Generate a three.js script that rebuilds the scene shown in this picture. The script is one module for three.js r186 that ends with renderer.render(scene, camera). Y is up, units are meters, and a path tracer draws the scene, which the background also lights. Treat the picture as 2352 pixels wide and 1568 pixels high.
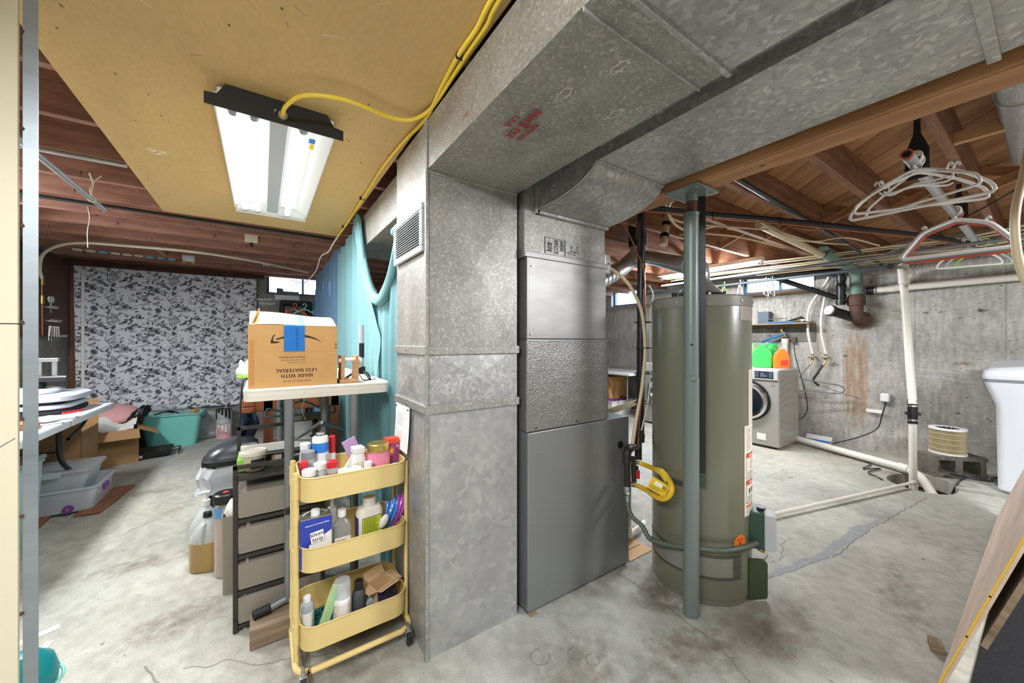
import * as THREE from 'three';
import { RoundedBoxGeometry } from 'three/addons/geometries/RoundedBoxGeometry.js';
import { mergeGeometries, mergeVertices, toCreasedNormals } from 'three/addons/utils/BufferGeometryUtils.js';
import { RectAreaLightUniformsLib } from 'three/addons/lights/RectAreaLightUniformsLib.js';

// ---------------------------------------------------------------- camera, sky, exposure
RectAreaLightUniformsLib.init();
const scene = new THREE.Scene();
const camera = new THREE.PerspectiveCamera(85.38, 2352 / 1568, 0.05, 60);
camera.position.set(0, 1.3, 0);
camera.rotation.set(0, -34 * Math.PI / 180, 0);
const renderer = new THREE.WebGLRenderer({ antialias: true });
renderer.toneMapping = THREE.LinearToneMapping;
renderer.toneMappingExposure = 1.3;
renderer.shadowMap.enabled = true;
scene.background = new THREE.Color().setRGB(6.0, 7.6, 9.8);      // bright overcast sky behind the small windows
const LAMP = { shop: 25, far: 220, rear: 120, side: 130 };                     // radiance of the fluorescent fittings

// ---------------------------------------------------------------- helpers
let seed = 7;
const rnd = () => { seed = (seed + 0x6d2b79f5) | 0; let t = Math.imul(seed ^ (seed >>> 15), 1 | seed); t = (t + Math.imul(t ^ (t >>> 7), 61 | t)) ^ t; return ((t ^ (t >>> 14)) >>> 0) / 4294967296; };
const rr = (a, b) => a + (b - a) * rnd();
const V = (x, y, z) => new THREE.Vector3(x, y, z);
const P2 = Math.PI / 2;
const used = new Map();
function numbered(name) { const n = used.get(name) ?? 0; used.set(name, n + 1); return n ? name + '_' + String(n).padStart(3, '0') : name; }
function thing(name, label, category, pos = [0, 0, 0], turn = 0, group) {
  const o = new THREE.Group(); o.name = numbered(name); o.position.set(...pos); o.rotation.y = turn; scene.add(o);
  o.userData = { label, category }; if (group) o.userData.group = group;
  return o;
}
function part(name, geo, mat, parent, label) {
  if (Array.isArray(geo)) geo = merge(geo);
  const m = new THREE.Mesh(geo, mat); m.name = name; m.castShadow = m.receiveShadow = true; parent.add(m);
  if (label) m.userData.label = label;
  return m;
}
function one(name, label, category, geo, mat, pos = [0, 0, 0], turn = 0, group) {
  const m = part(numbered(name), geo, mat, scene); m.position.set(...pos); m.rotation.y = turn;
  m.userData = { label, category }; if (group) m.userData.group = group;
  return m;
}
function struct(name, geo, mat, parent = scene, label) {
  const m = part(name, geo, mat, parent); if (parent === scene) m.userData.kind = 'structure'; if (label) m.userData.label = label; return m;
}
function sgroup(name, label) { const g = new THREE.Group(); g.name = name; g.userData = { kind: 'structure', label }; scene.add(g); return g; }
function merge(list) {
  return mergeGeometries(list.map((g) => { const n = g.index ? g.toNonIndexed() : g; for (const k of Object.keys(n.attributes)) if (!['position', 'normal', 'uv'].includes(k)) n.deleteAttribute(k); return n; }));
}
// uv in metres by the way each face points
function uvm(geo, along = 'x', s = 1) {
  const g = geo.index ? geo.toNonIndexed() : geo, p = g.attributes.position, n = g.attributes.normal, uv = new Float32Array(p.count * 2);
  for (let i = 0; i < p.count; i++) {
    const x = p.getX(i), y = p.getY(i), z = p.getZ(i), f = Math.floor(i / 3) * 3;
    const nx = Math.abs(n.getX(f) + n.getX(f + 1) + n.getX(f + 2)), ny = Math.abs(n.getY(f) + n.getY(f + 1) + n.getY(f + 2)), nz = Math.abs(n.getZ(f) + n.getZ(f + 1) + n.getZ(f + 2));
    let u, v;
    if (nx >= ny && nx >= nz) { u = z; v = y; if (along === 'y') { u = y; v = z; } }
    else if (ny >= nz) { u = x; v = z; if (along === 'z') { u = z; v = x; } }
    else { u = x; v = y; if (along === 'y') { u = y; v = x; } }
    uv[i * 2] = u * s; uv[i * 2 + 1] = v * s;
  }
  g.setAttribute('uv', new THREE.BufferAttribute(uv, 2));
  return g;
}
function shiftUV(g, du, dv) { const uv = g.attributes.uv; for (let i = 0; i < uv.count; i++) uv.setXY(i, uv.getX(i) + du, uv.getY(i) + dv); return g; }
function bx(x0, x1, y0, y1, z0, z1, along = 'x') { const g = new THREE.BoxGeometry(x1 - x0, y1 - y0, z1 - z0); g.translate((x0 + x1) / 2, (y0 + y1) / 2, (z0 + z1) / 2); return uvm(g, along); }
function rb(x0, x1, y0, y1, z0, z1, r = 0.005, seg = 2, along = 'x') { const g = new RoundedBoxGeometry(x1 - x0, y1 - y0, z1 - z0, seg, Math.min(r, (x1 - x0) / 2.01, (y1 - y0) / 2.01, (z1 - z0) / 2.01)); g.translate((x0 + x1) / 2, (y0 + y1) / 2, (z0 + z1) / 2); return uvm(g, along); }
function cyl(a, b, r, r2 = r, seg = 20, open = false) {   // straight round bar from a to b
  const A = V(...a), B = V(...b), d = B.clone().sub(A), g = new THREE.CylinderGeometry(r2, r, d.length(), seg, 1, open);
  g.applyQuaternion(new THREE.Quaternion().setFromUnitVectors(V(0, 1, 0), d.clone().normalize())); const c = A.add(B).multiplyScalar(0.5); g.translate(c.x, c.y, c.z); return g;
}
function tube(pts, r, seg = 40, rad = 8, closed = false, tension = 0.5) {
  return new THREE.TubeGeometry(new THREE.CatmullRomCurve3(pts.map((p) => V(...p)), closed, 'catmullrom', tension), seg, r, rad, closed);
}
function bent(pts, r, fil = 0.05, seg = 6, rad = 14) {   // pipe with rounded bends
  const path = new THREE.CurvePath(), P = pts.map((p) => V(...p)); let last = P[0];
  for (let i = 1; i < P.length; i++) {
    if (i < P.length - 1) {
      const f = Math.min(fil, P[i].distanceTo(P[i - 1]) * 0.49, P[i].distanceTo(P[i + 1]) * 0.49);
      const a = P[i].clone().lerp(P[i - 1], f / P[i].distanceTo(P[i - 1])), b = P[i].clone().lerp(P[i + 1], f / P[i].distanceTo(P[i + 1]));
      path.add(new THREE.LineCurve3(last, a)); path.add(new THREE.QuadraticBezierCurve3(a, P[i], b)); last = b;
    } else path.add(new THREE.LineCurve3(last, P[i]));
  }
  const list = path.curves.map((c) => new THREE.TubeGeometry(c, c.isLineCurve3 ? 1 : seg, r, rad, false));
  return merge(list.concat([cap(P[0], P[1], r, rad), cap(P[P.length - 1], P[P.length - 2], r, rad)]));
}
function cap(at, from, r, rad) { const g = new THREE.CircleGeometry(r, rad), d = at.clone().sub(from).normalize(); g.applyQuaternion(new THREE.Quaternion().setFromUnitVectors(V(0, 0, 1), d)); g.translate(at.x, at.y, at.z); return g; }
function lathe(pts, seg = 32) { return toCreasedNormals(new THREE.LatheGeometry(pts.map(([r, y]) => new THREE.Vector2(r, y)), seg), 0.6); }
function move(g, x, y, z) { g.translate(x, y, z); return g; }
function turnY(g, a) { g.rotateY(a); return g; }
function plane(w, h) { return new THREE.PlaneGeometry(w, h); }
function quad(a, b, c, d) {   // corners: lower left, lower right, upper right, upper left
  const g = new THREE.BufferGeometry(), p = [a, b, c, a, c, d].flat();
  g.setAttribute('position', new THREE.Float32BufferAttribute(p, 3)); g.setAttribute('uv', new THREE.Float32BufferAttribute([0, 0, 1, 0, 1, 1, 0, 0, 1, 1, 0, 1], 2)); g.computeVertexNormals(); return g;
}
function grid(fn, nu, nv, thick = 0) {   // a surface fn(u, v) -> [x, y, z]; with thickness it becomes a closed sheet
  const mk = (off) => {
    const g = new THREE.BufferGeometry(), p = [], uv = [], ix = [];
    for (let j = 0; j <= nv; j++) for (let i = 0; i <= nu; i++) { p.push(...fn(i / nu, j / nv)); uv.push(i / nu, j / nv); }
    for (let j = 0; j < nv; j++) for (let i = 0; i < nu; i++) { const a = j * (nu + 1) + i, b = a + 1, c = a + nu + 1, d = c + 1; ix.push(a, b, d, a, d, c); }
    g.setAttribute('position', new THREE.Float32BufferAttribute(p, 3)); g.setAttribute('uv', new THREE.Float32BufferAttribute(uv, 2)); g.setIndex(ix); g.computeVertexNormals();
    if (off) { const q = g.attributes.position, n = g.attributes.normal; for (let i = 0; i < q.count; i++) q.setXYZ(i, q.getX(i) - n.getX(i) * off, q.getY(i) - n.getY(i) * off, q.getZ(i) - n.getZ(i) * off); }
    return g;
  };
  return thick ? merge([mk(0), mk(thick)]) : mk(0);
}
function prism(pts, depth, bevel = 0) {   // outline in xy extruded along z, centred
  const s = new THREE.Shape(pts.map(([x, y]) => new THREE.Vector2(x, y))), g = new THREE.ExtrudeGeometry(s, { depth: depth - 2 * bevel, bevelEnabled: bevel > 0, bevelSize: bevel, bevelThickness: bevel, bevelSegments: 2, curveSegments: 10 });
  g.translate(0, 0, -depth / 2 + bevel); return g;
}
function rrect(w, h, r) { const s = new THREE.Shape(), x = -w / 2, y = -h / 2; s.moveTo(x + r, y); s.lineTo(x + w - r, y); s.absarc(x + w - r, y + r, r, -P2, 0); s.lineTo(x + w, y + h - r); s.absarc(x + w - r, y + h - r, r, 0, P2); s.lineTo(x + r, y + h); s.absarc(x + r, y + h - r, r, P2, Math.PI); s.lineTo(x, y + r); s.absarc(x + r, y + r, r, Math.PI, 1.5 * Math.PI); return s; }
// ring-shaped wall of a rounded-rectangle tray: loops at (inset, y); lies in xz
function rloop(w, d, r, n = 6) { const out = []; for (const [cx, cz, a0] of [[w / 2 - r, d / 2 - r, 0], [-w / 2 + r, d / 2 - r, P2], [-w / 2 + r, -d / 2 + r, Math.PI], [w / 2 - r, -d / 2 + r, 1.5 * Math.PI]]) for (let i = 0; i <= n; i++) { const a = a0 + P2 * i / n; out.push([cx + r * Math.cos(a), cz + r * Math.sin(a)]); } return out; }
function loft(loops, closeEnd = true, closeStart = false) {   // loops: arrays of [x, y, z] with equal counts
  const n = loops[0].length, p = [], uv = [], ix = [];
  loops.forEach((L, j) => L.concat([L[0]]).forEach((q, i) => { p.push(...q); uv.push(i / n, j / (loops.length - 1)); }));
  for (let j = 0; j < loops.length - 1; j++) for (let i = 0; i < n; i++) { const a = j * (n + 1) + i, b = a + 1, c = a + n + 1, d = c + 1; ix.push(a, c, d, a, d, b); }
  const fan = (L, flip) => { const c = L.reduce((s, q) => [s[0] + q[0] / n, s[1] + q[1] / n, s[2] + q[2] / n], [0, 0, 0]), k = p.length / 3; p.push(...c); uv.push(0.5, 0.5); L.concat([L[0]]).forEach((q) => { p.push(...q); uv.push(0.5 + q[0], 0.5 + q[2]); }); for (let i = 0; i < n; i++) flip ? ix.push(k, k + 1 + i, k + 2 + i) : ix.push(k, k + 2 + i, k + 1 + i); };
  if (closeEnd) fan(loops[loops.length - 1], false); if (closeStart) fan(loops[0], true);
  const g = new THREE.BufferGeometry(); g.setAttribute('position', new THREE.Float32BufferAttribute(p, 3)); g.setAttribute('uv', new THREE.Float32BufferAttribute(uv, 2)); g.setIndex(ix);
  return toCreasedNormals(g, 0.7);
}
function rtub(w, d, h, r, wall = 0.003, taper = 0, lip = 0) {   // open tub, base at y = 0
  const L = (ww, dd, y, rad) => rloop(ww, dd, Math.max(rad, 0.002)).map(([x, z]) => [x, y, z]);
  const w0 = w - 2 * taper, d0 = d - 2 * taper, loops = [L(w0 * 0.02, d0 * 0.02, 0, 0.001), L(w0, d0, 0, r), L(w, d, h - (lip ? 0.012 : 0), r)];
  if (lip) loops.push(L(w + 2 * lip, d + 2 * lip, h - 0.012, r + lip), L(w + 2 * lip, d + 2 * lip, h, r + lip)); else loops.push(L(w, d, h, r));
  loops.push(L(w - 2 * wall, d - 2 * wall, h, r - wall), L(w0 - 2 * wall, d0 - 2 * wall, wall, r - wall));
  return loft(loops.reverse(), true, true);
}
// ---------------------------------------------------------------- textures
function canvas(w, h, draw, rep) {
  const c = document.createElement('canvas'); c.width = w; c.height = h; draw(c.getContext('2d'), w, h);
  const t = new THREE.CanvasTexture(c); t.colorSpace = THREE.SRGBColorSpace; t.magFilter = THREE.LinearFilter; t.wrapS = t.wrapT = rep ? THREE.RepeatWrapping : THREE.ClampToEdgeWrapping; if (rep) t.repeat.set(rep, rep); return t;
}
const perm = []; for (let i = 0; i < 4096; i++) perm.push(rnd());
function vn(x, y, per) {   // tiling value noise
  const xi = Math.floor(x), yi = Math.floor(y), fx = x - xi, fy = y - yi, w = (a, b) => perm[((((a % per) + per) % per) * 57 + (((b % per) + per) % per) * 131) & 4095], s = (t) => t * t * (3 - 2 * t), sx = s(fx), sy = s(fy);
  return (w(xi, yi) * (1 - sx) + w(xi + 1, yi) * sx) * (1 - sy) + (w(xi, yi + 1) * (1 - sx) + w(xi + 1, yi + 1) * sx) * sy;
}
function fbm(u, v, per, oct) { let a = 0, k = 0.5, t = 0; for (let o = 0; o < oct; o++) { a += k * vn(u * per, v * per, per); t += k; k *= 0.55; per *= 2; } return a / t; }
function data(w, h, fn, srgb = true, size = 1) {
  const a = new Uint8Array(w * h * 4);
  for (let j = 0; j < h; j++) for (let i = 0; i < w; i++) { const c = fn(i / w, j / h, i, j), k = (j * w + i) * 4; for (let q = 0; q < 3; q++) a[k + q] = Math.max(0, Math.min(255, c[q] ?? c[0])); a[k + 3] = 255; }
  const t = new THREE.DataTexture(a, w, h); t.wrapS = t.wrapT = THREE.RepeatWrapping; t.magFilter = THREE.LinearFilter; if (srgb) t.colorSpace = THREE.SRGBColorSpace; t.repeat.set(1 / size, 1 / size); t.needsUpdate = true; return t;
}
// zinc flakes: every cell is a stretched crystal with a tone of its own
function spangle(N, cells, mid, spread, flash, size) {
  const K = cells * cells, cx = [], cy = [], tone = [], ang = [], str = [];
  for (let i = 0; i < K; i++) { cx.push(rnd()); cy.push(rnd()); const t = rnd(); tone.push(t > 0.86 ? flash * rr(0.5, 1) : (t / 0.86 - 0.5) * spread); ang.push(rnd() * Math.PI); str.push(rr(1.0, 2.4)); }
  return data(N, N, (u, v) => {
    const wu = (fbm(u, v, 64, 2) - 0.5) * 0.016, wv = (fbm(v, u, 64, 2) - 0.5) * 0.016, x = (u + wu) * cells, y = (v + wv) * cells, xi = Math.floor(x), yi = Math.floor(y); let best = 9, id = 0;
    for (let b = -1; b <= 1; b++) for (let a = -1; a <= 1; a++) {
      const q = ((xi + a + cells * 4) % cells) * cells + ((yi + b + cells * 4) % cells), dx = xi + a + cx[q] - x, dy = yi + b + cy[q] - y, ca = Math.cos(ang[q]), sa = Math.sin(ang[q]);
      const d = Math.hypot((dx * ca + dy * sa) / str[q], -dx * sa + dy * ca); if (d < best) { best = d; id = q; }
    }
    const g = mid + tone[id] + (fbm(u, v, 8, 3) - 0.5) * 30 + (rnd() - 0.5) * 8; return [g, g, g * 0.985];
  }, true, size);
}
const T = {};
T.spangleA = spangle(1024, 72, 172, 24, 30, 1.0);
T.spangleC = spangle(1024, 40, 172, 12, 14, 1.1);
T.spangleB = spangle(1024, 128, 172, 20, 34, 0.85);
T.sheet = data(512, 512, (u, v) => { const g = 176 + (fbm(u * 0.25, v, 32, 3) - 0.5) * 24 + (fbm(u, v, 6, 3) - 0.5) * 16; return [g, g, g]; }, true, 1.0);
T.pebble = data(512, 512, (u, v) => { const g = 255 * fbm(u, v, 90, 2); return [g]; }, false, 0.35);
T.fine = data(512, 512, (u, v) => [255 * (0.6 * fbm(u, v, 60, 3) + 0.4 * rnd())], false, 0.25);
function woodTex(dark, light, knots, ringy = 26) {
  const ks = []; for (let i = 0; i < knots; i++) ks.push([rnd(), rnd(), rr(0.008, 0.02)]);
  return data(1024, 256, (u, v) => {
    let b = v + 0.05 * (fbm(u, v, 3, 3) - 0.5), kd = 0;
    for (const [a, c, r] of ks) { const dx = Math.abs(u - a) * 1.6, dy = (v - c) * 0.5, d = Math.hypot(dx, dy * 0.8); b += Math.sign(v - c) * 0.1 * Math.exp(-d * d / (r * r * 9)); kd = Math.max(kd, Math.exp(-d * d / (r * r * 0.5))); }
    const ring = 0.5 + 0.5 * Math.sin(b * ringy * 6.283 / 2 + 2.4 * fbm(u, v, 5, 2)), fib = fbm(u * 0.12, v, 120, 2), mot = fbm(u, v, 4, 3);
    let t = 0.34 + 0.22 * Math.pow(ring, 1.5) + 0.5 * (fib - 0.5) + 0.7 * (mot - 0.5); t = Math.max(0, Math.min(1, t)); const k = 1 - 0.62 * kd;
    return [0, 1, 2].map((q) => (dark[q] + (light[q] - dark[q]) * t) * k);
  }, true, 1.0);
}
T.woodA = woodTex([132, 96, 80], [192, 150, 128], 4, 10); T.woodA.repeat.set(0.7, 3.2);
T.woodB = woodTex([124, 86, 64], [196, 150, 118], 3, 9); T.woodB.repeat.set(0.7, 3.2);
T.woodC = woodTex([158, 112, 74], [220, 176, 130], 3, 8); T.woodC.repeat.set(0.55, 2.6);
T.woodE = woodTex([118, 100, 80], [184, 164, 136], 2, 12); T.woodE.repeat.set(0.8, 4);
T.woodD = woodTex([196, 172, 152], [226, 206, 188], 1, 8); T.woodD.repeat.set(0.4, 1.2);
T.weave = data(256, 256, (u, v, i, j) => [150 + 60 * (((i >> 1) + (j >> 1)) & 1) + 40 * rnd()], false, 0.06);
T.concrete = data(1024, 1024, (u, v) => {
  const m = fbm(u, v, 4, 5), f = fbm(u, v, 90, 2), st = fbm(u * 3, v * 0.5, 32, 3); let g = 140 + 70 * (m - 0.5) + 26 * (f - 0.5) + 22 * (st - 0.5); const pit = fbm(u + 0.37, v + 0.11, 128, 1); if (pit > 0.93) g -= 60; return [g, g * 0.985, g * 0.94];
}, true, 2.4);
// floor and wall prints: cement laitance, stains, cracks and patches that are matter on the concrete
const FX = (x) => (x + 2) / 8.2 * 2048, FZ = (z) => (z + 6.7) / 10 * 2048;
function noisePaint(ctx, w, h, fn) { const d = ctx.createImageData(w, h), a = d.data; for (let j = 0; j < h; j++) for (let i = 0; i < w; i++) { const c = fn(i / w, j / h), k = (j * w + i) * 4; a[k] = c[0]; a[k + 1] = c[1]; a[k + 2] = c[2]; a[k + 3] = 255; } ctx.putImageData(d, 0, 0); }
function jag(ctx, pts, jit, close) { ctx.beginPath(); pts.forEach(([x, y], i) => { if (!i) return ctx.moveTo(x, y); const [px, py] = pts[i - 1], n = Math.max(2, Math.round(Math.hypot(x - px, y - py) / 7)); for (let k = 1; k <= n; k++) ctx.lineTo(px + (x - px) * k / n + rr(-jit, jit), py + (y - py) * k / n + rr(-jit, jit)); }); if (close) ctx.closePath(); }
function blot(ctx, x, y, rx, ry, color, n = 40, rot = 0) {   // a stain made of many ragged flecks
  ctx.fillStyle = color; for (let i = 0; i < n; i++) { const a = rnd() * 6.283, r = Math.sqrt(rnd()), px = r * Math.cos(a) * rx, py = r * Math.sin(a) * ry, s = rr(0.04, 0.22) * Math.min(rx, ry) * (1.3 - r * 0.7); ctx.beginPath(); ctx.ellipse(x + px * Math.cos(rot) - py * Math.sin(rot), y + px * Math.sin(rot) + py * Math.cos(rot), s * rr(1, 2.4), s, rot + rr(-0.4, 0.4), 0, 6.3); ctx.fill(); }
}
T.floor = canvas(2048, 2048, (c, w, h) => {
  noisePaint(c, w, h, (u, v) => {
    const m = fbm(u, v, 5, 5), sw = fbm(v + 0.31, u + 0.17, 18, 4), f = fbm(u, v, 256, 1), s = rnd();
    let g = 172 + 60 * (m - 0.5) + 50 * (sw - 0.5) + 22 * (f - 0.5) + 18 * (s - 0.5); const warm = (fbm(u + 0.3, v + 0.6, 6, 3) - 0.5) * 16;
    return [g + warm * 0.5, g, g - 11 - warm * 0.8];
  });
  const line = (pts, lw, col, jit) => { c.strokeStyle = col; c.lineWidth = lw; jag(c, pts.map(([x, z]) => [FX(x), FZ(z)]), jit); c.stroke(); };
  line([[-0.26, -1.95], [-0.18, -1.91], [-0.11, -1.9], [-0.06, -1.85], [0.01, -1.79], [0.09, -1.77], [0.24, -1.7], [0.37, -1.61]], 0.9, 'rgba(70,62,50,.7)', 1.8);
  line([[-0.39, -2.05], [-0.35, -1.97], [-0.33, -1.92], [-0.2, -1.5]], 1.2, 'rgba(80,70,58,.7)', 1.4);
  line([[1.65, -1.39], [1.66, -1.22], [1.64, -1.04], [1.63, -0.94], [1.63, -0.84], [1.54, -0.66], [1.5, 0.4]], 1.0, 'rgba(72,66,58,.65)', 1.2);
  line([[2.47, -0.97], [2.54, -0.93], [2.67, -0.96], [2.76, -1.0], [2.9, -1.0]], 0.8, 'rgba(60,56,52,.7)', 1.8);
  line([[2.3, -0.9], [2.9, -0.76], [3.5, -0.74], [4.6, -0.62]], 1.1, 'rgba(60,60,62,.7)', 1.8);
  c.fillStyle = 'rgba(132,138,146,.6)'; jag(c, [[2.33, -0.93], [2.62, -0.87], [2.93, -0.82], [3.13, -0.82], [3.41, -0.82], [3.58, -0.775], [3.9, -0.725], [3.9, -0.715], [3.52, -0.745], [3.24, -0.74], [2.97, -0.77], [2.8, -0.79], [2.57, -0.84], [2.29, -0.9]].map(([x, z]) => [FX(x), FZ(z)]), 2.2, true); c.fill();
  blot(c, FX(-0.6), FZ(-3.8), 26, 14, 'rgba(128,112,80,.10)', 120, -0.5); line([[-0.62, -3.72], [-0.7, -3.64], [-0.8, -3.5]], 3, 'rgba(110,96,72,.45)', 1.5);
  for (let i = 0; i < 700; i++) { const x = rnd() * w, y = rnd() * h, s = rr(0.4, 1.5); c.fillStyle = `rgba(${rnd() < 0.8 ? '60,52,42' : '232,228,220'},${rr(0.25, 0.8)})`; c.beginPath(); c.ellipse(x, y, s * rr(0.7, 2), s * 0.8, rnd() * 3, 0, 6.3); c.fill(); }
  for (let i = 0; i < 160; i++) { const x = rnd() * w, y = rnd() * h, k = rnd() < 0.55; blot(c, x, y, rr(15, 60), rr(6, 22), k ? 'rgba(120,104,84,.035)' : 'rgba(205,206,204,.05)', 60, rr(-0.6, 0.6)); }
  for (const [x, z, rx, ry] of [[1.55, -0.85, 40, 26], [1.9, -0.75, 60, 34], [2.6, -0.42, 70, 20], [1.0, -1.05, 70, 30], [5.3, -0.75, 110, 60], [5.6, -1.5, 60, 90], [0.3, -1.75, 70, 46], [1.75, -1.38, 26, 10], [2.1, -0.72, 34, 20], [1.7, -1.15, 30, 24], [1.35, -0.9, 60, 22], [2.9, -0.5, 60, 14], [3.4, -0.35, 70, 12], [-0.3, -2.3, 50, 26], [-0.6, -3.0, 60, 20], [-0.8, -4.4, 60, 20], [4.2, -1.5, 80, 20]]) blot(c, FX(x), FZ(z), rx, ry, 'rgba(100,86,68,.075)', 260, rr(-0.3, 0.3));
  for (const [x, z, r] of [[1.08, -1.13, 8], [1.12, -1.07, 7], [0.95, -1.2, 10]]) { c.strokeStyle = 'rgba(96,84,68,.5)'; c.lineWidth = 1.2; c.beginPath(); c.ellipse(FX(x), FZ(z), r, r * 0.8, 0, 0, 5.2); c.stroke(); }
  for (const [x, z] of [[-0.55, -2.0], [-0.5, -2.15], [-0.58, -2.3], [-0.35, -2.5], [-0.8, -3.2], [2.3, -0.35], [2.05, -0.45]]) blot(c, FX(x), FZ(z), 14, 3, 'rgba(58,50,40,.5)', 9, -0.6);
});
const WZ = (z) => (z + 6.6) / 9.8 * 2048, WY = (y) => (2.45 - y) / 2.45 * 1024;
T.wallRight = canvas(2048, 1024, (c, w, h) => {
  noisePaint(c, w, h, (u, v) => {
    const m = fbm(u * 2, v, 6, 5), st = fbm(u * 6, v * 0.35, 64, 2), f = fbm(u * 2, v, 200, 1);
    const g = 186 + 60 * (m - 0.5) + 40 * (st - 0.5) + 22 * (f - 0.5) + 12 * (rnd() - 0.5); return [g, g * 0.985, g * 0.945];
  });
  for (let i = 0; i < 2600; i++) { const x = rnd() * w, y = 120 + rnd() * 900, s = rr(0.5, 2.0); c.fillStyle = `rgba(64,58,50,${rr(0.35, 0.85)})`; c.beginPath(); c.ellipse(x, y, s, s * rr(0.5, 1.2), 0, 0, 6.3); c.fill(); }
  for (let z = -6.4; z < 3; z += 0.61) { c.strokeStyle = 'rgba(96,90,82,.45)'; c.lineWidth = 1.3; jag(c, [[WZ(z), 0], [WZ(z) + 1, 1024]], 0.7); c.stroke(); }
  for (let i = 0; i < 240; i++) { const x = WZ(rr(-2.9, -1.7)), y = WY(rr(1.55, 2.0)); c.strokeStyle = `rgba(84,74,58,${rr(0.1, 0.4)})`; c.lineWidth = rr(0.7, 2.4); jag(c, [[x, y], [x + rr(-5, 5), y + rr(10, 52)]], 1.0); c.stroke(); }
  for (let i = 0; i < 260; i++) { const x = WZ(-1.4 + rr(-0.1, 0.1)), y = WY(rr(0.45, 1.42)); c.strokeStyle = `rgba(158,118,82,${rr(0.05, 0.16)})`; c.lineWidth = rr(2, 9); jag(c, [[x, y], [x + rr(-3, 3), y + rr(30, 120)]], 0.8); c.stroke(); }
  blot(c, WZ(-1.36), WY(1.52), 36, 34, 'rgba(96,70,50,.10)', 160); blot(c, WZ(-1.2), WY(1.62), 50, 60, 'rgba(92,82,72,.055)', 200);
  for (let i = 0; i < 420; i++) blot(c, rnd() * w, WY(rr(0, 0.42)), rr(8, 26), rr(4, 14), 'rgba(112,96,76,.07)', 12);
  for (const [z, y, r] of [[-0.83, 1.615, 5], [-0.72, 1.615, 4], [-0.44, 1.616, 9], [-0.6, 0.55, 5], [-1.5, 1.12, 6]]) blot(c, WZ(z), WY(y), r, r, 'rgba(62,56,48,.55)', 40);
  blot(c, WZ(-0.57), WY(1.07), 15, 9, 'rgba(112,82,62,.45)', 60); blot(c, WZ(-1.6), WY(1.0), 14, 9, 'rgba(124,116,104,.35)', 40);
  c.strokeStyle = 'rgba(74,66,56,.6)'; c.lineWidth = 3; jag(c, [[WZ(-1.85), WY(0.72)], [WZ(-1.7), WY(0.71)], [WZ(-1.5), WY(0.64)], [WZ(-1.35), WY(0.6)]], 1.6); c.stroke();
  for (const y of [0.92, 1.0]) { c.strokeStyle = 'rgba(222,222,220,.55)'; c.lineWidth = 3; jag(c, [[WZ(-0.9), WY(y)], [WZ(-0.3), WY(y - 0.05)], [WZ(0.5), WY(y - 0.1)]], 3); c.stroke(); }
});
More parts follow.
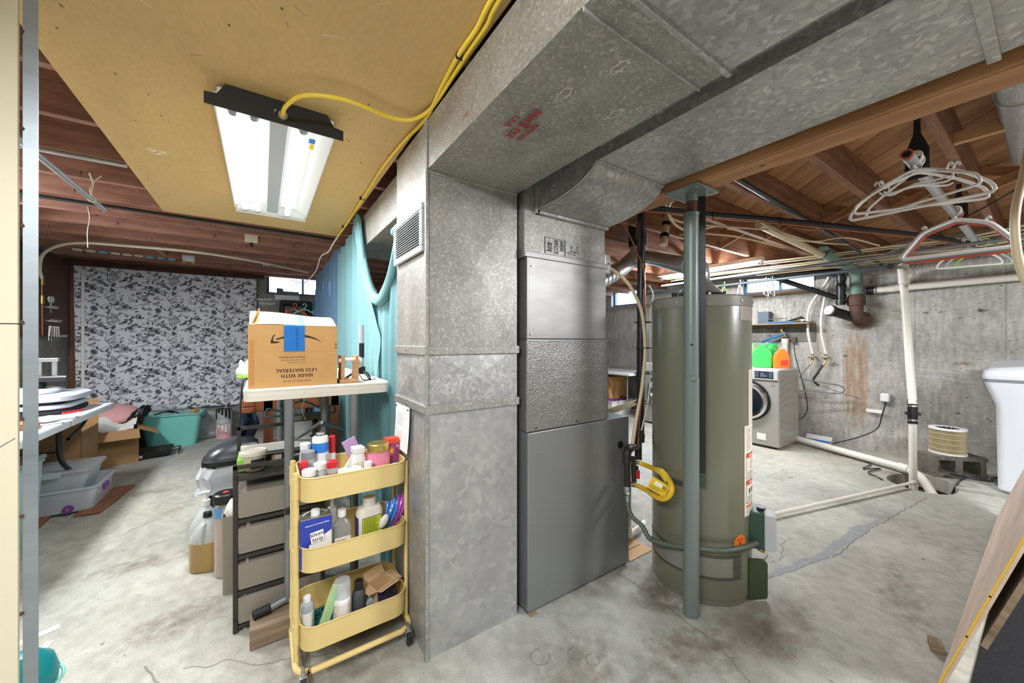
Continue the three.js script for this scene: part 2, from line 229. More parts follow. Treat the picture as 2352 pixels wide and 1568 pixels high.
// ---------------------------------------------------------------- materials
const S = (o) => new THREE.MeshPhysicalMaterial({ roughness: 0.6, ...o });
const col = (hex) => new THREE.Color(hex);
const M = {
  floor: S({ map: T.floor, roughness: 0.62, bumpMap: T.fine, bumpScale: 0.0012 }),
  wallR: S({ map: T.wallRight, roughness: 0.9, bumpMap: T.fine, bumpScale: 0.003 }),
  concrete: S({ map: T.concrete, roughness: 0.92, bumpMap: T.fine, bumpScale: 0.003 }),
  galvA: S({ map: T.spangleA, metalness: 0.5, roughness: 0.46 }),
  galvB: S({ map: T.spangleB, metalness: 0.5, roughness: 0.44, color: col('#f2efe8') }),
  galvPipe: S({ map: T.spangleB, metalness: 0.55, roughness: 0.36 }), galvC: S({ map: T.spangleC, metalness: 0.5, roughness: 0.42 }),
  sheet: S({ map: T.sheet, metalness: 0.75, roughness: 0.42, color: col('#e2e0da') }),
  coil: S({ map: T.sheet, metalness: 0.7, roughness: 0.36, bumpMap: T.pebble, bumpScale: 0.0012, color: col('#d6d4ce') }),
  cabinet: S({ color: col('#8d8f8e'), metalness: 0.55, roughness: 0.36 }),
  dark: S({ color: col('#2b2c2c'), metalness: 0.3, roughness: 0.5 }),
  steel: S({ color: col('#b9bbba'), metalness: 0.9, roughness: 0.32 }),
  chrome: S({ color: col('#d8dadb'), metalness: 1, roughness: 0.16 }),
  brass: S({ color: col('#b79a5c'), metalness: 0.9, roughness: 0.35 }),
  copper: S({ color: col('#a8694a'), metalness: 0.85, roughness: 0.4 }),
  joist: S({ map: T.woodA, roughness: 0.78, color: col('#f6eeee') }),
  joistR: S({ map: T.woodB, roughness: 0.75, color: col('#ece4de') }),
  beam: S({ map: T.woodC, roughness: 0.68, color: col('#e6dcd2') }),
  plank: S({ map: T.woodC, roughness: 0.75, color: col('#f4ece4') }),
  plank2: S({ map: T.woodC, roughness: 0.75, color: col('#dccfc4') }),
  cedar: S({ map: T.woodC, roughness: 0.42, color: col('#cda48c') }),
  cedarD: S({ map: T.woodB, roughness: 0.5, color: col('#cfa08a') }),
  lumber: S({ map: T.woodC, roughness: 0.75, color: col('#ffffff') }),
  oldwood: S({ map: T.woodE, roughness: 0.82 }), brownPlank: S({ map: T.woodB, roughness: 0.75, color: col('#e8d6c8') }), paleWood: S({ map: T.woodD, color: col('#f2d3a4'), roughness: 0.6 }), post: S({ map: T.sheet, color: col('#d6e2e6'), metalness: 0.5, roughness: 0.45 }),
  hardboard: S({ color: col('#5b3a2b'), roughness: 0.6 }),
  black: S({ color: col('#191a1b'), roughness: 0.38 }),
  blackMatt: S({ color: col('#1c1d1f'), roughness: 0.75 }),
  iron: S({ color: col('#35322f'), metalness: 0.35, roughness: 0.55 }),
  rust: S({ color: col('#5b4236'), roughness: 0.85 }),
  polegrey: S({ color: col('#727d78'), roughness: 0.38, metalness: 0.15 }),
  greyTube: S({ color: col('#85888a'), roughness: 0.35, metalness: 0.45 }),
  heater: S({ color: col('#6a6b58'), roughness: 0.3, clearcoat: 0.5, clearcoatRoughness: 0.2 }),
  heaterRim: S({ color: col('#7c7b70'), roughness: 0.36 }),
  greenDk: S({ color: col('#39482f'), roughness: 0.45 }),
  pvc: S({ color: col('#e4e0d4'), roughness: 0.36 }),
  pvcTan: S({ color: col('#d9c7a2'), roughness: 0.45 }),
  greenIron: S({ color: col('#71897b'), roughness: 0.6 }),
  white: S({ color: col('#e9e8e4'), roughness: 0.4 }),
  paper: S({ color: col('#eeece6'), roughness: 0.85 }),
  enamel: S({ color: col('#f2f2ef'), roughness: 0.3 }),
  cream: S({ color: col('#ddd5b8'), roughness: 0.55 }),
  tableW: S({ color: col('#efe9da'), roughness: 0.5, bumpMap: T.fine, bumpScale: 0.0006 }),
  tableCool: S({ color: col('#dfe4e6'), roughness: 0.5, bumpMap: T.fine, bumpScale: 0.0006 }),
  cart: S({ color: col('#dec581'), roughness: 0.42 }),
  cardboard: S({ color: col('#c79a5e'), roughness: 0.85, bumpMap: T.fine, bumpScale: 0.0004 }),
  cardboard2: S({ color: col('#a98458'), roughness: 0.88, bumpMap: T.fine, bumpScale: 0.0004 }),
  cardLight: S({ color: col('#d9b588'), roughness: 0.85 }),
  drawer: S({ color: col('#8f887b'), roughness: 0.95 }),
  rackFrame: S({ color: col('#3a3733'), roughness: 0.5, metalness: 0.2 }),
  bag: S({ color: col('#d9dde0'), roughness: 0.35, transmission: 0.35, side: THREE.DoubleSide }),
  curtain: S({ color: col('#6d9a9e'), roughness: 0.9, transmission: 0.12, side: THREE.DoubleSide, bumpMap: T.weave, bumpScale: 0.0004 }),
  curtainBlue: S({ color: col('#5f86a6'), roughness: 0.9, transmission: 0.3, side: THREE.DoubleSide, bumpMap: T.weave, bumpScale: 0.0004 }),
  teal: S({ color: col('#7fd0c3'), roughness: 0.42 }),
  tealDk: S({ color: col('#14878c'), roughness: 0.35 }),
  clear: S({ color: col('#e8edf0'), roughness: 0.32, transmission: 0.6, ior: 1.4, side: THREE.DoubleSide }),
  clearJug: S({ color: col('#eef2f3'), roughness: 0.12, transmission: 0.82, ior: 1.4, side: THREE.DoubleSide }),
  glassy: S({ color: col('#ffffff'), roughness: 0.03, transmission: 1, ior: 1.45, side: THREE.DoubleSide }),
  pane: S({ color: col('#f4fbff'), roughness: 0.02, transmission: 1, ior: 1.45 }),
  flue: S({ color: col('#c9cccd'), metalness: 0.6, roughness: 0.3 }), hdpe: S({ color: col('#d6dbda'), roughness: 0.32, transmission: 0.3, side: THREE.DoubleSide }), hdpeFull: S({ color: col('#b3935c'), roughness: 0.32 }), amber: S({ color: col('#9c743c'), roughness: 0.3 }),
  washer: S({ color: col('#a7a49c'), roughness: 0.34, metalness: 0.35 }),
  washerLt: S({ color: col('#c9c7c1'), roughness: 0.32, metalness: 0.3 }),
  darkGlass: S({ color: col('#10161d'), roughness: 0.06, clearcoat: 1, clearcoatRoughness: 0.02 }),
  panelTan: S({ map: null, color: col('#d3aa6b'), roughness: 0.75 }),
  winFrame: S({ color: col('#50606e'), roughness: 0.5 }),
  tubeGlow: S({ color: col('#ffffff'), roughness: 0.4, emissive: col('#f4f8ff'), emissiveIntensity: 1.5 }),
  red: S({ color: col('#c8202c'), roughness: 0.35 }), orange: S({ color: col('#ea7a1e'), roughness: 0.35 }), redOr: S({ color: col('#d9502f'), roughness: 0.4 }),
  green: S({ color: col('#3fbf5c'), roughness: 0.35 }), lime: S({ color: col('#93cf4f'), roughness: 0.35 }), greenLt: S({ color: col('#8fd49a'), roughness: 0.4 }), mint: S({ color: col('#8fcfb8'), roughness: 0.4 }),
  yellow: S({ color: col('#e4ba2e'), roughness: 0.42 }), yellowCable: S({ color: col('#e8c83c'), roughness: 0.5 }), blue: S({ color: col('#2f74c4'), roughness: 0.4 }), navy: S({ color: col('#1c2740'), roughness: 0.8 }),
  purple: S({ color: col('#7a2f8f'), roughness: 0.4 }), pinkCloth: S({ color: col('#d9a3a0'), roughness: 0.85, bumpMap: T.weave, bumpScale: 0.0006 }), whiteCloth: S({ color: col('#dcdcd4'), roughness: 0.9, bumpMap: T.weave, bumpScale: 0.0006, side: THREE.DoubleSide }),
  pink: S({ color: col('#e39ab4'), roughness: 0.25, transmission: 0.15 }), gold: S({ color: col('#c9b064'), metalness: 0.85, roughness: 0.3 }), grey: S({ color: col('#7f858a'), roughness: 0.45 }), greyLt: S({ color: col('#b9bdbf'), roughness: 0.4 }), greyPress: S({ color: col('#c6ccd3'), roughness: 0.35 }),
  sage: S({ color: col('#b4c890'), roughness: 0.4 }), filter: S({ color: col('#b9ac86'), roughness: 0.95, bumpMap: T.weave, bumpScale: 0.001 }), block: S({ map: T.concrete, color: col('#fff6ea'), roughness: 0.95, bumpMap: T.fine, bumpScale: 0.006 }),
  ply: S({ map: T.woodD, color: col('#ffffff'), roughness: 0.7 }), softener: S({ color: col('#dfe3e8'), roughness: 0.33 }), carpet: S({ map: data(256, 256, () => { const s = rnd(); const g = s > 0.97 ? 96 : 16 + 20 * rnd(); return [g, g, g + 3]; }, true, 0.35), roughness: 1, bumpMap: T.fine, bumpScale: 0.006 }), rubber: S({ color: col('#17181a'), roughness: 0.6 }), purpleBag: S({ color: col('#b34cae'), roughness: 0.25 }),
};
M.wire = M.pvcTan;
const decal = (t, o = {}) => S({ map: t, transparent: true, roughness: 0.7, polygonOffset: true, polygonOffsetFactor: -1, ...o });
function txt(c, s, x, y, size, color, font = 'sans-serif', bold = true, align = 'center', rot = 0) { c.save(); c.translate(x, y); c.rotate(rot); c.fillStyle = color; c.font = `${bold ? 'bold ' : ''}${size}px ${font}`; c.textAlign = align; c.textBaseline = 'middle'; c.fillText(s, 0, 0); c.restore(); }

// ---------------------------------------------------------------- room shell
const RW = 6.03, LW = -1.87, FZW = -6.5, BZW = 3.1, JB = 2.24, JT = 2.43;
{
  const s = new THREE.Shape([[-2.05, -3.2], [6.25, -3.2], [6.25, 6.65], [-2.05, 6.65]].map(([x, z]) => new THREE.Vector2(x, z)));
  const hole = new THREE.Path(); const N = 22; for (let i = 0; i <= N; i++) { const a = -i / N * 6.283, r = 1 + 0.05 * Math.sin(3 * a + 1); const x = 5.03 + 0.3 * r * Math.cos(a), z = -0.71 + 0.22 * r * Math.sin(a); i ? hole.lineTo(x, -z) : hole.moveTo(x, -z); } s.holes.push(hole);
  const g = new THREE.ExtrudeGeometry(s, { depth: 0.12, bevelEnabled: false, curveSegments: 8 }); g.rotateX(-P2); g.translate(0, -0.12, 0);
  const p = g.attributes.position, uv = new Float32Array(p.count * 2); for (let i = 0; i < p.count; i++) { uv[i * 2] = (p.getX(i) + 2) / 8.2; uv[i * 2 + 1] = 1 - (p.getZ(i) + 6.7) / 10; } g.setAttribute('uv', new THREE.BufferAttribute(uv, 2));
  T.fine.repeat.set(4, 4); M.floor.bumpMap = T.fine.clone(); M.floor.bumpMap.repeat.set(40, 50);
  struct('floor', g, M.floor).userData.label = 'worn grey concrete basement floor with cracks and patches';
  const pit = sgroup('floor_pit', 'round concrete sump pit sunk into the floor by the white pipes');
  struct('pit_wall', new THREE.CylinderGeometry(0.34, 0.32, 0.5, 28, 1, true).translate(5.03, -0.37, -0.71), S({ color: col('#5d5148'), roughness: 0.9, side: THREE.DoubleSide }), pit);
  struct('pit_bottom', new THREE.CylinderGeometry(0.33, 0.33, 0.02, 28).translate(5.03, -0.62, -0.71), S({ color: col('#2a2521'), roughness: 0.2 }), pit);
}
// walls with thickness, windows cut as openings between wall blocks
function wallUV(g) { const p = g.attributes.position, uv = new Float32Array(p.count * 2); for (let i = 0; i < p.count; i++) { uv[i * 2] = (p.getZ(i) + 6.6) / 9.8; uv[i * 2 + 1] = p.getY(i) / 2.45; } g.setAttribute('uv', new THREE.BufferAttribute(uv, 2)); return g; }
M.wallR.bumpMap = T.fine.clone(); M.wallR.bumpMap.repeat.set(40, 10);
const W1 = [-2.69, -1.8, 2.0, 2.32], W2 = [-5.24, -4.4, 2.02, 2.34];
struct('wall_right', wallUV(merge([bx(RW, RW + 0.22, 0, W1[2], -6.72, 3.3), bx(RW, RW + 0.22, 2.34, JT, -6.72, 3.3), bx(RW, RW + 0.22, W1[2], 2.34, -6.72, W2[0]), bx(RW, RW + 0.22, W1[2], W2[2], W2[0], W2[1]), bx(RW, RW + 0.22, W1[2], 2.34, W2[1], W1[0]), bx(RW, RW + 0.22, W1[3], 2.34, W1[0], W1[1]), bx(RW, RW + 0.22, W1[2], 2.34, W1[1], 3.3)])), M.wallR).userData.label = 'stained grey poured concrete wall behind the washer';
const W3 = [0.05, 1.0, 2.0, 2.3];
struct('wall_far', [bx(LW - 0.2, RW, 0, W3[2], FZW - 0.22, FZW), bx(LW - 0.2, RW, W3[3], JT, FZW - 0.22, FZW), bx(LW - 0.2, W3[0], W3[2], W3[3], FZW - 0.22, FZW), bx(W3[1], RW, W3[2], W3[3], FZW - 0.22, FZW)], M.concrete).userData.label = 'far concrete wall behind the floral cloth';
struct('wall_left', bx(LW - 0.2, LW, 0, JT, FZW, 3.3), M.concrete).userData.label = 'left concrete wall';
struct('wall_back', bx(LW, RW, 0, JT, BZW, BZW + 0.2), M.concrete).userData.label = 'concrete wall behind the viewer';
function win(name, label, x0, x1, y0, y1, z0, z1, axis, mull) {   // frame + panes set in the opening
  const g = sgroup(name, label), f = 0.035, m = M.winFrame;
  if (axis === 'x') {   // opening in a wall of constant x
    struct('window_frame', [bx(x0, x1, y0, y0 + f, z0, z1), bx(x0, x1, y1 - f, y1, z0, z1), bx(x0, x1, y0 + f, y1 - f, z0, z0 + f), bx(x0, x1, y0 + f, y1 - f, z1 - f, z1), ...(mull ? [bx(x0, x1, y0 + f, y1 - f, mull - 0.014, mull + 0.014)] : [])], m, g);
    const c = (x0 + x1) / 2; for (const [a, b] of mull ? [[z0 + f, mull - 0.014], [mull + 0.014, z1 - f]] : [[z0 + f, z1 - f]]) struct('pane', bx(c - 0.002, c + 0.002, y0 + f, y1 - f, a, b), M.pane, g);
  } else {
    struct('window_frame', [bx(x0, x1, y0, y0 + f, z0, z1), bx(x0, x1, y1 - f, y1, z0, z1), bx(x0, x0 + f, y0 + f, y1 - f, z0, z1), bx(x1 - f, x1, y0 + f, y1 - f, z0, z1), bx(mull - 0.014, mull + 0.014, y0 + f, y1 - f, z0, z1)], m, g);
    const c = (z0 + z1) / 2; for (const [a, b] of [[x0 + f, mull - 0.014], [mull + 0.014, x1 - f]]) struct('pane', bx(a, b, y0 + f, y1 - f, c - 0.002, c + 0.002), M.pane, g);
  }
  return g;
}
win('window_1', 'narrow two-pane basement window above the laundry shelf', RW + 0.05, RW + 0.11, W1[2], W1[3], W1[0], W1[1], 'x', -2.22);
win('window_2', 'small basement window seen past the black vertical pipe', RW + 0.08, RW + 0.14, W2[2], W2[3], W2[0], W2[1], 'x');
win('window_3', 'two-pane basement window beside the floral cloth', W3[0], W3[1], W3[2], W3[3], FZW - 0.12, FZW - 0.06, 'z', 0.52);
struct('trim_1', bx(RW - 0.02, RW + 0.05, W1[2] - 0.05, W1[2], W1[0] - 0.05, W1[1] + 0.05, 'z'), M.oldwood).userData.label = 'weathered wooden sill of the laundry window';
// ceiling: joists along x, diagonal subfloor boards above, beam and bridging
{
  const c = sgroup('ceiling', 'open basement ceiling of wooden joists under diagonal subfloor boards');
  const lj = [0, 1, 2, 3].map((k) => shiftUV(bx(-4.05, 4.05, 0, JT - JB, -0.019, 0.019), k * 0.37, k * 0.21));
  const jz = []; for (let k = -8; k <= 15; k++) jz.push(-0.31 - 0.4064 * k);
  jz.forEach((z, i) => { const left = part('joist', lj[i % 4], M.joist, c); left.position.set(-0.09, JB, z); left.scale.x = 0.4395; const right = part('joist', lj[(i + 1) % 4], M.joistR, c); right.position.set(3.86, JB, z + 0.002); right.scale.x = 0.531; });
  // subfloor boards clipped to the room
  const X0 = LW - 0.15, X1 = RW + 0.15, Z0 = FZW - 0.15, Z1 = BZW + 0.15, w = 0.188, r2 = Math.SQRT1_2;
  const clip = (poly, f) => { const o = []; poly.forEach((p, i) => { const q = poly[(i + 1) % poly.length], a = f(p), b = f(q); if (a >= 0) o.push(p); if (a * b < 0) { const t = a / (a - b); o.push([p[0] + (q[0] - p[0]) * t, p[1] + (q[1] - p[1]) * t]); } }); return o; };
  for (let s = (X0 + Z0) * r2; s < (X1 + Z1) * r2; s += w) {
    const a = s + 0.0025, b = s + w - 0.0025, L = 12; let poly = [[a, -L], [b, -L], [b, L], [a, L]].map(([p, q]) => [p * r2 - q * r2 + 0, p * r2 + q * r2]);
    for (const f of [(p) => p[0] - X0, (p) => X1 - p[0], (p) => p[1] - Z0, (p) => Z1 - p[1]]) poly = clip(poly, f);
    if (poly.length < 3) continue;
    const g = new THREE.ExtrudeGeometry(new THREE.Shape(poly.map(([x, z]) => new THREE.Vector2(x, -z))), { depth: 0.02, bevelEnabled: false }); g.rotateX(-P2); g.translate(0, JT + 0.001 * rnd(), 0);
    const pp = g.attributes.position, uv = g.attributes.uv, k = rnd() * 3; for (let i = 0; i < pp.count; i++) { const x = pp.getX(i), z = pp.getZ(i); uv.setXY(i, (-x + z) * r2 + k, (x + z) * r2); }
    part('subfloor_board', g, rnd() < 0.6 ? M.plank : M.plank2, c);
  }
  part('floor_slab_above', bx(X0 - 0.1, X1 + 0.1, JT + 0.03, JT + 0.09, Z0 - 0.1, Z1 + 0.1), M.hardboard, c);
  const beam = part('beam', rb(1.62, 1.76, 2.02, JB, -6.45, 3.05, 0.004, 1, 'z'), M.beam, c);
  part('beam_ply', rb(1.632, 1.74, 2.016, 2.022, -6.4, 3.0, 0.002, 1, 'z'), M.beam, beam);
  for (const bxx of [3.85]) for (let i = 0; i < jz.length - 1; i++) {   // X bridging between neighbouring joists
    if (jz[i] > 1.2 || jz[i] < -4.5) continue; const a = jz[i] - 0.02, b = jz[i + 1] + 0.02;
    for (const up of [0, 1]) { const L = Math.hypot(a - b, 0.15), g = rb(-0.011, 0.011, -0.028, 0.028, -L / 2, L / 2, 0.002, 1, 'z'), m = part('cross_brace', g, M.lumber, c); m.position.set(bxx + (up ? 0.03 : -0.03), JB + 0.095, (a + b) / 2); m.rotation.x = (up ? 1 : -1) * Math.atan2(0.15, a - b); }
  }
  for (const [x, i] of [[2.77, 7], [2.3, 10], [-0.9, 20], [3.1, 11]]) if (jz[i + 1]) { const m = part('blocking', bx(-0.019, 0.019, 0.01, 0.06, jz[i + 1] + 0.019, jz[i] - 0.019, 'z'), M.lumber, c); m.position.set(x, JB, 0); }
}
// ---------------------------------------------------------------- ceiling panel, lamps
T.panel = canvas(1024, 2048, (c, w, h) => {
  noisePaint(c, w, h, (u, v) => { const g = fbm(u, v, 5, 4) - 0.5, f = fbm(u, v, 160, 1) - 0.5; return [202 + 20 * g + 8 * f, 169 + 18 * g + 8 * f, 110 + 16 * g + 7 * f]; });
  const px = (x) => (x + 0.585) / 1.145 * w, pz = (z) => (z + 3.56) / 3.46 * h;
  for (let i = 0; i < 46; i++) { const x = rnd() * w, y = rnd() * h; c.fillStyle = 'rgba(60,40,24,.9)'; c.beginPath(); c.ellipse(x, y, rr(2, 5), rr(1.5, 2.6), rnd() * 3, 0, 6.3); c.fill(); }
  for (let i = 0; i < 40; i++) { c.strokeStyle = `rgba(${rnd() < 0.5 ? '246,232,200' : '136,96,56'},${rr(0.2, 0.55)})`; c.lineWidth = rr(1, 3); const x = rnd() * w, y = rnd() * h; jag(c, [[x, y], [x + rr(-40, 40), y + rr(-18, 18)]], 2); c.stroke(); }
  blot(c, px(-0.43), pz(-2.47), 42, 20, 'rgba(240,228,204,.5)', 60); blot(c, px(-0.43), pz(-2.47), 16, 8, 'rgba(70,50,34,.9)', 14);
});
M.panelTan.map = T.panel; M.panelTan.color = col('#ffffff');
{
  const g = bx(-0.585, 0.56, 2.225, 2.239, -3.56, -0.1), p = g.attributes.position, uv = g.attributes.uv; for (let i = 0; i < p.count; i++) uv.setXY(i, (p.getX(i) + 0.585) / 1.145, 1 - (p.getZ(i) + 3.56) / 3.46);
  one('ceiling_board', 'tan fibreboard sheet screwed under the joists around the lit lamp', 'board', g, M.panelTan);
}
const CEIL = scene.getObjectByName('ceiling');
function areaLight(x, y, z, w, l, L, alongZ = true) { const a = new THREE.RectAreaLight(0xf6f9ff, L, w, l); a.name = numbered('lamp_light'); a.position.set(x, y, z); a.rotation.set(-P2, 0, 0); if (!alongZ) a.rotation.z = P2; scene.add(a); return a; }
function sideLights(x, y, z, L, off, up = 0.12) { for (const s of [-1, 1]) { const a = new THREE.RectAreaLight(0xf6f9ff, L, 1.2, 0.05); a.name = numbered('lamp_side_light'); a.position.set(x + s * off, y, z); scene.add(a); a.lookAt(x + s * (off + 1), y + up, z); } }   // bare tubes also shine sideways
{
  const L = 1.34, t = thing('fluorescent_lamp', 'white shop light with bare tubes and a yellow cord on the tan board', 'lamp', [0.055, 2.225, -2.35]);
  const prof = [[-0.2, -0.047], [-0.205, -0.044], [-0.145, -0.004], [0.145, -0.004], [0.205, -0.044], [0.2, -0.047], [0.141, -0.012], [-0.141, -0.012]];
  const g = prism(prof, L); part('reflector', g, M.enamel, t);
  const plate = prism([[-0.225, -0.088], [0.225, -0.088], [0.225, -0.048], [0.19, -0.044], [0.165, -0.003], [-0.165, -0.003], [-0.19, -0.044], [-0.225, -0.048]], 0.006); plate.translate(0, 0, L / 2 + 0.003); part('end_plate', plate, M.dark, t, 'dark metal end plate');
  part('end_plate', prism([[-0.2, -0.07], [0.2, -0.07], [0.2, -0.04], [0.135, -0.003], [-0.135, -0.003], [-0.2, -0.04]], 0.006).translate(0, 0, -L / 2 - 0.003), M.enamel, t);
  part('lamp_holder', rb(-0.19, 0.19, -0.06, -0.012, -L / 2 + 0.004, -L / 2 + 0.05, 0.004), M.enamel, t); part('lamp_holder', rb(-0.19, 0.19, -0.06, -0.012, L / 2 - 0.05, L / 2 - 0.004, 0.004), M.enamel, t);
  part('ballast_cover', prism([[-0.03, -0.058], [0.03, -0.058], [0.045, -0.012], [-0.045, -0.012]], L - 0.05), M.greyLt, t);
  for (const x of [-0.148, -0.082, 0.085]) { const tb = part('tube', cyl([x, -0.056, -L / 2 + 0.05], [x, -0.056, L / 2 - 0.05], 0.0165, 0.0165, 16), M.tubeGlow, t); for (const s of [-1, 1]) part('tube_cap', cyl([x, -0.056, s * (L / 2 - 0.07)], [x, -0.056, s * (L / 2 - 0.045)], 0.0172, 0.0172, 16), M.steel, tb); }
  part('sticker', rb(0.128, 0.15, -0.0145, -0.0115, 0.36, 0.41, 0.0005, 1), M.yellow, t, 'small yellow sticker'); part('sticker', rb(0.12, 0.15, -0.0145, -0.0115, 0.42, 0.46, 0.0005, 1), M.blue, t, 'small blue sticker');
  const cl = part('cord_clamp', cyl([0.01, -0.06, L / 2 + 0.004], [0.01, -0.06, L / 2 + 0.02], 0.016), M.steel, t); part('clamp_screw', cyl([-0.015, -0.052, L / 2 + 0.004], [-0.015, -0.052, L / 2 + 0.022], 0.004), M.steel, cl);
  areaLight(0.055, 2.145, -2.35, 0.33, 1.22, LAMP.shop);
}
{
  const t = thing('fluorescent_lamp', 'single bare fluorescent tube fitting above the washer', 'lamp', [4.51, 2.225, -2.43]);
  part('housing', rb(-0.045, 0.045, -0.045, 0, -0.62, 0.62, 0.006), M.enamel, t);
  const tb = part('tube', cyl([0, -0.068, -0.6], [0, -0.068, 0.6], 0.019, 0.019, 16), M.tubeGlow, t); part('tube_cap', cyl([0, -0.068, -0.605], [0, -0.068, -0.58], 0.0195), M.steel, tb); part('tube_cap', cyl([0, -0.068, 0.58], [0, -0.068, 0.605], 0.0195), M.steel, tb);
  for (const s of [-1, 1]) part('lamp_holder', rb(-0.02, 0.02, -0.09, -0.04, s * 0.61 - 0.01, s * 0.61 + 0.01, 0.003), M.enamel, t);
  areaLight(4.51, 2.13, -2.43, 0.08, 1.2, LAMP.far); sideLights(4.51, 2.157, -2.43, LAMP.side, 0.03);
}
for (const [x, z, lab, k, ks] of [[-0.78, 0.12, 'twin tube lamp behind the viewer on the left', 0.5, 1.0], [3.1, 1.35, 'twin tube lamp behind the viewer on the right', 1.15, 1], [-1.56, -3.5, 'twin tube lamp above the left folding table', 0.62, 0.3]]) {
  const t = thing('fluorescent_lamp', lab, 'lamp', [x, JB - 0.003, z]);
  part('housing', rb(-0.13, 0.13, -0.05, 0, -0.62, 0.62, 0.006), M.enamel, t);
  for (const s of [-0.07, 0.07]) part('tube', cyl([s, -0.07, -0.6], [s, -0.07, 0.6], 0.017, 0.017, 14), M.tubeGlow, t);
  areaLight(x, JB - 0.1, z, 0.22, 1.2, k * LAMP.rear); sideLights(x, JB - 0.07, z, ks * LAMP.side, 0.1);
}
// ---------------------------------------------------------------- yellow cable on the board
{
  const A = [[0.51, 2.212, -0.4], [0.524, 2.212, -0.83], [0.536, 2.212, -0.92], [0.538, 2.212, -1.045], [0.543, 2.212, -1.17], [0.547, 2.21, -1.291], [0.54, 2.206, -1.4], [0.5, 2.2, -1.478], [0.43, 2.196, -1.498], [0.341, 2.19, -1.48], [0.262, 2.188, -1.47], [0.176, 2.186, -1.49], [0.11, 2.18, -1.53], [0.07, 2.165, -1.6], [0.065, 2.164, -1.66]];
  one('lamp_cord', 'yellow cord curving across the tan board to the shop light', 'cord', tube(A, 0.0075, 90, 8), M.yellowCable);
  const B = [[0.495, 2.215, -0.4], [0.508, 2.215, -0.841], [0.52, 2.215, -0.949], [0.52, 2.215, -1.071], [0.534, 2.215, -1.245], [0.55, 2.205, -1.437], [0.535, 2.212, -1.688], [0.524, 2.214, -1.985], [0.531, 2.214, -2.354], [0.537, 2.214, -2.811], [0.543, 2.214, -3.039], [0.543, 2.21, -3.5]];
  const t = thing('extension_cord', 'flat yellow cord stapled along the right edge of the tan board', 'cord'); part('cord', tube(B, 0.0075, 90, 8), M.yellowCable, t);
  for (const [x, z] of [[0.529, -2.5], [0.528, -1.08], [0.54, -3.2]]) part('staple', rb(x - 0.016, x + 0.016, 2.206, 2.224, z - 0.004, z + 0.004, 0.002, 1), M.dark, t);
  one('white_cable', 'white cord hanging from the board towards the far window', 'cord', tube([[0.543, 2.21, -3.5], [0.51, 2.15, -3.55], [0.5, 2.12, -3.75], [0.475, 2.13, -4.06], [0.485, 2.07, -4.6], [0.44, 2.05, -5.4], [0.3, 2.1, -5.6]], 0.006, 60, 8), M.white);
}
// ---------------------------------------------------------------- return duct: riser, trunk, branch
function creased(x0, x1, y0, y1, z0, z1, mat, parent, name, faces = 'fl', k = 0.006) {   // sheet-metal box whose faces are cross-broken
  const list = [bx(x0, x1, y0, y1, z0, z1)], mx = (x0 + x1) / 2, my = (y0 + y1) / 2, mz = (z0 + z1) / 2;
  const pyr = (a, b, c, d, m) => { for (const [p, q] of [[a, b], [b, c], [c, d], [d, a]]) { const g = new THREE.BufferGeometry(); g.setAttribute('position', new THREE.Float32BufferAttribute([...p, ...q, ...m], 3)); g.setAttribute('uv', new THREE.Float32BufferAttribute([0, 0, 0, 0, 0, 0], 2)); g.computeVertexNormals(); list.push(uvm(g)); } };
  if (faces.includes('f')) pyr([x0, y0, z1], [x1, y0, z1], [x1, y1, z1], [x0, y1, z1], [mx, my, z1 + k]);
  if (faces.includes('l')) pyr([x0, y0, z0], [x0, y0, z1], [x0, y1, z1], [x0, y1, z0], [x0 - k, my, mz]);
  if (faces.includes('b')) pyr([x0, y0, z0], [x1, y0, z0], [x1, y0, z1], [x0, y0, z1], [mx, y0 - k, mz]);
  return part(name, list, mat, parent);
}
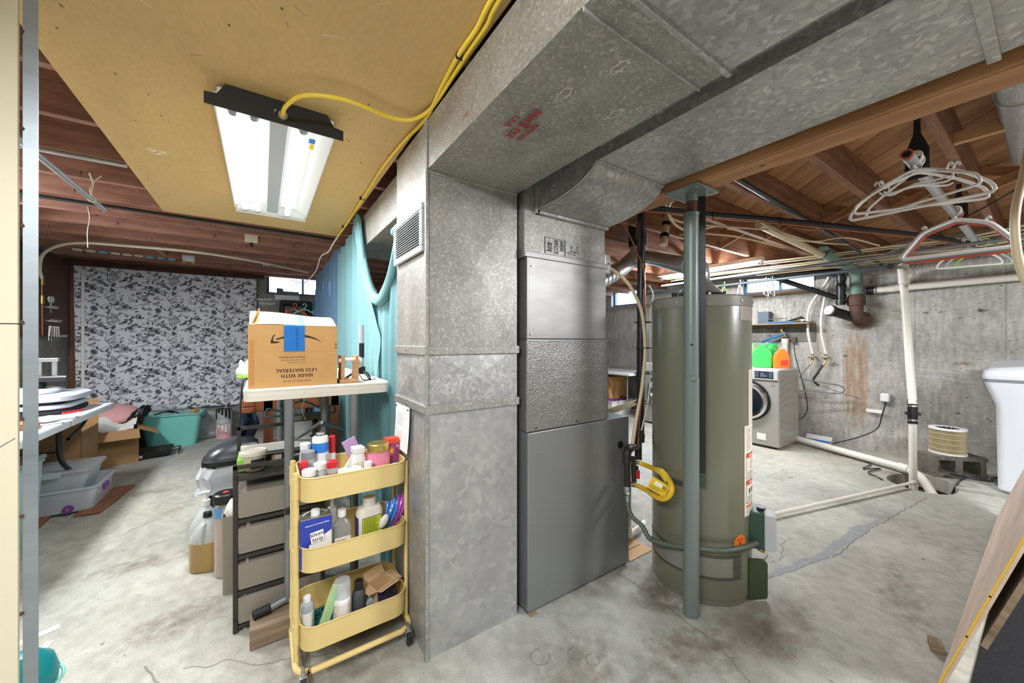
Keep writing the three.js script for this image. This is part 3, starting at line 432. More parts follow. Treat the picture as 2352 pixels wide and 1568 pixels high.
{
  const t = thing('return_duct_riser', 'tall galvanized return air duct standing beside the yellow cart', 'duct', [0, 0, 0]), x0 = 0.556, x1 = 1.003, z0 = -1.85, z1 = -1.445;
  creased(x0, x1, 0, 1.02, z0, z1, M.galvC, t, 'lower_section', 'fl', 0.009); creased(x0, x1, 1.02, 1.27, z0, z1, M.galvA, t, 'middle_section', 'fl', 0.009); creased(x0, x1, 1.27, 2.0, z0, z1, M.galvB, t, 'upper_section', 'f', 0.008);
  for (const y of [1.02, 1.262]) { const b = part('drive_band', [rb(x0 - 0.012, x1 + 0.006, y - 0.018, y + 0.018, z1 - 0.002, z1 + 0.013, 0.003), rb(x0 - 0.013, x0 + 0.002, y - 0.018, y + 0.018, z0, z1 + 0.012, 0.003)], M.galvB, t); for (const [x, z] of [[x0 + 0.2, z1 + 0.013]]) part('screw', cyl([x, y, z], [x, y, z + 0.004], 0.005, 0.005, 8), M.steel, b); part('screw', cyl([x0 - 0.013, y, -1.66], [x0 - 0.017, y, -1.66], 0.005, 0.005, 8), M.steel, b); }
  part('corner_seam', rb(x0 - 0.01, x0 + 0.004, 0.0, 2.0, z1 - 0.006, z1 + 0.012, 0.003, 1, 'y'), M.galvB, t);
  // wall register on the left face
  const r = part('register_frame', [rb(x0 - 0.02, x0 - 0.006, 1.67, 1.695, -1.84, -1.455, 0.004), rb(x0 - 0.02, x0 - 0.006, 1.845, 1.87, -1.84, -1.455, 0.004), rb(x0 - 0.02, x0 - 0.006, 1.695, 1.845, -1.84, -1.812, 0.004), rb(x0 - 0.02, x0 - 0.006, 1.695, 1.845, -1.483, -1.455, 0.004)], M.greyLt, t, 'pale steel register frame');
  part('register_back', bx(x0 - 0.0095, x0 - 0.0085, 1.69, 1.85, -1.82, -1.475), M.dark, r);
  for (let i = 0; i < 14; i++) { const y = 1.7 + i * 0.0107; const s = part('louver', rb(-0.006, 0.006, -0.0016, 0.0016, -0.166, 0.166, 0.0008, 1), M.greyLt, r); s.position.set(x0 - 0.015, y, -1.6475); s.rotation.z = 0.7; }
}
{
  const t = thing('return_duct', 'rectangular galvanized return trunk overhead with red stamped lettering', 'duct'), x0 = 0.556, x1 = 1.0;
  creased(x0, x1, 2.0, 2.2, -1.85, -0.485, M.galvB, t, 'trunk_section', 'b', 0.008); creased(x0, x1, 2.0, 2.2, -0.48, 1.2, M.galvA, t, 'trunk_section', 'b', 0.008); part('trunk_section', bx(x0, x1, 2.0, 2.2, 1.2, 3.05), M.galvA, t);
  part('joint_cleat', [rb(x0 - 0.006, x1 + 0.01, 1.988, 2.002, -0.49, -0.476, 0.003), rb(x0 - 0.007, x0, 1.99, 2.2, -0.49, -0.476, 0.002)], M.galvA, t); part('joint_lip', rb(x0, x1, 1.99, 2.001, -0.56, -0.555, 0.001, 1), M.galvA, t);
  part('end_flange', [rb(x0 - 0.008, x0, 1.985, 2.2, -1.46, -1.43, 0.003), rb(x0 - 0.008, x1, 1.988, 2.0, -1.452, -1.436, 0.003)], M.galvB, t);
  T.softite = canvas(512, 320, (c) => { const red = '#a3211f'; for (const o of [-1.5, 1.5]) { txt(c, 'WHEELING', 310 + o, 50, 54, red, 'serif'); txt(c, 'SOF', 100 + o, 160, 108, red, 'serif'); txt(c, 'T', 240 + o, 150, 150, red, 'serif'); txt(c, 'ITE', 392 + o, 160, 108, red, 'serif'); txt(c, 'L.F.Q.', 250 + o, 268, 74, red, 'sans-serif', true); } });
  part('printed_stamp', quad([0.63, 1.9895, -0.87], [0.63, 1.9895, -1.06], [0.745, 1.9895, -1.06], [0.745, 1.9895, -0.87]), decal(T.softite), t, 'red stamped mill lettering');
  T.num = canvas(128, 64, (c) => { txt(c, '2447', 64, 32, 40, '#a84840', 'sans-serif', false, 'center', Math.PI); });
  part('printed_stamp', quad([0.5545, 2.03, -1.13], [0.5545, 2.03, -1.06], [0.5545, 2.06, -1.06], [0.5545, 2.06, -1.13]), decal(T.num), t);
  T.chalk = canvas(512, 512, (c) => { c.strokeStyle = 'rgba(225,222,205,.75)'; c.lineWidth = 5; for (const [x, y] of [[90, 330], [330, 120], [360, 400]]) { c.beginPath(); for (let i = 0; i < 26; i++) { const a = i / 26 * 6.28; c.lineTo(x + 60 * Math.cos(a) * (0.6 + 0.4 * rnd()), y + 26 * Math.sin(a) * (0.5 + rnd() * 0.5)); } c.stroke(); } for (let i = 0; i < 260; i++) { c.fillStyle = `rgba(228,228,224,${rr(0.1, 0.5)})`; const a = rnd() * 512, b = rnd() * 512; c.beginPath(); c.ellipse(a, b, rr(1, 9), rr(1, 4), rnd() * 3, 0, 6.3); c.fill(); } });
  part('chalk_marks', quad([0.62, 1.991, -0.57], [0.62, 1.991, -0.86], [0.97, 1.991, -0.86], [0.97, 1.991, -0.57]), decal(T.chalk), t);
}
{
  const t = thing('branch_duct', 'pale galvanized branch duct above the teal curtain', 'duct'); part('trunk_section', bx(0.602, 0.98, 1.975, 2.2, -3.1, -1.855), M.galvB, t); part('end_cap', rb(0.6, 0.986, 1.97, 2.205, -3.115, -3.1, 0.003), M.galvB, t);
}
// ---------------------------------------------------------------- furnace, supply plenum and trunk
{
  const t = thing('furnace', 'grey sheet-metal furnace with stacked coil cabinet and plenum', 'furnace', [0, 0, 0]), z1 = -1.41, z0 = -2.15;
  const cab = part('lower_cabinet', rb(1.042, 1.776, 0.012, 0.865, z0, z1, 0.006, 2), M.cabinet, t);
  part('base_rail', bx(1.05, 1.77, 0, 0.012, z0 + 0.01, z1 - 0.015), M.dark, t);
  for (const [x, y] of [[1.08, 0.43], [1.24, 0.52], [1.45, 0.6], [1.49, 0.7], [1.52, 0.78], [1.55, 0.84], [1.62, 0.62], [1.64, 0.57], [1.64, 0.38], [1.63, 0.22], [1.16, 0.08], [1.12, 0.76]]) part('screw', cyl([x, y, z1], [x, y, z1 + 0.004], 0.0045, 0.0045, 8), M.steel, cab);
  part('vent_hole', cyl([1.7, 0.71, z1 - 0.002], [1.7, 0.71, z1 + 0.0015], 0.022, 0.022, 20), M.black, cab, 'black knockout hole');
  const coil = part('coil_cabinet', rb(1.036, 1.6, 0.868, 1.308, z0, z1, 0.006, 2), M.coil, t); part('cabinet_lip', rb(1.034, 1.602, 1.302, 1.31, z0, z1 + 0.003, 0.002), M.steel, coil); for (const x of [1.09, 1.36]) part('screw', cyl([x, 0.885, z1], [x, 0.885, z1 + 0.004], 0.004, 0.004, 8), M.dark, coil);
  const pl = part('plenum_box', [rb(1.04, 1.58, 1.312, 1.715, z0, z1, 0.004, 2)], M.sheet, t);
  part('plenum_flange', [rb(1.022, 1.59, 1.7, 1.728, z1 - 0.004, z1 + 0.006, 0.003), rb(1.022, 1.04, 1.7, 1.74, z0, z1, 0.003), rb(1.034, 1.048, 1.312, 1.7, z1 - 0.003, z1 + 0.004, 0.002)], M.sheet, pl);
  for (const [x, y] of [[1.065, 1.66], [1.565, 1.58], [1.56, 1.46], [1.06, 1.335]]) part('screw', cyl([x, y, z1], [x, y, z1 + 0.005], 0.005, 0.005, 8), M.steel, pl);
  const up = creased(1.028, 1.58, 1.72, 2.2, z0, z1 - 0.01, M.galvB, t, 'upper_plenum', '');
  T.kote = canvas(640, 420, (c) => {
    c.fillStyle = 'rgba(22,24,22,.92)'; c.lineWidth = 7; c.strokeStyle = '#1c1e1c'; c.strokeRect(-40, 14, 380, 232);
    txt(c, 'kote', 250, 62, 92, '#1c1e1c', 'sans-serif', true, 'right'); txt(c, 'GCSTOWN', 324, 142, 62, '#1c1e1c', 'sans-serif', true, 'right'); txt(c, 'anized', 318, 204, 70, '#1c1e1c', 'sans-serif', true, 'right');
    txt(c, 'FO', 90, 288, 40, '#252725', 'monospace', true); txt(c, '5 OZ CTG', 160, 324, 40, '#252725', 'monospace', true); txt(c, '8 GA', 100, 360, 40, '#252725', 'monospace', true); txt(c, '23 K 63  5', 220, 398, 40, '#252725', 'monospace', true);
  });
  part('printed_stamp', quad([1.385, 1.735, z1 - 0.0095], [1.385, 1.885, z1 - 0.0095], [1.145, 1.885, z1 - 0.0095], [1.145, 1.735, z1 - 0.0095]), decal(T.kote, { side: THREE.DoubleSide }), up, 'black stamped mill lettering');
}
{
  const t = thing('supply_trunk', 'wide galvanized supply trunk running overhead beside the wooden beam', 'duct'), x0 = 1.143, x1 = 1.585, y0 = 2.045;
  creased(x0, x1, y0, 2.235, -1.06, 0.9, M.galvA, t, 'trunk_section', ''); part('trunk_section', bx(x0, x1, y0, 2.235, 0.9, 3.05), M.galvA, t);
  part('joint_cleat', [rb(x0 - 0.008, x1 + 0.008, y0 - 0.009, y0 + 0.004, -1.07, -1.056, 0.003), rb(x0 - 0.008, x0, y0, 2.235, -1.07, -1.056, 0.003)], M.galvA, t);
  part('joint_cleat', [rb(x0 - 0.012, x1 + 0.012, y0 - 0.012, y0 + 0.004, -0.11, -0.085, 0.003)], M.galvA, t); part('edge_seam', rb(x0 - 0.004, x0 + 0.006, y0 + 0.05, y0 + 0.056, -1.05, 3, 0.001, 1, 'z'), M.galvA, t);
  // elbow: curved underside from the plenum face up into the trunk
  const N = 10, zA = -1.415, zB = -1.065, prof = (u) => { const a = u * P2; return [zA + (zB - zA) * Math.sin(a), 1.93 + (y0 - 1.93) * (1 - Math.cos(a))]; }, bot = [], sideL = [], sideR = [];
  bot.push(grid((u, v) => { const [z, y] = prof(u); const xa = 1.105 + (x0 - 1.105) * u; return [xa + (x1 - xa) * v, y, z]; }, N, 1));
  for (const [s, list] of [[0, sideL], [1, sideR]]) list.push(grid((u, v) => { const [z, y] = prof(u); const xa = 1.105 + (x0 - 1.105) * u; return [s ? x1 : xa, y + (2.235 - y) * v, z]; }, N, 1));
  const uvFix = (g, f) => { const p = g.attributes.position, q = g.attributes.uv; for (let i = 0; i < p.count; i++) q.setXY(i, ...f(p.getX(i), p.getY(i), p.getZ(i))); return g; };
  part('elbow', [uvFix(bot[0], (x, y, z) => [x, z]), uvFix(sideL[0], (x, y, z) => [z, y]), uvFix(sideR[0], (x, y, z) => [z, y])], S({ map: T.spangleA, metalness: 0.5, roughness: 0.46, side: THREE.DoubleSide }), t);
  part('elbow_flange', [rb(1.09, 1.59, 1.915, 1.932, -1.42, -1.398, 0.003), rb(1.088, 1.108, 1.915, 2.2, -1.42, -1.398, 0.003)], M.galvA, t); part('elbow_seam', tube([0, 0.25, 0.5, 0.75, 1].map((u) => { const [z, y] = prof(u); return [1.105 + (x0 - 1.105) * u - 0.003, y + 0.008, z]; }), 0.006, 20, 6), M.galvA, t);
}
// steel column under the beam
{
  const t = thing('steel_post', 'grey steel jack post standing in front of the water heater', 'post', [1.695, 0, -0.985]);
  const tb = part('lower_tube', cyl([0, 0, 0], [0, 1.13, 0], 0.0355, 0.0355, 28), M.polegrey, t); part('upper_tube', cyl([0, 1.13, 0], [0, 1.905, 0], 0.0335, 0.0335, 28), M.polegrey, t); part('tube_lip', cyl([0, 1.895, 0], [0, 1.91, 0], 0.0355, 0.0355, 28), M.polegrey, t);
  part('jack_screw', lathe(Array.from({ length: 30 }, (_, i) => [i % 2 ? 0.019 : 0.0215, 1.91 + i * 0.0026]).concat([[0.0001, 1.99]]), 20), M.rust, t); part('jack_collar', cyl([0, 1.965, 0], [0, 2.004, 0], 0.024, 0.024, 20), M.polegrey, t);
  const pl = part('top_plate', rb(-0.095, 0.095, 2.003, 2.013, -0.085, 0.085, 0.004), M.polegrey, t); for (const [x, z] of [[-0.07, 0.06], [0.07, -0.06], [0.07, 0.06]]) part('bolt', cyl([x, 2.003, z], [x, 1.997, z], 0.008, 0.008, 6), M.steel, pl);
  const cs = Math.cos(0.99), sn = Math.sin(0.99);   // toward the viewer
  for (const y of [1.285]) part('adjust_hole', cyl([-0.033 * sn, y, 0.033 * cs], [-0.0343 * sn, y, 0.0343 * cs], 0.006, 0.006, 12), M.black, tb); part('lock_pin', cyl([-0.03 * sn - 0.006, 1.13, 0.03 * cs + 0.01], [-0.048 * sn - 0.006, 1.13, 0.048 * cs + 0.01], 0.011, 0.011, 14), M.polegrey, tb);
}
{
  const t = thing('flat_bar', 'black flat steel bar running up behind the grey post', 'bar'); const a = part('bar', rb(-0.0165, 0.0165, 0.66, 2.0, -0.004, 0.004, 0.001), M.black, t); a.position.set(1.757, 0, -0.968); a.rotation.y = -0.99; const b = part('bar_foot', rb(-0.018, 0.018, 0.6, 0.665, -0.007, 0.007, 0.004), M.greenDk, t); b.position.set(1.757, 0, -0.968); b.rotation.y = -0.99;
}
// ---------------------------------------------------------------- water heater, gas and flue
function corr(pts, r, rings, amp = 0.12, rad = 10) {   // corrugated hose
  const curve = new THREE.CatmullRomCurve3(pts.map((p) => V(...p))), g = new THREE.TubeGeometry(curve, rings * 2, r, rad, false), p = g.attributes.position, n = g.attributes.normal, k = rad + 1;
  for (let i = 0; i < p.count; i++) { const s = Math.floor(i / k) % 2 ? amp * r : -amp * r; p.setXYZ(i, p.getX(i) + n.getX(i) * s, p.getY(i) + n.getY(i) * s, p.getZ(i) + n.getZ(i) * s); }
  g.computeVertexNormals(); return g;
}
function arcSheet(R, a0, a1, y0, y1, n = 12) { return grid((u, v) => { const a = a0 + (a1 - a0) * u; return [R * Math.sin(a), y0 + (y1 - y0) * v, R * Math.cos(a)]; }, n, 1); }
const rad = (d) => d * Math.PI / 180;
{
  const R = 0.245, t = thing('water_heater', 'tall grey-green gas water heater behind the steel post', 'water heater', [2.009, 0, -1.12], -1.062);
  part('tank', lathe([[R - 0.012, 0.0], [R - 0.004, 0.0], [R - 0.004, 0.028], [R, 0.032], [R, 1.475], [R - 0.001, 1.48]], 72), M.heater, t);
  part('top_rim', lathe([[R + 0.001, 1.475], [R + 0.004, 1.478], [R + 0.004, 1.525], [R - 0.002, 1.532], [R - 0.02, 1.53], [0.0001, 1.528]], 72), M.heaterRim, t);
  for (let i = 0; i < 10; i++) { const a = rad(i * 36 + 12); part('screw', cyl([(R + 0.003) * Math.sin(a), 1.502, (R + 0.003) * Math.cos(a)], [(R + 0.008) * Math.sin(a), 1.502, (R + 0.008) * Math.cos(a)], 0.005, 0.005, 8), M.steel, t); }
  // perforated intake band: a steel screen behind a field of round holes
  T.perf = canvas(1024, 128, (c, w, h) => { c.fillStyle = '#6b6c5f'; c.fillRect(0, 0, w, h); for (let j = 0; j < 16; j++) for (let i = 0; i < 132; i++) { const x = (i + (j % 2) * 0.5) * 7.8 + 3, y = j * 8 + 4; c.fillStyle = i > 6 && i < 120 && j > 1 && j < 14 ? '#b9b9ae' : '#16180f'; c.beginPath(); c.arc(x, y, 2.5, 0, 6.3); c.fill(); } });
  part('intake_screen', arcSheet(R + 0.0012, rad(-86), rad(48), 0.13, 0.252, 40), S({ map: T.perf, roughness: 0.35, metalness: 0.3 }), t, 'perforated air intake band');
  part('waist_band', arcSheet(R + 0.002, rad(-50), rad(-4), 0.565, 0.592, 24), S({ color: col('#3a3d35'), roughness: 0.4 }), t);
  T.warn = canvas(256, 768, (c, w, h) => {
    c.fillStyle = '#e6ddc9'; c.fillRect(0, 0, w, h); c.fillStyle = '#8a8478'; for (let y = 20; y < 210; y += 9) c.fillRect(24, y, rr(60, 96), 3); c.fillStyle = '#6d6860'; for (let x = 150; x < 240; x += 7) c.fillRect(x, 30, rr(2, 5), 160);
    for (const [y, k] of [[240, 210], [470, 190]]) { c.strokeStyle = '#3a342e'; c.lineWidth = 6; c.strokeRect(26, y, 206, k); c.fillStyle = '#c8432c'; c.fillRect(30, y + 4, 198, 34); txt(c, 'WARNING', 130, y + 21, 22, '#fff'); c.fillStyle = '#4a443c'; for (let q = 0; q < 5; q++) c.fillRect(44, y + k - 18 - q * 9, rr(110, 170), 3); }
    c.strokeStyle = '#b03a2a'; c.lineWidth = 7; c.beginPath(); c.arc(130, 330, 42, 0, 6.3); c.moveTo(100, 300); c.lineTo(160, 360); c.stroke(); txt(c, '!', 130, 332, 50, '#3a342e'); for (const x of [70, 120, 165]) { c.fillStyle = '#2d2a26'; c.fillRect(x, 540, 30, 44); }
    c.fillStyle = '#d8552e'; c.fillRect(26, 680, 206, 18); c.fillStyle = '#8a8478'; for (let y = 708; y < 756; y += 9) c.fillRect(30, y, rr(120, 190), 3);
  });
  part('warning_label', arcSheet(R + 0.0012, rad(54), rad(92), 0.43, 0.88, 12), S({ map: T.warn, roughness: 0.5 }), t, 'cream warning label with red bars');
  part('rating_label', arcSheet(R + 0.0012, rad(63), rad(100), 0.88, 1.16, 12), S({ color: col('#d8cdbd'), roughness: 0.5 }), t); part('badge', arcSheet(R + 0.0012, rad(46), rad(74), 1.405, 1.475, 10), S({ color: col('#9c938b'), roughness: 0.4 }), t);
  T.orange = canvas(128, 128, (c) => { c.fillStyle = '#e8731d'; c.beginPath(); c.arc(64, 64, 62, 0, 6.3); c.fill(); txt(c, 'NOTICE', 64, 34, 18, '#5a2b10'); c.fillStyle = '#5a2b10'; c.fillRect(56, 52, 14, 40); for (let y = 98; y < 116; y += 6) c.fillRect(36, y, 56, 2); });
  part('round_sticker', arcSheet(R + 0.0016, rad(37), rad(56), 0.262, 0.352, 10), decal(T.orange), t, 'round orange sticker');
  // gas control, shield, hood
  const vl = part('gas_control', prism([[-0.06, -0.075], [0.05, -0.09], [0.075, -0.04], [0.055, 0.07], [-0.02, 0.095], [-0.06, 0.085]], 0.05, 0.008) .rotateY(P2).translate(0.312, 0.35, 0.04), M.greyLt, t, 'grey-white gas control'); part('control_back', rb(0.222, 0.29, 0.262, 0.445, -0.03, 0.1, 0.008), S({ color: col('#27483a'), roughness: 0.45 }), vl, 'dark green control body'); part('control_knob', cyl([0.28, 0.445, 0.05], [0.28, 0.46, 0.05], 0.02), M.black, vl); part('gas_union', cyl([0.29, 0.285, 0.06], [0.275, 0.25, 0.085], 0.015), M.brass, vl);
  part('access_cover', prism([[-0.045, 0.0], [0.04, 0.0], [0.045, 0.01], [0.045, 0.17], [0.03, 0.19], [-0.045, 0.2]], 0.014, 0.004).rotateY(0.55).translate(0.262, 0.012, 0.085), M.greenDk, t, 'dark green folded access cover');
  part('wire', tube([[0.28, 0.27, 0.07], [0.3, 0.24, 0.09], [0.285, 0.21, 0.09]], 0.003, 16, 6), M.steel, t);
  part('draft_hood', lathe([[0.11, 1.56], [0.115, 1.565], [0.07, 1.61], [0.052, 1.64], [0.052, 1.675]], 32), M.galvPipe, t); for (const a of [0.5, 2.6, 4.7]) part('hood_leg', rb(0.1 * Math.sin(a) - 0.006, 0.1 * Math.sin(a) + 0.006, 1.525, 1.57, 0.1 * Math.cos(a) - 0.006, 0.1 * Math.cos(a) + 0.006, 0.001, 1), M.galvPipe, t);
  part('water_nipple', cyl([-0.13, 1.53, -0.04], [-0.13, 1.58, -0.04], 0.014), M.iron, t); part('water_nipple', cyl([0.12, 1.53, -0.08], [0.12, 1.58, -0.08], 0.014), M.iron, t);
}
{
  const t = thing('flue_pipe', 'shiny round flue pipe slanting up from the water heater', 'flue', [0, 0, 0]);
  part('pipe', bent([[2.009, 1.66, -1.12], [2.02, 1.71, -1.13], [2.72, 2.03, -2.0], [2.78, 2.06, -2.1]], 0.052, 0.06, 6, 24), M.flue, t);
  for (const k of [0.1, 0.93]) { const a = V(2.02, 1.71, -1.13).lerp(V(2.72, 2.03, -2.0), k), b = V(2.02, 1.71, -1.13).lerp(V(2.72, 2.03, -2.0), k + 0.03); part('joint_ring', cyl(a.toArray(), b.toArray(), 0.055, 0.055, 24), M.flue, t); }
}
{
  const t = thing('furnace_flue', 'fat round galvanized flue leaving the furnace behind the black pipe', 'flue');
  part('pipe', bent([[1.9, 1.72, -2.05], [2.35, 1.8, -2.2], [2.8, 2.0, -2.28], [2.95, 2.12, -2.25]], 0.073, 0.12, 6, 26), M.flue, t);
  for (const k of [0.15, 0.3, 0.42, 0.55]) { const a = V(2.35, 1.8, -2.2).lerp(V(2.8, 2.0, -2.28), k), b = V(2.35, 1.8, -2.2).lerp(V(2.8, 2.0, -2.28), k + 0.05); part('elbow_ring', cyl(a.toArray(), b.toArray(), 0.077, 0.077, 26), M.flue, t); }
  part('tee', cyl([2.9, 2.0, -2.2], [2.9, 2.22, -2.2], 0.075, 0.075, 26), M.flue, t); part('stack', cyl([2.9, 2.18, -2.2], [2.9, 2.42, -2.2], 0.085, 0.085, 26), M.iron, t);
  part('vent_pipe', cyl([2.62, 2.06, -1.75], [2.75, 2.36, -1.8], 0.028, 0.028, 18), M.pvcTan, t, 'tan plastic vent'); for (const k of [0.2, 0.55, 0.85]) { const a = V(2.62, 2.06, -1.75).lerp(V(2.75, 2.36, -1.8), k), b = V(2.62, 2.06, -1.75).lerp(V(2.75, 2.36, -1.8), k + 0.1); part('coupling', cyl(a.toArray(), b.toArray(), 0.034, 0.034, 18), M.black, t); }
}
// black vertical drop with strapped cables
{
  const t = thing('drain_stack', 'black vertical pipe between furnace and water heater', 'pipe'); part('pipe', cyl([2.0, 0.7, -1.5], [2.0, 2.235, -1.49], 0.024, 0.024, 20), M.black, t); part('coupling', cyl([2.0, 1.58, -1.494], [2.0, 1.66, -1.494], 0.028, 0.028, 20), M.black, t); part('coupling', cyl([2.0, 1.05, -1.498], [2.0, 1.09, -1.498], 0.028, 0.028, 20), M.black, t); part('union', cyl([1.995, 0.66, -1.5], [2.0, 0.71, -1.5], 0.029, 0.029, 8), M.iron, t);
}
one('insulated_cable', 'thick tan cable curving down beside the black vertical pipe', 'cable', tube([[1.58, 1.8, -1.47], [1.707, 1.745, -1.503], [1.8, 1.67, -1.46], [1.87, 1.58, -1.44], [1.925, 1.46, -1.43], [1.945, 1.257, -1.425], [1.935, 1.1, -1.43], [1.915, 0.989, -1.43], [1.86, 0.85, -1.42], [1.8, 0.72, -1.4], [1.78, 0.7, -1.39]], 0.0105, 80, 10), M.pvcTan);
one('insulated_cable', 'thin copper-coloured cable tied along the black vertical pipe', 'cable', tube([[1.62, 2.0, -1.4], [1.75, 1.97, -1.42], [1.88, 1.85, -1.44], [1.975, 1.72, -1.455], [1.99, 1.4, -1.456], [1.98, 1.1, -1.455], [1.93, 0.85, -1.45], [1.86, 0.7, -1.41], [1.845, 0.66, -1.4]], 0.0045, 80, 8), M.copper);
one('insulated_cable', 'white thin cable hanging beside the black vertical pipe', 'cable', tube([[2.045, 1.66, -1.47], [2.06, 1.6, -1.45], [2.05, 1.5, -1.46], [2.035, 1.4, -1.455], [2.03, 1.0, -1.455], [1.94, 0.78, -1.44], [1.87, 0.69, -1.42]], 0.004, 60, 8), M.white);
for (const [y, w] of [[1.42, 'topmost'], [1.26, 'second highest'], [1.1, 'third highest'], [0.92, 'lowest']]) one('cable_tie', `black cable tie on the vertical pipe bundle, ${w} of four`, 'cable tie', new THREE.TorusGeometry(0.052, 0.003, 6, 24).rotateX(P2).translate(1.972, y, -1.458), M.black, [0, 0, 0], 0, 'cable ties on the black pipe');
{
  const t = thing('gas_manifold', 'black iron gas pipe fittings with shutoff valve at the furnace corner', 'gas pipe');
  part('tee', [cyl([1.9, 0.56, -1.44], [1.9, 0.76, -1.44], 0.021), cyl([1.9, 0.67, -1.44], [1.72, 0.686, -1.37], 0.019)], M.iron, t); part('elbow', bent([[1.76, 0.686, -1.386], [1.698, 0.686, -1.362], [1.698, 0.62, -1.362]], 0.023, 0.03, 5, 16), M.iron, t);
  part('drop_pipe', cyl([1.698, 0.64, -1.362], [1.7, 0.44, -1.361], 0.0165, 0.015), M.iron, t); part('union', cyl([1.698, 0.45, -1.361], [1.698, 0.49, -1.361], 0.022, 0.022, 8), M.steel, t); const pl = part('test_plug', cyl([1.688, 0.462, -1.35], [1.672, 0.462, -1.335], 0.011, 0.011, 10), M.steel, t); part('plug_face', cyl([1.672, 0.462, -1.335], [1.671, 0.462, -1.334], 0.006, 0.006, 10), M.cream, pl);
  part('nipple', cyl([1.7, 0.44, -1.361], [1.697, 0.405, -1.357], 0.012), M.steel, t); part('riser', cyl([1.765, 0.47, -1.365], [1.765, 0.64, -1.372], 0.014), M.iron, t);
  for (const [y, x] of [[0.605, 1.79], [0.487, 1.755]]) part('flare_fitting', cyl([x - 0.05, y + 0.004, -1.39], [x + 0.012, y, -1.35], 0.014, 0.014, 6), M.steel, t);
  const hv = part('ball_valve', cyl([1.775, 0.535, -1.365], [1.775, 0.585, -1.365], 0.017, 0.017, 10), M.iron, t); part('valve_handle', rb(1.75, 1.766, 0.525, 0.575, -1.345, -1.325, 0.005), M.red, hv, 'red shutoff handle');
}
one('gas_hose', 'bright yellow flexible gas connector looping in front of the water heater', 'hose', tube([[1.795, 0.605, -1.355], [1.8, 0.6, -1.315], [1.76, 0.61, -1.23], [1.7, 0.627, -1.145], [1.655, 0.605, -1.065], [1.638, 0.565, -1.055], [1.648, 0.52, -1.1], [1.68, 0.503, -1.18], [1.721, 0.498, -1.252], [1.757, 0.487, -1.345]], 0.0135, 70, 12), M.yellow);
{
  T.tag = canvas(256, 200, (c) => { c.fillStyle = '#e7c52d'; c.fillRect(0, 0, 256, 200); c.fillStyle = '#f3f0e4'; c.fillRect(60, 30, 110, 60); c.fillStyle = '#222'; for (let x = 176; x < 236; x += 6) c.fillRect(x, 40, 3, 56); for (let y = 110; y < 180; y += 10) c.fillRect(20, y, rr(120, 210), 3); c.fillRect(0, 188, 256, 12); });
  const g = quad([-0.045, -0.035, 0], [0.045, -0.035, 0], [0.045, 0.035, 0], [-0.045, 0.035, 0]), t = thing('hose_tag', 'yellow printed paper tag wrapped on the gas hose', 'tag'); const m = part('tag_sheet', [g.clone(), g.clone().rotateY(Math.PI).translate(0, 0, -0.001)], S({ map: T.tag, roughness: 0.6 }), t); m.position.set(1.655, 0.565, -1.135); m.rotation.set(0, -1.0, -0.45, 'YXZ');
  part('tag_fold', tube([[1.73, 0.62, -1.19], [1.7, 0.627, -1.145], [1.66, 0.608, -1.075]], 0.018, 16, 12), M.yellowCable, t);
}
one('gas_hose', 'grey-green corrugated conduit running round the water heater base', 'hose', corr([[1.697, 0.405, -1.357], [1.69, 0.37, -1.345], [1.69, 0.335, -1.32], [1.7, 0.305, -1.265], [1.695, 0.262, -1.215], [1.705, 0.262, -1.15], [1.722, 0.282, -1.05], [1.752, 0.3, -0.975], [1.815, 0.305, -0.9], [1.93, 0.305, -0.855], [2.06, 0.295, -0.85], [2.176, 0.283, -0.885], [2.22, 0.27, -0.91]], 0.0125, 75, 0.2), S({ color: col('#5d6658'), roughness: 0.5, metalness: 0.2 }));
{
  const t = thing('condensate_drain', 'thin white plastic drain standing between furnace and water heater', 'pipe'); part('pipe', bent([[1.96, 0.62, -1.56], [1.96, 0.05, -1.56], [2.2, 0.045, -1.62]], 0.017, 0.03, 5, 16), M.pvc, t); part('elbow', bent([[1.96, 0.1, -1.56], [1.96, 0.048, -1.56], [2.02, 0.047, -1.575]], 0.022, 0.03, 5, 16), M.pvc, t); part('drip_pipe', cyl([1.83, 0.84, -1.64], [2.1, 0.9, -1.58], 0.019), M.pvcTan, t, 'tan printed pipe');
}
one('cardboard_scrap', 'flattened cardboard scraps on the floor behind the furnace corner', 'cardboard', [rb(1.8, 2.02, 0.001, 0.006, -1.68, -1.42, 0.002, 1), rb(1.82, 2.0, 0.006, 0.012, -1.72, -1.5, 0.002, 1), rb(1.84, 1.99, 0.012, 0.02, -1.75, -1.56, 0.002, 1)], M.cardLight);
one('wood_shim', 'small wooden shim under the furnace edge', 'shim', rb(1.05, 1.085, 0, 0.008, -1.42, -1.392, 0.001, 1), M.oldwood);
{
  const t = thing('junction_box', 'small grey electrical box on the right side of the plenum', 'box'); part('box_body', rb(1.585, 1.63, 1.68, 1.79, -1.47, -1.42, 0.004), M.steel, t); part('cover_screw', cyl([1.61, 1.735, -1.42], [1.61, 1.735, -1.415], 0.004, 0.004, 8), M.dark, t);
}
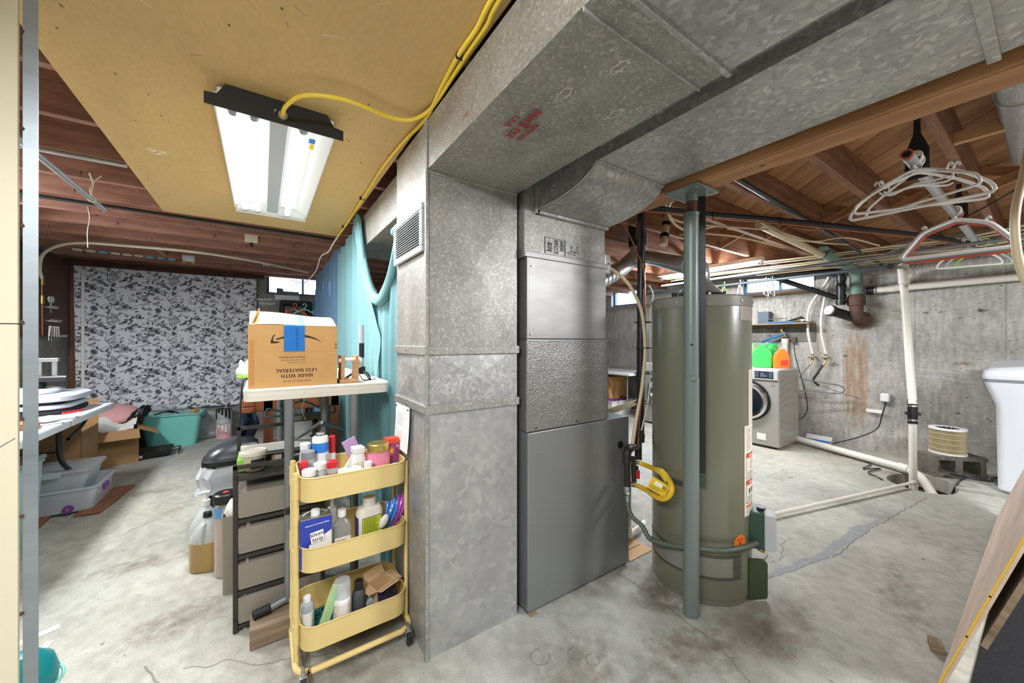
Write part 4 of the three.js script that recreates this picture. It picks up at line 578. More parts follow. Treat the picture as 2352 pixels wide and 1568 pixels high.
// ---------------------------------------------------------------- laundry machines
function roundDoor(t, R, cy, glassMat, ring) {   // on the face x = 0 looking to -x
  part('door_ring', lathe([[R * 0.72, 0.0], [R * 0.74, 0.03], [R * 0.86, 0.045], [R * 0.97, 0.03], [R, 0.0]], 56).rotateZ(P2).translate(0, cy, 0), ring, t);
  const dr = part('door_trim', lathe([[R * 0.98, -0.002], [R * 0.99, 0.014], [R * 1.06, 0.014], [R * 1.08, 0.0]], 56).rotateZ(P2).translate(0, cy, 0), M.black, t);
  for (let i = 0; i < 44; i++) { const a = i / 44 * 2.6 - 0.6; part('door_tick', rb(-0.046, -0.043, -0.002, 0.002, -0.012, 0.012, 0.0008, 1).rotateX(-a).translate(0, cy + R * 0.86 * Math.sin(a), R * 0.86 * Math.cos(a)), M.grey, dr); }
  part('door_glass', lathe([[0.0001, 0.012], [R * 0.4, 0.02], [R * 0.72, 0.026]], 48).rotateZ(P2).translate(0, cy, 0), glassMat, t);
}
function machine(name, label, z, panel) {
  const t = thing(name, label, 'washer', [5.09, 0, z]), W = 0.68, Hh = 0.965, D = 0.6;
  part('body', rb(0.002, D, 0.025, Hh - 0.02, -W / 2, W / 2, 0.018, 3), M.washer, t); part('top', rb(-0.004, D, Hh - 0.03, Hh, -W / 2 - 0.002, W / 2 + 0.002, 0.012, 3), M.washerLt, t);
  for (const [x, s] of [[0.06, 1], [0.06, -1], [D - 0.06, 1], [D - 0.06, -1]]) part('foot', cyl([x, 0, s * 0.28], [x, 0.03, s * 0.28], 0.022), M.black, t);
  part('control_panel', rb(-0.012, 0.02, 0.83, 0.955, -W / 2 + 0.01, W / 2 - 0.01, 0.01), M.washerLt, t);
  roundDoor(t, 0.235, 0.56, M.darkGlass, M.chrome);
  T.lg = T.lg ?? canvas(512, 160, (c, w, h) => { c.fillStyle = '#1c2026'; c.fillRect(0, 0, w, h); c.fillStyle = '#343b44'; c.fillRect(140, 24, 230, 112); c.fillStyle = '#9fb2bf'; for (let i = 0; i < 5; i++) for (const x of [16, 70, 392, 446]) c.fillRect(x, 20 + i * 26, 40, 7); for (let i = 0; i < 4; i++) c.fillRect(160, 40 + i * 24, rr(90, 180), 5); });
  if (panel) { part('display', quad([-0.0125, 0.85, 0.08], [-0.0125, 0.85, 0.285], [-0.0125, 0.935, 0.285], [-0.0125, 0.935, 0.08]), S({ map: T.lg, roughness: 0.25, polygonOffset: true, polygonOffsetFactor: -1 }), t, 'dark control display'); T.ten = canvas(64, 64, (c) => { c.fillStyle = '#55585a'; c.fillRect(4, 4, 56, 44); txt(c, '10', 32, 27, 34, '#e8e8e4'); c.fillStyle = '#6c6f70'; c.fillRect(10, 52, 44, 4); }); part('warranty_badge', quad([0.001, 0.755, 0.26], [0.001, 0.755, 0.295], [0.001, 0.795, 0.295], [0.001, 0.795, 0.26]), decal(T.ten), t, 'small grey badge reading 10'); }
  part('drain_cover', rb(-0.004, 0.01, 0.09, 0.17, 0.1, 0.2, 0.01), M.white, t);
  const side = W / 2; for (let i = 0; i < 5; i++) { const y = 0.84 - i * 0.085, pts = []; for (let k = 0; k <= 10; k++) { const u = k / 10; pts.push([0.04 + 0.5 * u, y + 0.075 * Math.sin(u * 2.4 + 0.25) - 0.05, side + 0.0005]); } part('side_rib', tube(pts, 0.006, 30, 8), M.washer, t); }
  for (let i = 0; i < 3; i++) { const y = 0.36 - i * 0.09, pts = []; for (let k = 0; k <= 10; k++) { const u = k / 10; pts.push([0.06 + 0.48 * u, y - 0.07 * Math.sin(u * 2.6), side + 0.0005]); } part('side_rib', tube(pts, 0.006, 30, 8), M.washer, t); }
  return t;
}
machine('washing_machine', 'graphite front-load washer with detergent bottles on top', -2.21, true);
machine('clothes_dryer', 'graphite front-load machine half hidden behind the water heater', -3.41, false).userData.category = 'dryer';
// detergent jugs
function jug(name, label, x, z, mat, capMat, s, h, turn, lab) {
  const t = thing(name, label, 'bottle', [x, 0.966, z], turn);
  const out = [[-0.085, 0], [0.085, 0], [0.09, 0.02], [0.09, 0.15], [0.06, 0.21], [0.028, 0.235], [0.028, 0.255], [-0.028, 0.255], [-0.028, 0.235], [-0.07, 0.2], [-0.09, 0.14], [-0.09, 0.02]].map(([a, b]) => [a * s, b * h]);
  const sh = new THREE.Shape(out.map(([a, b]) => new THREE.Vector2(a, b))), ho = new THREE.Path(); ho.absellipse(-0.052 * s, 0.15 * h, 0.018 * s, 0.038 * h, 0, 6.283, true, 0.3); sh.holes.push(ho);
  const g = new THREE.ExtrudeGeometry(sh, { depth: 0.06 * s, bevelEnabled: true, bevelSize: 0.014, bevelThickness: 0.018, bevelSegments: 3, curveSegments: 10 }); g.translate(0, 0.013, -0.03 * s); part('bottle', toCreasedNormals(g, 0.8), mat, t);
  part('cap', cyl([0, 0.25 * h, 0], [0, 0.3 * h, 0], 0.03 * s, 0.027 * s, 24), capMat, t); if (lab) part('label', rb(-0.02 * s, 0.075 * s, 0.03, 0.12 * h, 0.03 * s + 0.018, 0.03 * s + 0.0195, 0.0006, 1), lab, t); return t;
}
jug('detergent_jug', 'pale lime detergent jug on the washer next to the water heater', 5.5, -2.36, S({ color: col('#9fdc86'), roughness: 0.35 }), M.green, 0.95, 1.1, -1.0);
jug('detergent_jug', 'bright green detergent jug with clear cap on the washer', 5.36, -2.16, M.green, M.clearJug, 1, 1.05, -1.0, null);
jug('detergent_jug', 'green detergent jug with blue cap and red label on the washer', 5.52, -2.11, M.green, M.blue, 0.9, 1.1, -0.7, M.redOr);
jug('detergent_jug', 'orange detergent jug with white cap on the washer', 5.4, -1.96, M.orange, M.white, 0.8, 0.85, -1.0, S({ color: col('#c93a22'), roughness: 0.4 }));
// shelf above the machine
{
  const t = thing('wall_shelf', 'narrow wooden shelf with a plywood back above the washer', 'shelf'); part('board', rb(RW - 0.24, RW - 0.002, 1.53, 1.548, -2.95, -1.8, 0.002, 1, 'z'), M.oldwood, t); part('back_panel', bx(RW - 0.014, RW - 0.002, 1.3, 1.53, -2.95, -1.8, 'z'), M.concrete, t); part('bracket', bx(RW - 0.05, RW - 0.014, 1.49, 1.53, -2.95, -1.8, 'z'), M.oldwood, t);
}
one('file_box', 'dusty blue-grey box standing on the wooden wall shelf', 'box', rb(5.86, 5.98, 1.548, 1.72, -2.42, -2.28, 0.004), S({ color: col('#55606b'), roughness: 0.6 }));
one('folder_stack', 'dark grey papers leaning on the wooden wall shelf', 'papers', [rb(5.82, 5.98, 1.549, 1.575, -2.3, -2.12, 0.002), rb(5.84, 5.97, 1.575, 1.58, -2.28, -2.1, 0.001).rotateZ(0.12).translate(0.19, -0.66, 0)].map((g) => g), S({ color: col('#6d6a66'), roughness: 0.8 }));
one('hand_brush', 'blue handled brush lying along the wooden wall shelf', 'brush', [cyl([5.82, 1.562, -2.26], [5.82, 1.562, -2.02], 0.011), rb(5.8, 5.84, 1.55, 1.57, -2.04, -1.96, 0.004)], M.blue);
one('dust_pan', 'grey dustpan on the right of the wooden wall shelf', 'dustpan', grid((u, v) => [5.84 + 0.12 * v, 1.56 + 0.06 * u * (1 - 0.5 * v) + 0.015, -2.06 + 0.17 * u], 6, 4, 0.003), S({ color: col('#76787a'), roughness: 0.5, side: THREE.DoubleSide }));
one('rag', 'crumpled white rag on the right end of the wooden wall shelf', 'rag', grid((u, v) => [5.82 + 0.12 * u, 1.553 + 0.035 * Math.abs(Math.sin(u * 7 + v * 5)) * Math.sin(Math.PI * v) + 0.004, -1.97 + 0.14 * v + 0.015 * Math.sin(u * 9)], 14, 12, 0.003), M.whiteCloth);
// water lines and valves on the wall
for (const [lab, x0, z0, z1, top] of [['left white water hose dropping to a tap behind the washer', 5.92, -1.8, -1.84, -1.62], ['right white water hose dropping to a tap behind the washer', 5.95, -1.67, -1.72, -1.6]]) {
  const t = thing('water_line', lab, 'pipe'); part('hose', tube([[x0, 2.2, top], [x0, 2.05, top - 0.04], [x0, 1.75, z0 - 0.03], [x0, 1.45, z0 - 0.05], [x0, 1.13, z0]], 0.015, 50, 10), M.pvc, t);
  const b = part('tap_body', [cyl([x0, 1.06, z0], [x0, 1.14, z0], 0.016), cyl([RW - 0.002, 1.1, z0], [x0 - 0.03, 1.1, z0], 0.012)], M.brass, t); part('tap_handle', rb(x0 - 0.05, x0 - 0.03, 1.085, 1.115, z0 - 0.035, z0 + 0.035, 0.006), M.steel, b); part('spout', cyl([x0, 1.06, z0], [x0 - 0.02, 1.0, z0 - 0.02], 0.012), M.brass, b);
}
one('fill_hose', 'grey braided hose looping behind the washer from the left tap', 'hose', tube([[5.9, 1.0, -1.82], [5.86, 0.93, -1.86], [5.8, 0.87, -1.88], [5.75, 0.82, -1.86], [5.78, 0.79, -1.65], [5.84, 0.76, -1.5], [5.86, 0.7, -1.47], [5.84, 0.66, -1.55], [5.79, 0.67, -1.75], [5.74, 0.66, -1.9]], 0.009, 80, 8), M.grey);
one('fill_hose', 'black hose from the right tap behind the washer', 'hose', tube([[5.93, 1.0, -1.7], [5.9, 0.9, -1.74], [5.88, 0.8, -1.78], [5.87, 0.74, -1.72]], 0.013, 40, 8), M.black);
one('power_cable', 'black power cable falling behind the washer from a wall plug', 'cable', tube([[5.97, 1.27, -2.02], [5.96, 1.1, -2.0], [5.95, 0.9, -1.95], [5.94, 0.6, -1.88], [5.93, 0.4, -1.86], [5.88, 0.28, -1.92], [5.75, 0.26, -2.0]], 0.006, 60, 8), M.black);
{ const t = thing('wall_outlet', 'brown wall plug under the wooden shelf', 'outlet'); part('plug', rb(RW - 0.06, RW - 0.014, 1.28, 1.36, -2.05, -2.0, 0.004), S({ color: col('#5a4432'), roughness: 0.6 }), t); }
one('gas_stub', 'short brass pipe with a blue hose under the wall shelf', 'pipe', [bent([[RW - 0.02, 1.46, -2.15], [RW - 0.1, 1.46, -2.15], [RW - 0.1, 1.36, -2.1]], 0.011, 0.02, 4, 10), cyl([RW - 0.1, 1.43, -2.15], [RW - 0.1, 1.47, -2.15], 0.018)], M.brass);
one('drain_hose', 'blue hose looping over the washer to the white standpipe', 'hose', tube([[RW - 0.1, 1.24, -2.42], [RW - 0.12, 1.3, -2.36], [RW - 0.12, 1.34, -2.28], [RW - 0.1, 1.38, -2.18], [RW - 0.09, 1.42, -2.1]], 0.016, 30, 10), S({ color: col('#2d6ea6'), roughness: 0.5 }));
one('standpipe', 'short white standpipe on the wall above the orange jug', 'pipe', [cyl([5.96, 1.02, -2.12], [5.96, 1.3, -2.12], 0.035), cyl([5.96, 1.27, -2.12], [5.96, 1.34, -2.12], 0.042)], M.pvc);
// ---------------------------------------------------------------- pipes on the right wall
{
  const t = thing('drain_pipe', 'black plastic drain stack with a white cleanout cap on the right wall', 'pipe');
  part('pipe', bent([[5.2, 2.19, -3.3], [5.35, 2.18, -2.5], [5.75, 2.16, -1.6], [5.78, 2.12, -1.48], [5.78, 1.74, -1.48]], 0.045, 0.09, 6, 20), M.black, t);
  for (const [y0, y1] of [[2.03, 2.07], [1.94, 1.98], [1.82, 1.86], [1.76, 1.79]]) part('coupling', cyl([5.78, y0, -1.48], [5.78, y1, -1.48], 0.053, 0.053, 24), M.black, t);
  part('wye', cyl([5.7, 1.66, -1.53], [5.96, 1.58, -1.38], 0.056, 0.056, 24), M.black, t); part('cleanout_ring', cyl([5.69, 1.665, -1.537], [5.66, 1.674, -1.553], 0.066, 0.066, 28), M.black, t);
  const cp = part('cleanout_cap', cyl([5.66, 1.674, -1.553], [5.645, 1.679, -1.561], 0.056, 0.056, 28), M.white, t, 'white threaded cap'); part('cap_square', rb(-0.022, 0.022, -0.022, 0.022, -0.012, 0.012, 0.003).rotateY(-1.05).translate(5.64, 1.68, -1.565), M.white, cp);
  part('support_strap', cyl([5.25, 2.1, -2.0], [5.74, 1.83, -1.52], 0.03, 0.03, 16), M.black, t);
}
{
  const t = thing('cast_iron_stack', 'green painted cast iron drain entering the concrete wall', 'pipe');
  part('pipe', bent([[4.75, 2.22, -1.36], [5.55, 2.18, -1.36], [5.86, 2.14, -1.36], [5.86, 1.78, -1.36]], 0.06, 0.12, 8, 24), M.greenIron, t); part('hub', lathe([[0.06, 1.72], [0.082, 1.73], [0.085, 1.82], [0.07, 1.85], [0.06, 1.86]], 28).translate(5.86, 0, -1.36), M.rust, t, 'rusty bell joint');
  part('elbow', bent([[5.86, 1.73, -1.36], [5.86, 1.6, -1.36], [6.02, 1.55, -1.33]], 0.064, 0.09, 8, 24), M.rust, t); part('mortar_collar', lathe([[0.09, 0], [0.1, 0.03], [0.07, 0.05]], 16).rotateZ(P2).translate(RW - 0.001, 1.56, -1.34), M.rust, t);
}
{
  const t = thing('wall_pipe', 'long white plastic pipe along the concrete wall', 'pipe'); part('pipe', cyl([5.95, 1.9, -1.22], [5.95, 1.935, 1.6], 0.036, 0.036, 22), M.pvc, t); part('rubber_coupling', cyl([5.95, 1.898, -1.3], [5.95, 1.9, -1.2], 0.047, 0.047, 22), M.black, t); for (const z of [-1.29, -1.21]) part('hose_clamp', cyl([5.95, 1.899, z - 0.008], [5.95, 1.899, z + 0.008], 0.049, 0.049, 22), M.steel, t);
  part('wye', bent([[5.95, 1.905, -1.05], [5.95, 1.93, -0.98], [5.9, 2.05, -0.93]], 0.04, 0.05, 6, 18), M.pvc, t); part('coupling', cyl([5.95, 1.903, -1.1], [5.95, 1.905, -1.04], 0.042, 0.042, 22), M.pvc, t); part('pipe_strap', rb(5.9, 6.02, 1.975, 1.985, 0.2, 0.22, 0.002, 1), M.steel, t);
}
{
  const t = thing('sump_riser', 'white plastic discharge pipe rising out of the sump pit', 'pipe');
  part('pipe', bent([[4.98, -0.5, -0.76], [4.99, 0.55, -0.765]], 0.028, 0.02, 4, 22), M.pvc, t); part('upper_pipe', bent([[4.99, 0.72, -0.765], [5.28, 2.03, -0.88], [5.9, 2.06, -0.92]], 0.03, 0.07, 8, 22), M.pvc, t);
  part('check_valve', [cyl([4.99, 0.54, -0.765], [5.01, 0.76, -0.77], 0.035, 0.035, 22), cyl([4.995, 0.62, -0.766], [4.997, 0.645, -0.767], 0.052, 0.052, 6)], M.black, t, 'black rubber check valve'); for (const y of [0.57, 0.7, 0.745]) part('hose_clamp', cyl([4.985 + (y - 0.5) * 0.09, y - 0.007, -0.765], [4.987 + (y - 0.5) * 0.09, y + 0.007, -0.766], 0.038, 0.038, 22), M.steel, t);
  part('top_elbow', bent([[5.26, 1.94, -0.87], [5.285, 2.05, -0.885], [5.4, 2.06, -0.89]], 0.037, 0.06, 8, 22), M.pvc, t); part('reducer', cyl([5.235, 1.86, -0.864], [5.262, 1.95, -0.872], 0.036, 0.036, 22), M.pvc, t);
}
{
  const t = thing('floor_drain_line', 'thick white plastic pipe on the floor along the wall to the pit', 'pipe'); part('pipe', cyl([5.75, 0.062, -2.1], [5.25, 0.05, -0.86], 0.036, 0.036, 22), M.pvc, t); part('coupling', cyl([5.262, 0.052, -0.9], [5.235, 0.045, -0.83], 0.044, 0.044, 22), M.pvc, t); part('end_pipe', bent([[5.24, 0.045, -0.84], [5.18, 0.02, -0.74], [5.14, -0.12, -0.66]], 0.036, 0.06, 5, 20), M.pvc, t);
}
{
  const t = thing('drain_line', 'slim white plastic drain running across the floor to the pit', 'pipe'); part('pipe', cyl([2.26, 0.03, -1.4], [4.83, 0.035, -0.74], 0.0125, 0.0125, 16), M.pvc, t); part('elbow', bent([[4.79, 0.035, -0.75], [4.87, 0.036, -0.73], [4.87, -0.06, -0.73]], 0.018, 0.03, 6, 16), M.pvc, t); part('drop', cyl([4.87, -0.3, -0.73], [4.87, -0.04, -0.73], 0.0145, 0.0145, 16), M.pvc, t);
}
{
  // hollow concrete block lying with its cells facing the room
  const t = thing('cinder_block', 'hollow concrete block on the floor beside the sump pit', 'block', [5.56, 0, -0.6], -0.83); const s = new THREE.Shape([[-0.2, 0], [0.2, 0], [0.2, 0.195], [-0.2, 0.195]].map(([a, b]) => new THREE.Vector2(a, b)));
  for (const k of [-1, 1]) { const h = new THREE.Path(); h.moveTo(k * 0.095 - 0.07, 0.035); h.lineTo(k * 0.095 - 0.07, 0.16); h.lineTo(k * 0.095 + 0.07, 0.16); h.lineTo(k * 0.095 + 0.07, 0.035); s.holes.push(h); }
  const g = new THREE.ExtrudeGeometry(s, { depth: 0.18, bevelEnabled: true, bevelSize: 0.005, bevelThickness: 0.005, bevelSegments: 1 }); g.translate(0, 0.005, -0.09); part('block_body', uvm(g), M.block, t); for (const y of [0.02, 0.165]) part('end_rib', rb(0.2, 0.222, y, y + 0.03, -0.09, 0.09, 0.006), M.block, t);
}
{
  const t = thing('air_filter', 'round pleated air filter standing on the concrete block', 'filter', [5.57, 0.206, -0.62]); const R = 0.122, h = 0.25, pts = []; for (let i = 0; i < 160; i++) { const a = i / 160 * 6.2832, r = R - (i % 2) * 0.008; pts.push([r * Math.cos(a), 0, r * Math.sin(a)]); }
  part('pleats', loft([pts.map(([x, , z]) => [x, h - 0.015, z]), pts.map(([x, , z]) => [x, 0.015, z])], false), M.filter, t); for (let i = 0; i < 4; i++) part('mesh_ring', new THREE.TorusGeometry(R + 0.001, 0.002, 5, 60).rotateX(P2).translate(0, 0.05 + i * 0.05, 0), M.cream, t);
  part('bottom_ring', lathe([[0.07, 0], [R + 0.006, 0], [R + 0.006, 0.016], [0.07, 0.016]], 48), M.white, t); part('top_ring', lathe([[0.08, h - 0.016], [0.08, h], [R + 0.006, h], [R + 0.008, h - 0.006], [R + 0.006, h - 0.016]], 48), M.white, t); part('inner_core', lathe([[0.08, h - 0.004], [0.08, 0.02], [0.0001, 0.02]], 32), S({ color: col('#20282c'), roughness: 0.9, side: THREE.DoubleSide }), t);
}
{
  const t = thing('water_softener', 'white cabinet water softener with a flared lid by the concrete wall', 'softener', [5.5, 0, -0.03]);
  const L = (w, d, y, r = 0.05) => rloop(w, d, r).map(([x, z]) => [x, y, z]);
  part('tank', loft([L(0.45, 0.5, 0.005), L(0.5, 0.55, 0.03), L(0.5, 0.57, 0.74), L(0.54, 0.62, 0.83), L(0.56, 0.7, 0.95)].reverse(), true, true), M.softener, t); part('grey_band', loft([L(0.565, 0.705, 0.95), L(0.565, 0.705, 0.975)].reverse(), true, true), M.grey, t);
  const lid = loft([L(0.57, 0.71, 0.975), L(0.575, 0.715, 1.0), L(0.56, 0.7, 1.04), L(0.5, 0.64, 1.06)].reverse(), true, true), p = lid.attributes.position; for (let i = 0; i < p.count; i++) if (p.getY(i) > 1.01) p.setY(i, p.getY(i) + 0.1 * (p.getX(i) + 0.28) + 0.12 * (p.getZ(i) + 0.35)); lid.computeVertexNormals(); part('lid', lid, M.softener, t); part('button', cyl([-0.2, 1.08, -0.1], [-0.2, 1.098, -0.1], 0.022, 0.022, 18), M.grey, t);
}
{
  const t = thing('wall_plug', 'white leak alarm plugged into the concrete wall', 'plug'); part('body', rb(RW - 0.07, RW - 0.004, 0.6, 0.7, -1.18, -1.1, 0.02, 3), M.white, t); part('socket_box', rb(RW - 0.03, RW - 0.001, 0.57, 0.68, -1.17, -1.08, 0.004), M.grey, t); part('cord', tube([[RW - 0.04, 0.6, -1.13], [RW - 0.06, 0.45, -1.16], [RW - 0.08, 0.28, -1.2], [RW - 0.15, 0.16, -1.35], [5.75, 0.06, -1.55]], 0.006, 40, 8), M.black, t); part('paper_tag', rb(RW - 0.05, RW - 0.046, 0.46, 0.5, -1.3, -1.16, 0.001, 1), M.paper, t);
}
one('sump_cable', 'thin black cable snaking over the floor into the sump pit', 'cable', tube([[5.6, 0.012, -1.5], [5.45, 0.012, -1.25], [5.3, 0.012, -1.12], [5.05, 0.012, -1.12], [5.2, 0.012, -1.02], [4.95, 0.012, -1.06], [4.82, 0.012, -0.95], [4.85, -0.1, -0.82]], 0.006, 70, 8), M.black);
one('sump_cable', 'thick black cables coiling out of the pit past the block', 'cable', tube([[5.16, -0.2, -0.58], [5.2, 0.02, -0.52], [5.3, 0.07, -0.48], [5.38, 0.05, -0.58], [5.48, 0.03, -0.36], [5.7, 0.02, -0.35], [5.85, 0.02, -0.2]], 0.008, 60, 8), M.black);
{ const t = thing('baseboard_scrap', 'white and blue board leaning behind the washer corner', 'board'); part('board', rb(-0.006, 0.006, 0, 0.13, -0.13, 0.13, 0.002, 1).rotateZ(-0.8).translate(5.8, 0.01, -1.72), M.white, t); part('stripe', rb(-0.009, -0.0065, 0.03, 0.06, -0.13, 0.13, 0.001, 1).rotateZ(-0.8).translate(5.8, 0.01, -1.72), M.blue, t); }
// ---------------------------------------------------------------- plywood lean-to at the right edge
{
  const t = thing('plywood_sheet', 'large pale plywood sheet leaning at the right with a yellow edge', 'plywood', [0, 0, 0]); const lean = 0.29, H = 1.22, dz = Math.sin(lean) * H, dy = Math.cos(lean) * H;
  const mk = (x0, x1, o, th, m, name, lab) => { const g = rb(x0, x1, 0, H, -th, 0, 0.001, 1); g.translate(0, 0, o); const q = part(name, g, m, t, lab); q.rotation.x = lean; q.position.set(0, 0.006, -0.245); return q; };
  const b = mk(2.1, 4.53, 0, 0.016, M.ply, 'sheet'); part('edge_tape', rb(2.094, 2.1, 0, H, -0.0162, -0.0105, 0.001, 1), M.yellow, b, 'yellow painted edge');
  for (const [a, c] of [[0.42, 0.46], [0.24, 0.25]]) part('tape_mark', rb(2.092, 2.0945, a, a + 0.006, -0.0164, -0.01, 0.0005, 1), M.dark, b);
}
one('board_offcut', 'narrow particle board propped behind the plywood sheet', 'board', (() => { const g = rb(2.16, 3.6, 0.18, 0.95, -0.018, 0, 0.001, 1); g.rotateX(0.3); g.translate(0, 0.02, -0.2); return g; })(), M.oldwood);
one('carpet_piece', 'dark speckled carpet piece on the floor behind the plywood', 'carpet', rb(1.95, 3.4, 0.0, 0.012, -0.19, 1.2, 0.004, 1), M.carpet);
{ const t = thing('paint_stick', 'wooden paint stir stick standing behind the plywood', 'stick', [2.42, 0.013, 0.06]); T.stick = canvas(64, 256, (c) => { c.fillStyle = '#d9d3bb'; c.fillRect(0, 0, 64, 256); txt(c, 'BEHR', 32, 60, 30, '#2a2a28', 'sans-serif', true, 'center', P2); txt(c, 'ALL', 32, 160, 26, '#2a2a28', 'sans-serif', true, 'center', P2); }); const m = part('stick', uvm(rb(-0.014, 0.014, 0, 0.5, -0.0025, 0.0025, 0.001, 1)), S({ map: T.stick, roughness: 0.8 }), t); const uv = m.geometry.attributes.uv, p = m.geometry.attributes.position; for (let i = 0; i < uv.count; i++) uv.setXY(i, (p.getX(i) + 0.014) / 0.028, p.getY(i) / 0.5); m.rotation.set(0.25, -1.25, 0.0, 'YXZ'); }
one('wood_chip', 'small wooden offcut on the floor beside the plywood', 'offcut', turnY(rb(-0.03, 0.03, 0, 0.035, -0.02, 0.02, 0.002), 0.3).translate(2.36, 0, -0.295), M.oldwood);
// ---------------------------------------------------------------- overhead rods, hangers, cables
function hangerGeo(w, h, r, kind = 0) {   // lies in the yz plane, hook centre at the origin
  const hook = []; for (let i = 0; i <= 12; i++) { const a = -0.6 + i / 12 * 3.9; hook.push([0, 0.012 + 0.024 * Math.sin(a), -0.024 * Math.cos(a) * -1]); } hook.reverse(); 
  const stem = [[0, -0.012, 0.0], [0, -0.045, 0.0]];
  const body = [[0, -0.05, 0], [0, -0.065, w * 0.12], [0, -0.1, w * 0.3], [0, -h + 0.045, w * 0.46], [0, -h + 0.015, w * 0.5], [0, -h, w * 0.46], [0, -h, 0], [0, -h, -w * 0.46], [0, -h + 0.015, -w * 0.5], [0, -h + 0.045, -w * 0.46], [0, -0.1, -w * 0.3], [0, -0.065, -w * 0.12]];
  const list = [new THREE.TubeGeometry(new THREE.CatmullRomCurve3(body.map((p) => V(...p)), true, 'catmullrom', 0.35), 90, r, 8, true), new THREE.TubeGeometry(new THREE.CatmullRomCurve3([[0, 0.0, -0.021], [0, 0.017, -0.016], [0, 0.025, 0], [0, 0.018, 0.015], [0, 0, 0.02], [0, -0.018, 0.012], [0, -0.03, 0], [0, -0.055, 0]].map((p) => V(...p))), 24, r * 0.75, 8)];
  if (kind) list.push(tube([[0, -0.11, -w * 0.26], [0, -h * 0.62, -w * 0.2], [0, -h * 0.55, 0], [0, -h * 0.62, w * 0.2], [0, -0.11, w * 0.26]], r * 0.7, 30, 6)); for (const s of [-1, 1]) list.push(tube([[0, -0.085, s * w * 0.25], [0, -0.06, s * w * 0.28], [0, -0.075, s * w * 0.3]], r * 0.7, 8, 6));
  return list;
}
function hanger(label, mat, pos, turn, w = 0.38, h = 0.2, r = 0.007, kind = 1, group) { const t = thing('clothes_hanger', label, 'hanger', pos, turn, group), L = hangerGeo(w, h, r, kind); part('body', merge([L[0], ...L.slice(2)]), mat, t); part('hook', L[1], mat, t); return t; }
{
  const t = thing('hanging_rod', 'galvanized pipe rod hung from black straps under the joists', 'rod'); part('pipe', cyl([2.12, 2.04, -0.34], [4.2, 2.03, -0.345], 0.019, 0.019, 22), M.steel, t); part('rusty_end', lathe([[0.0135, 0], [0.0135, 0.012], [0.0196, 0.012], [0.0196, -0.012]], 22).rotateZ(P2).translate(2.12, 2.04, -0.34), S({ color: col('#a4503e'), roughness: 0.6 }), t, 'red painted end'); part('bore', cyl([2.119, 2.04, -0.34], [2.1175, 2.04, -0.34], 0.0135, 0.0135, 18), M.black, t);
  for (const x of [2.3, 3.45]) { const st = [[-0.009, 0.2], [0.009, 0.2], [0.01, 0.14], [0.034, 0.07], [0.036, -0.02], [0.03, -0.05], [-0.03, -0.05], [-0.036, -0.02], [-0.034, 0.07], [-0.01, 0.14]]; part('strap', prism(st, 0.005, 0.001).rotateY(P2).translate(x, 2.04, -0.34), M.rubber, t, 'black rubber strap'); }
}
hanger('nearest white plastic hanger on the galvanized rod', M.white, [2.22, 2.054, -0.335], 0.02, 0.4, 0.205, 0.006, 1);
hanger('second white plastic hanger turned askew on the galvanized rod', M.white, [2.27, 2.054, -0.335], 0.5, 0.4, 0.19, 0.006, 1);
hanger('third white plastic hanger turned the other way on the rod', M.white, [2.25, 2.054, -0.335], -0.45, 0.38, 0.18, 0.0055, 1);
hanger('broad white hanger in front of the red one', M.white, [3.3, 2.048, -0.34], 0.06, 0.42, 0.24, 0.011, 0);
hanger('grey hanger between white and red ones', M.grey, [3.34, 2.046, -0.34], 0.04, 0.42, 0.245, 0.009, 0);
hanger('orange-red plastic hanger on the galvanized rod', M.redOr, [3.38, 2.045, -0.34], 0.04, 0.42, 0.25, 0.009, 0);
hanger('small white hanger nearest the concrete wall pipe', M.white, [4.75, 2.11, -0.42], 0.3, 0.34, 0.2, 0.008, 0); hanger('small pale hanger beside the green hanger', M.greyLt, [4.8, 2.11, -0.38], 0.25, 0.34, 0.2, 0.008, 0); hanger('small green hanger at the end of the far rod', M.lime, [4.86, 2.11, -0.34], 0.2, 0.34, 0.2, 0.007, 0);
one('thin_rod', 'thin grey rod carrying the small hangers near the concrete wall', 'rod', cyl([4.55, 2.115, -0.44], [5.1, 2.115, -0.3], 0.009, 0.009, 12), M.steel);
// straight pipes and conduits
const bar = (name, label, cat, a, b, r, mat, extra) => { const t = thing(name, label, cat); part('pipe', cyl(a, b, r, r, 18), mat, t); (extra ?? []).forEach(([n, p, q, rr2, m]) => part(n, cyl(p, q, rr2, rr2, 18), m, t)); return t; };
bar('conduit', 'black plastic pipe running under the joists to the wall', 'pipe', [1.78, 2.215, -1.0], [6.0, 2.2, -1.17], 0.0155, M.black);
bar('conduit', 'grey steel conduit crossing below the joists near the hangers', 'pipe', [4.6, 2.07, -3.1], [4.6, 2.06, 1.2], 0.0145, M.greyTube);
bar('conduit', 'dark steel rod above the washer holding a few hangers', 'pipe', [5.2, 2.075, -3.9], [5.2, 2.05, -0.95], 0.017, S({ color: col('#4c565e'), roughness: 0.4, metalness: 0.4 }), [['end_collar', [5.2, 2.05, -0.97], [5.2, 2.05, -0.93], 0.024, M.iron]]);
bar('vent_line', 'tan plastic vent pipe under the joists above the laundry', 'pipe', [3.15, 2.2, -1.29], [4.75, 2.19, -1.37], 0.032, M.pvcTan, [['coupling', [3.7, 2.197, -1.317], [3.76, 2.197, -1.32], 0.036, M.pvcTan]]);
bar('round_duct', 'round galvanized duct between joists at the top right', 'duct', [1.78, 2.3, -0.075], [3.3, 2.29, -0.08], 0.075, M.galvPipe, [['duct_joint', [2.45, 2.296, -0.077], [2.49, 2.296, -0.077], 0.079, M.galvPipe]]);
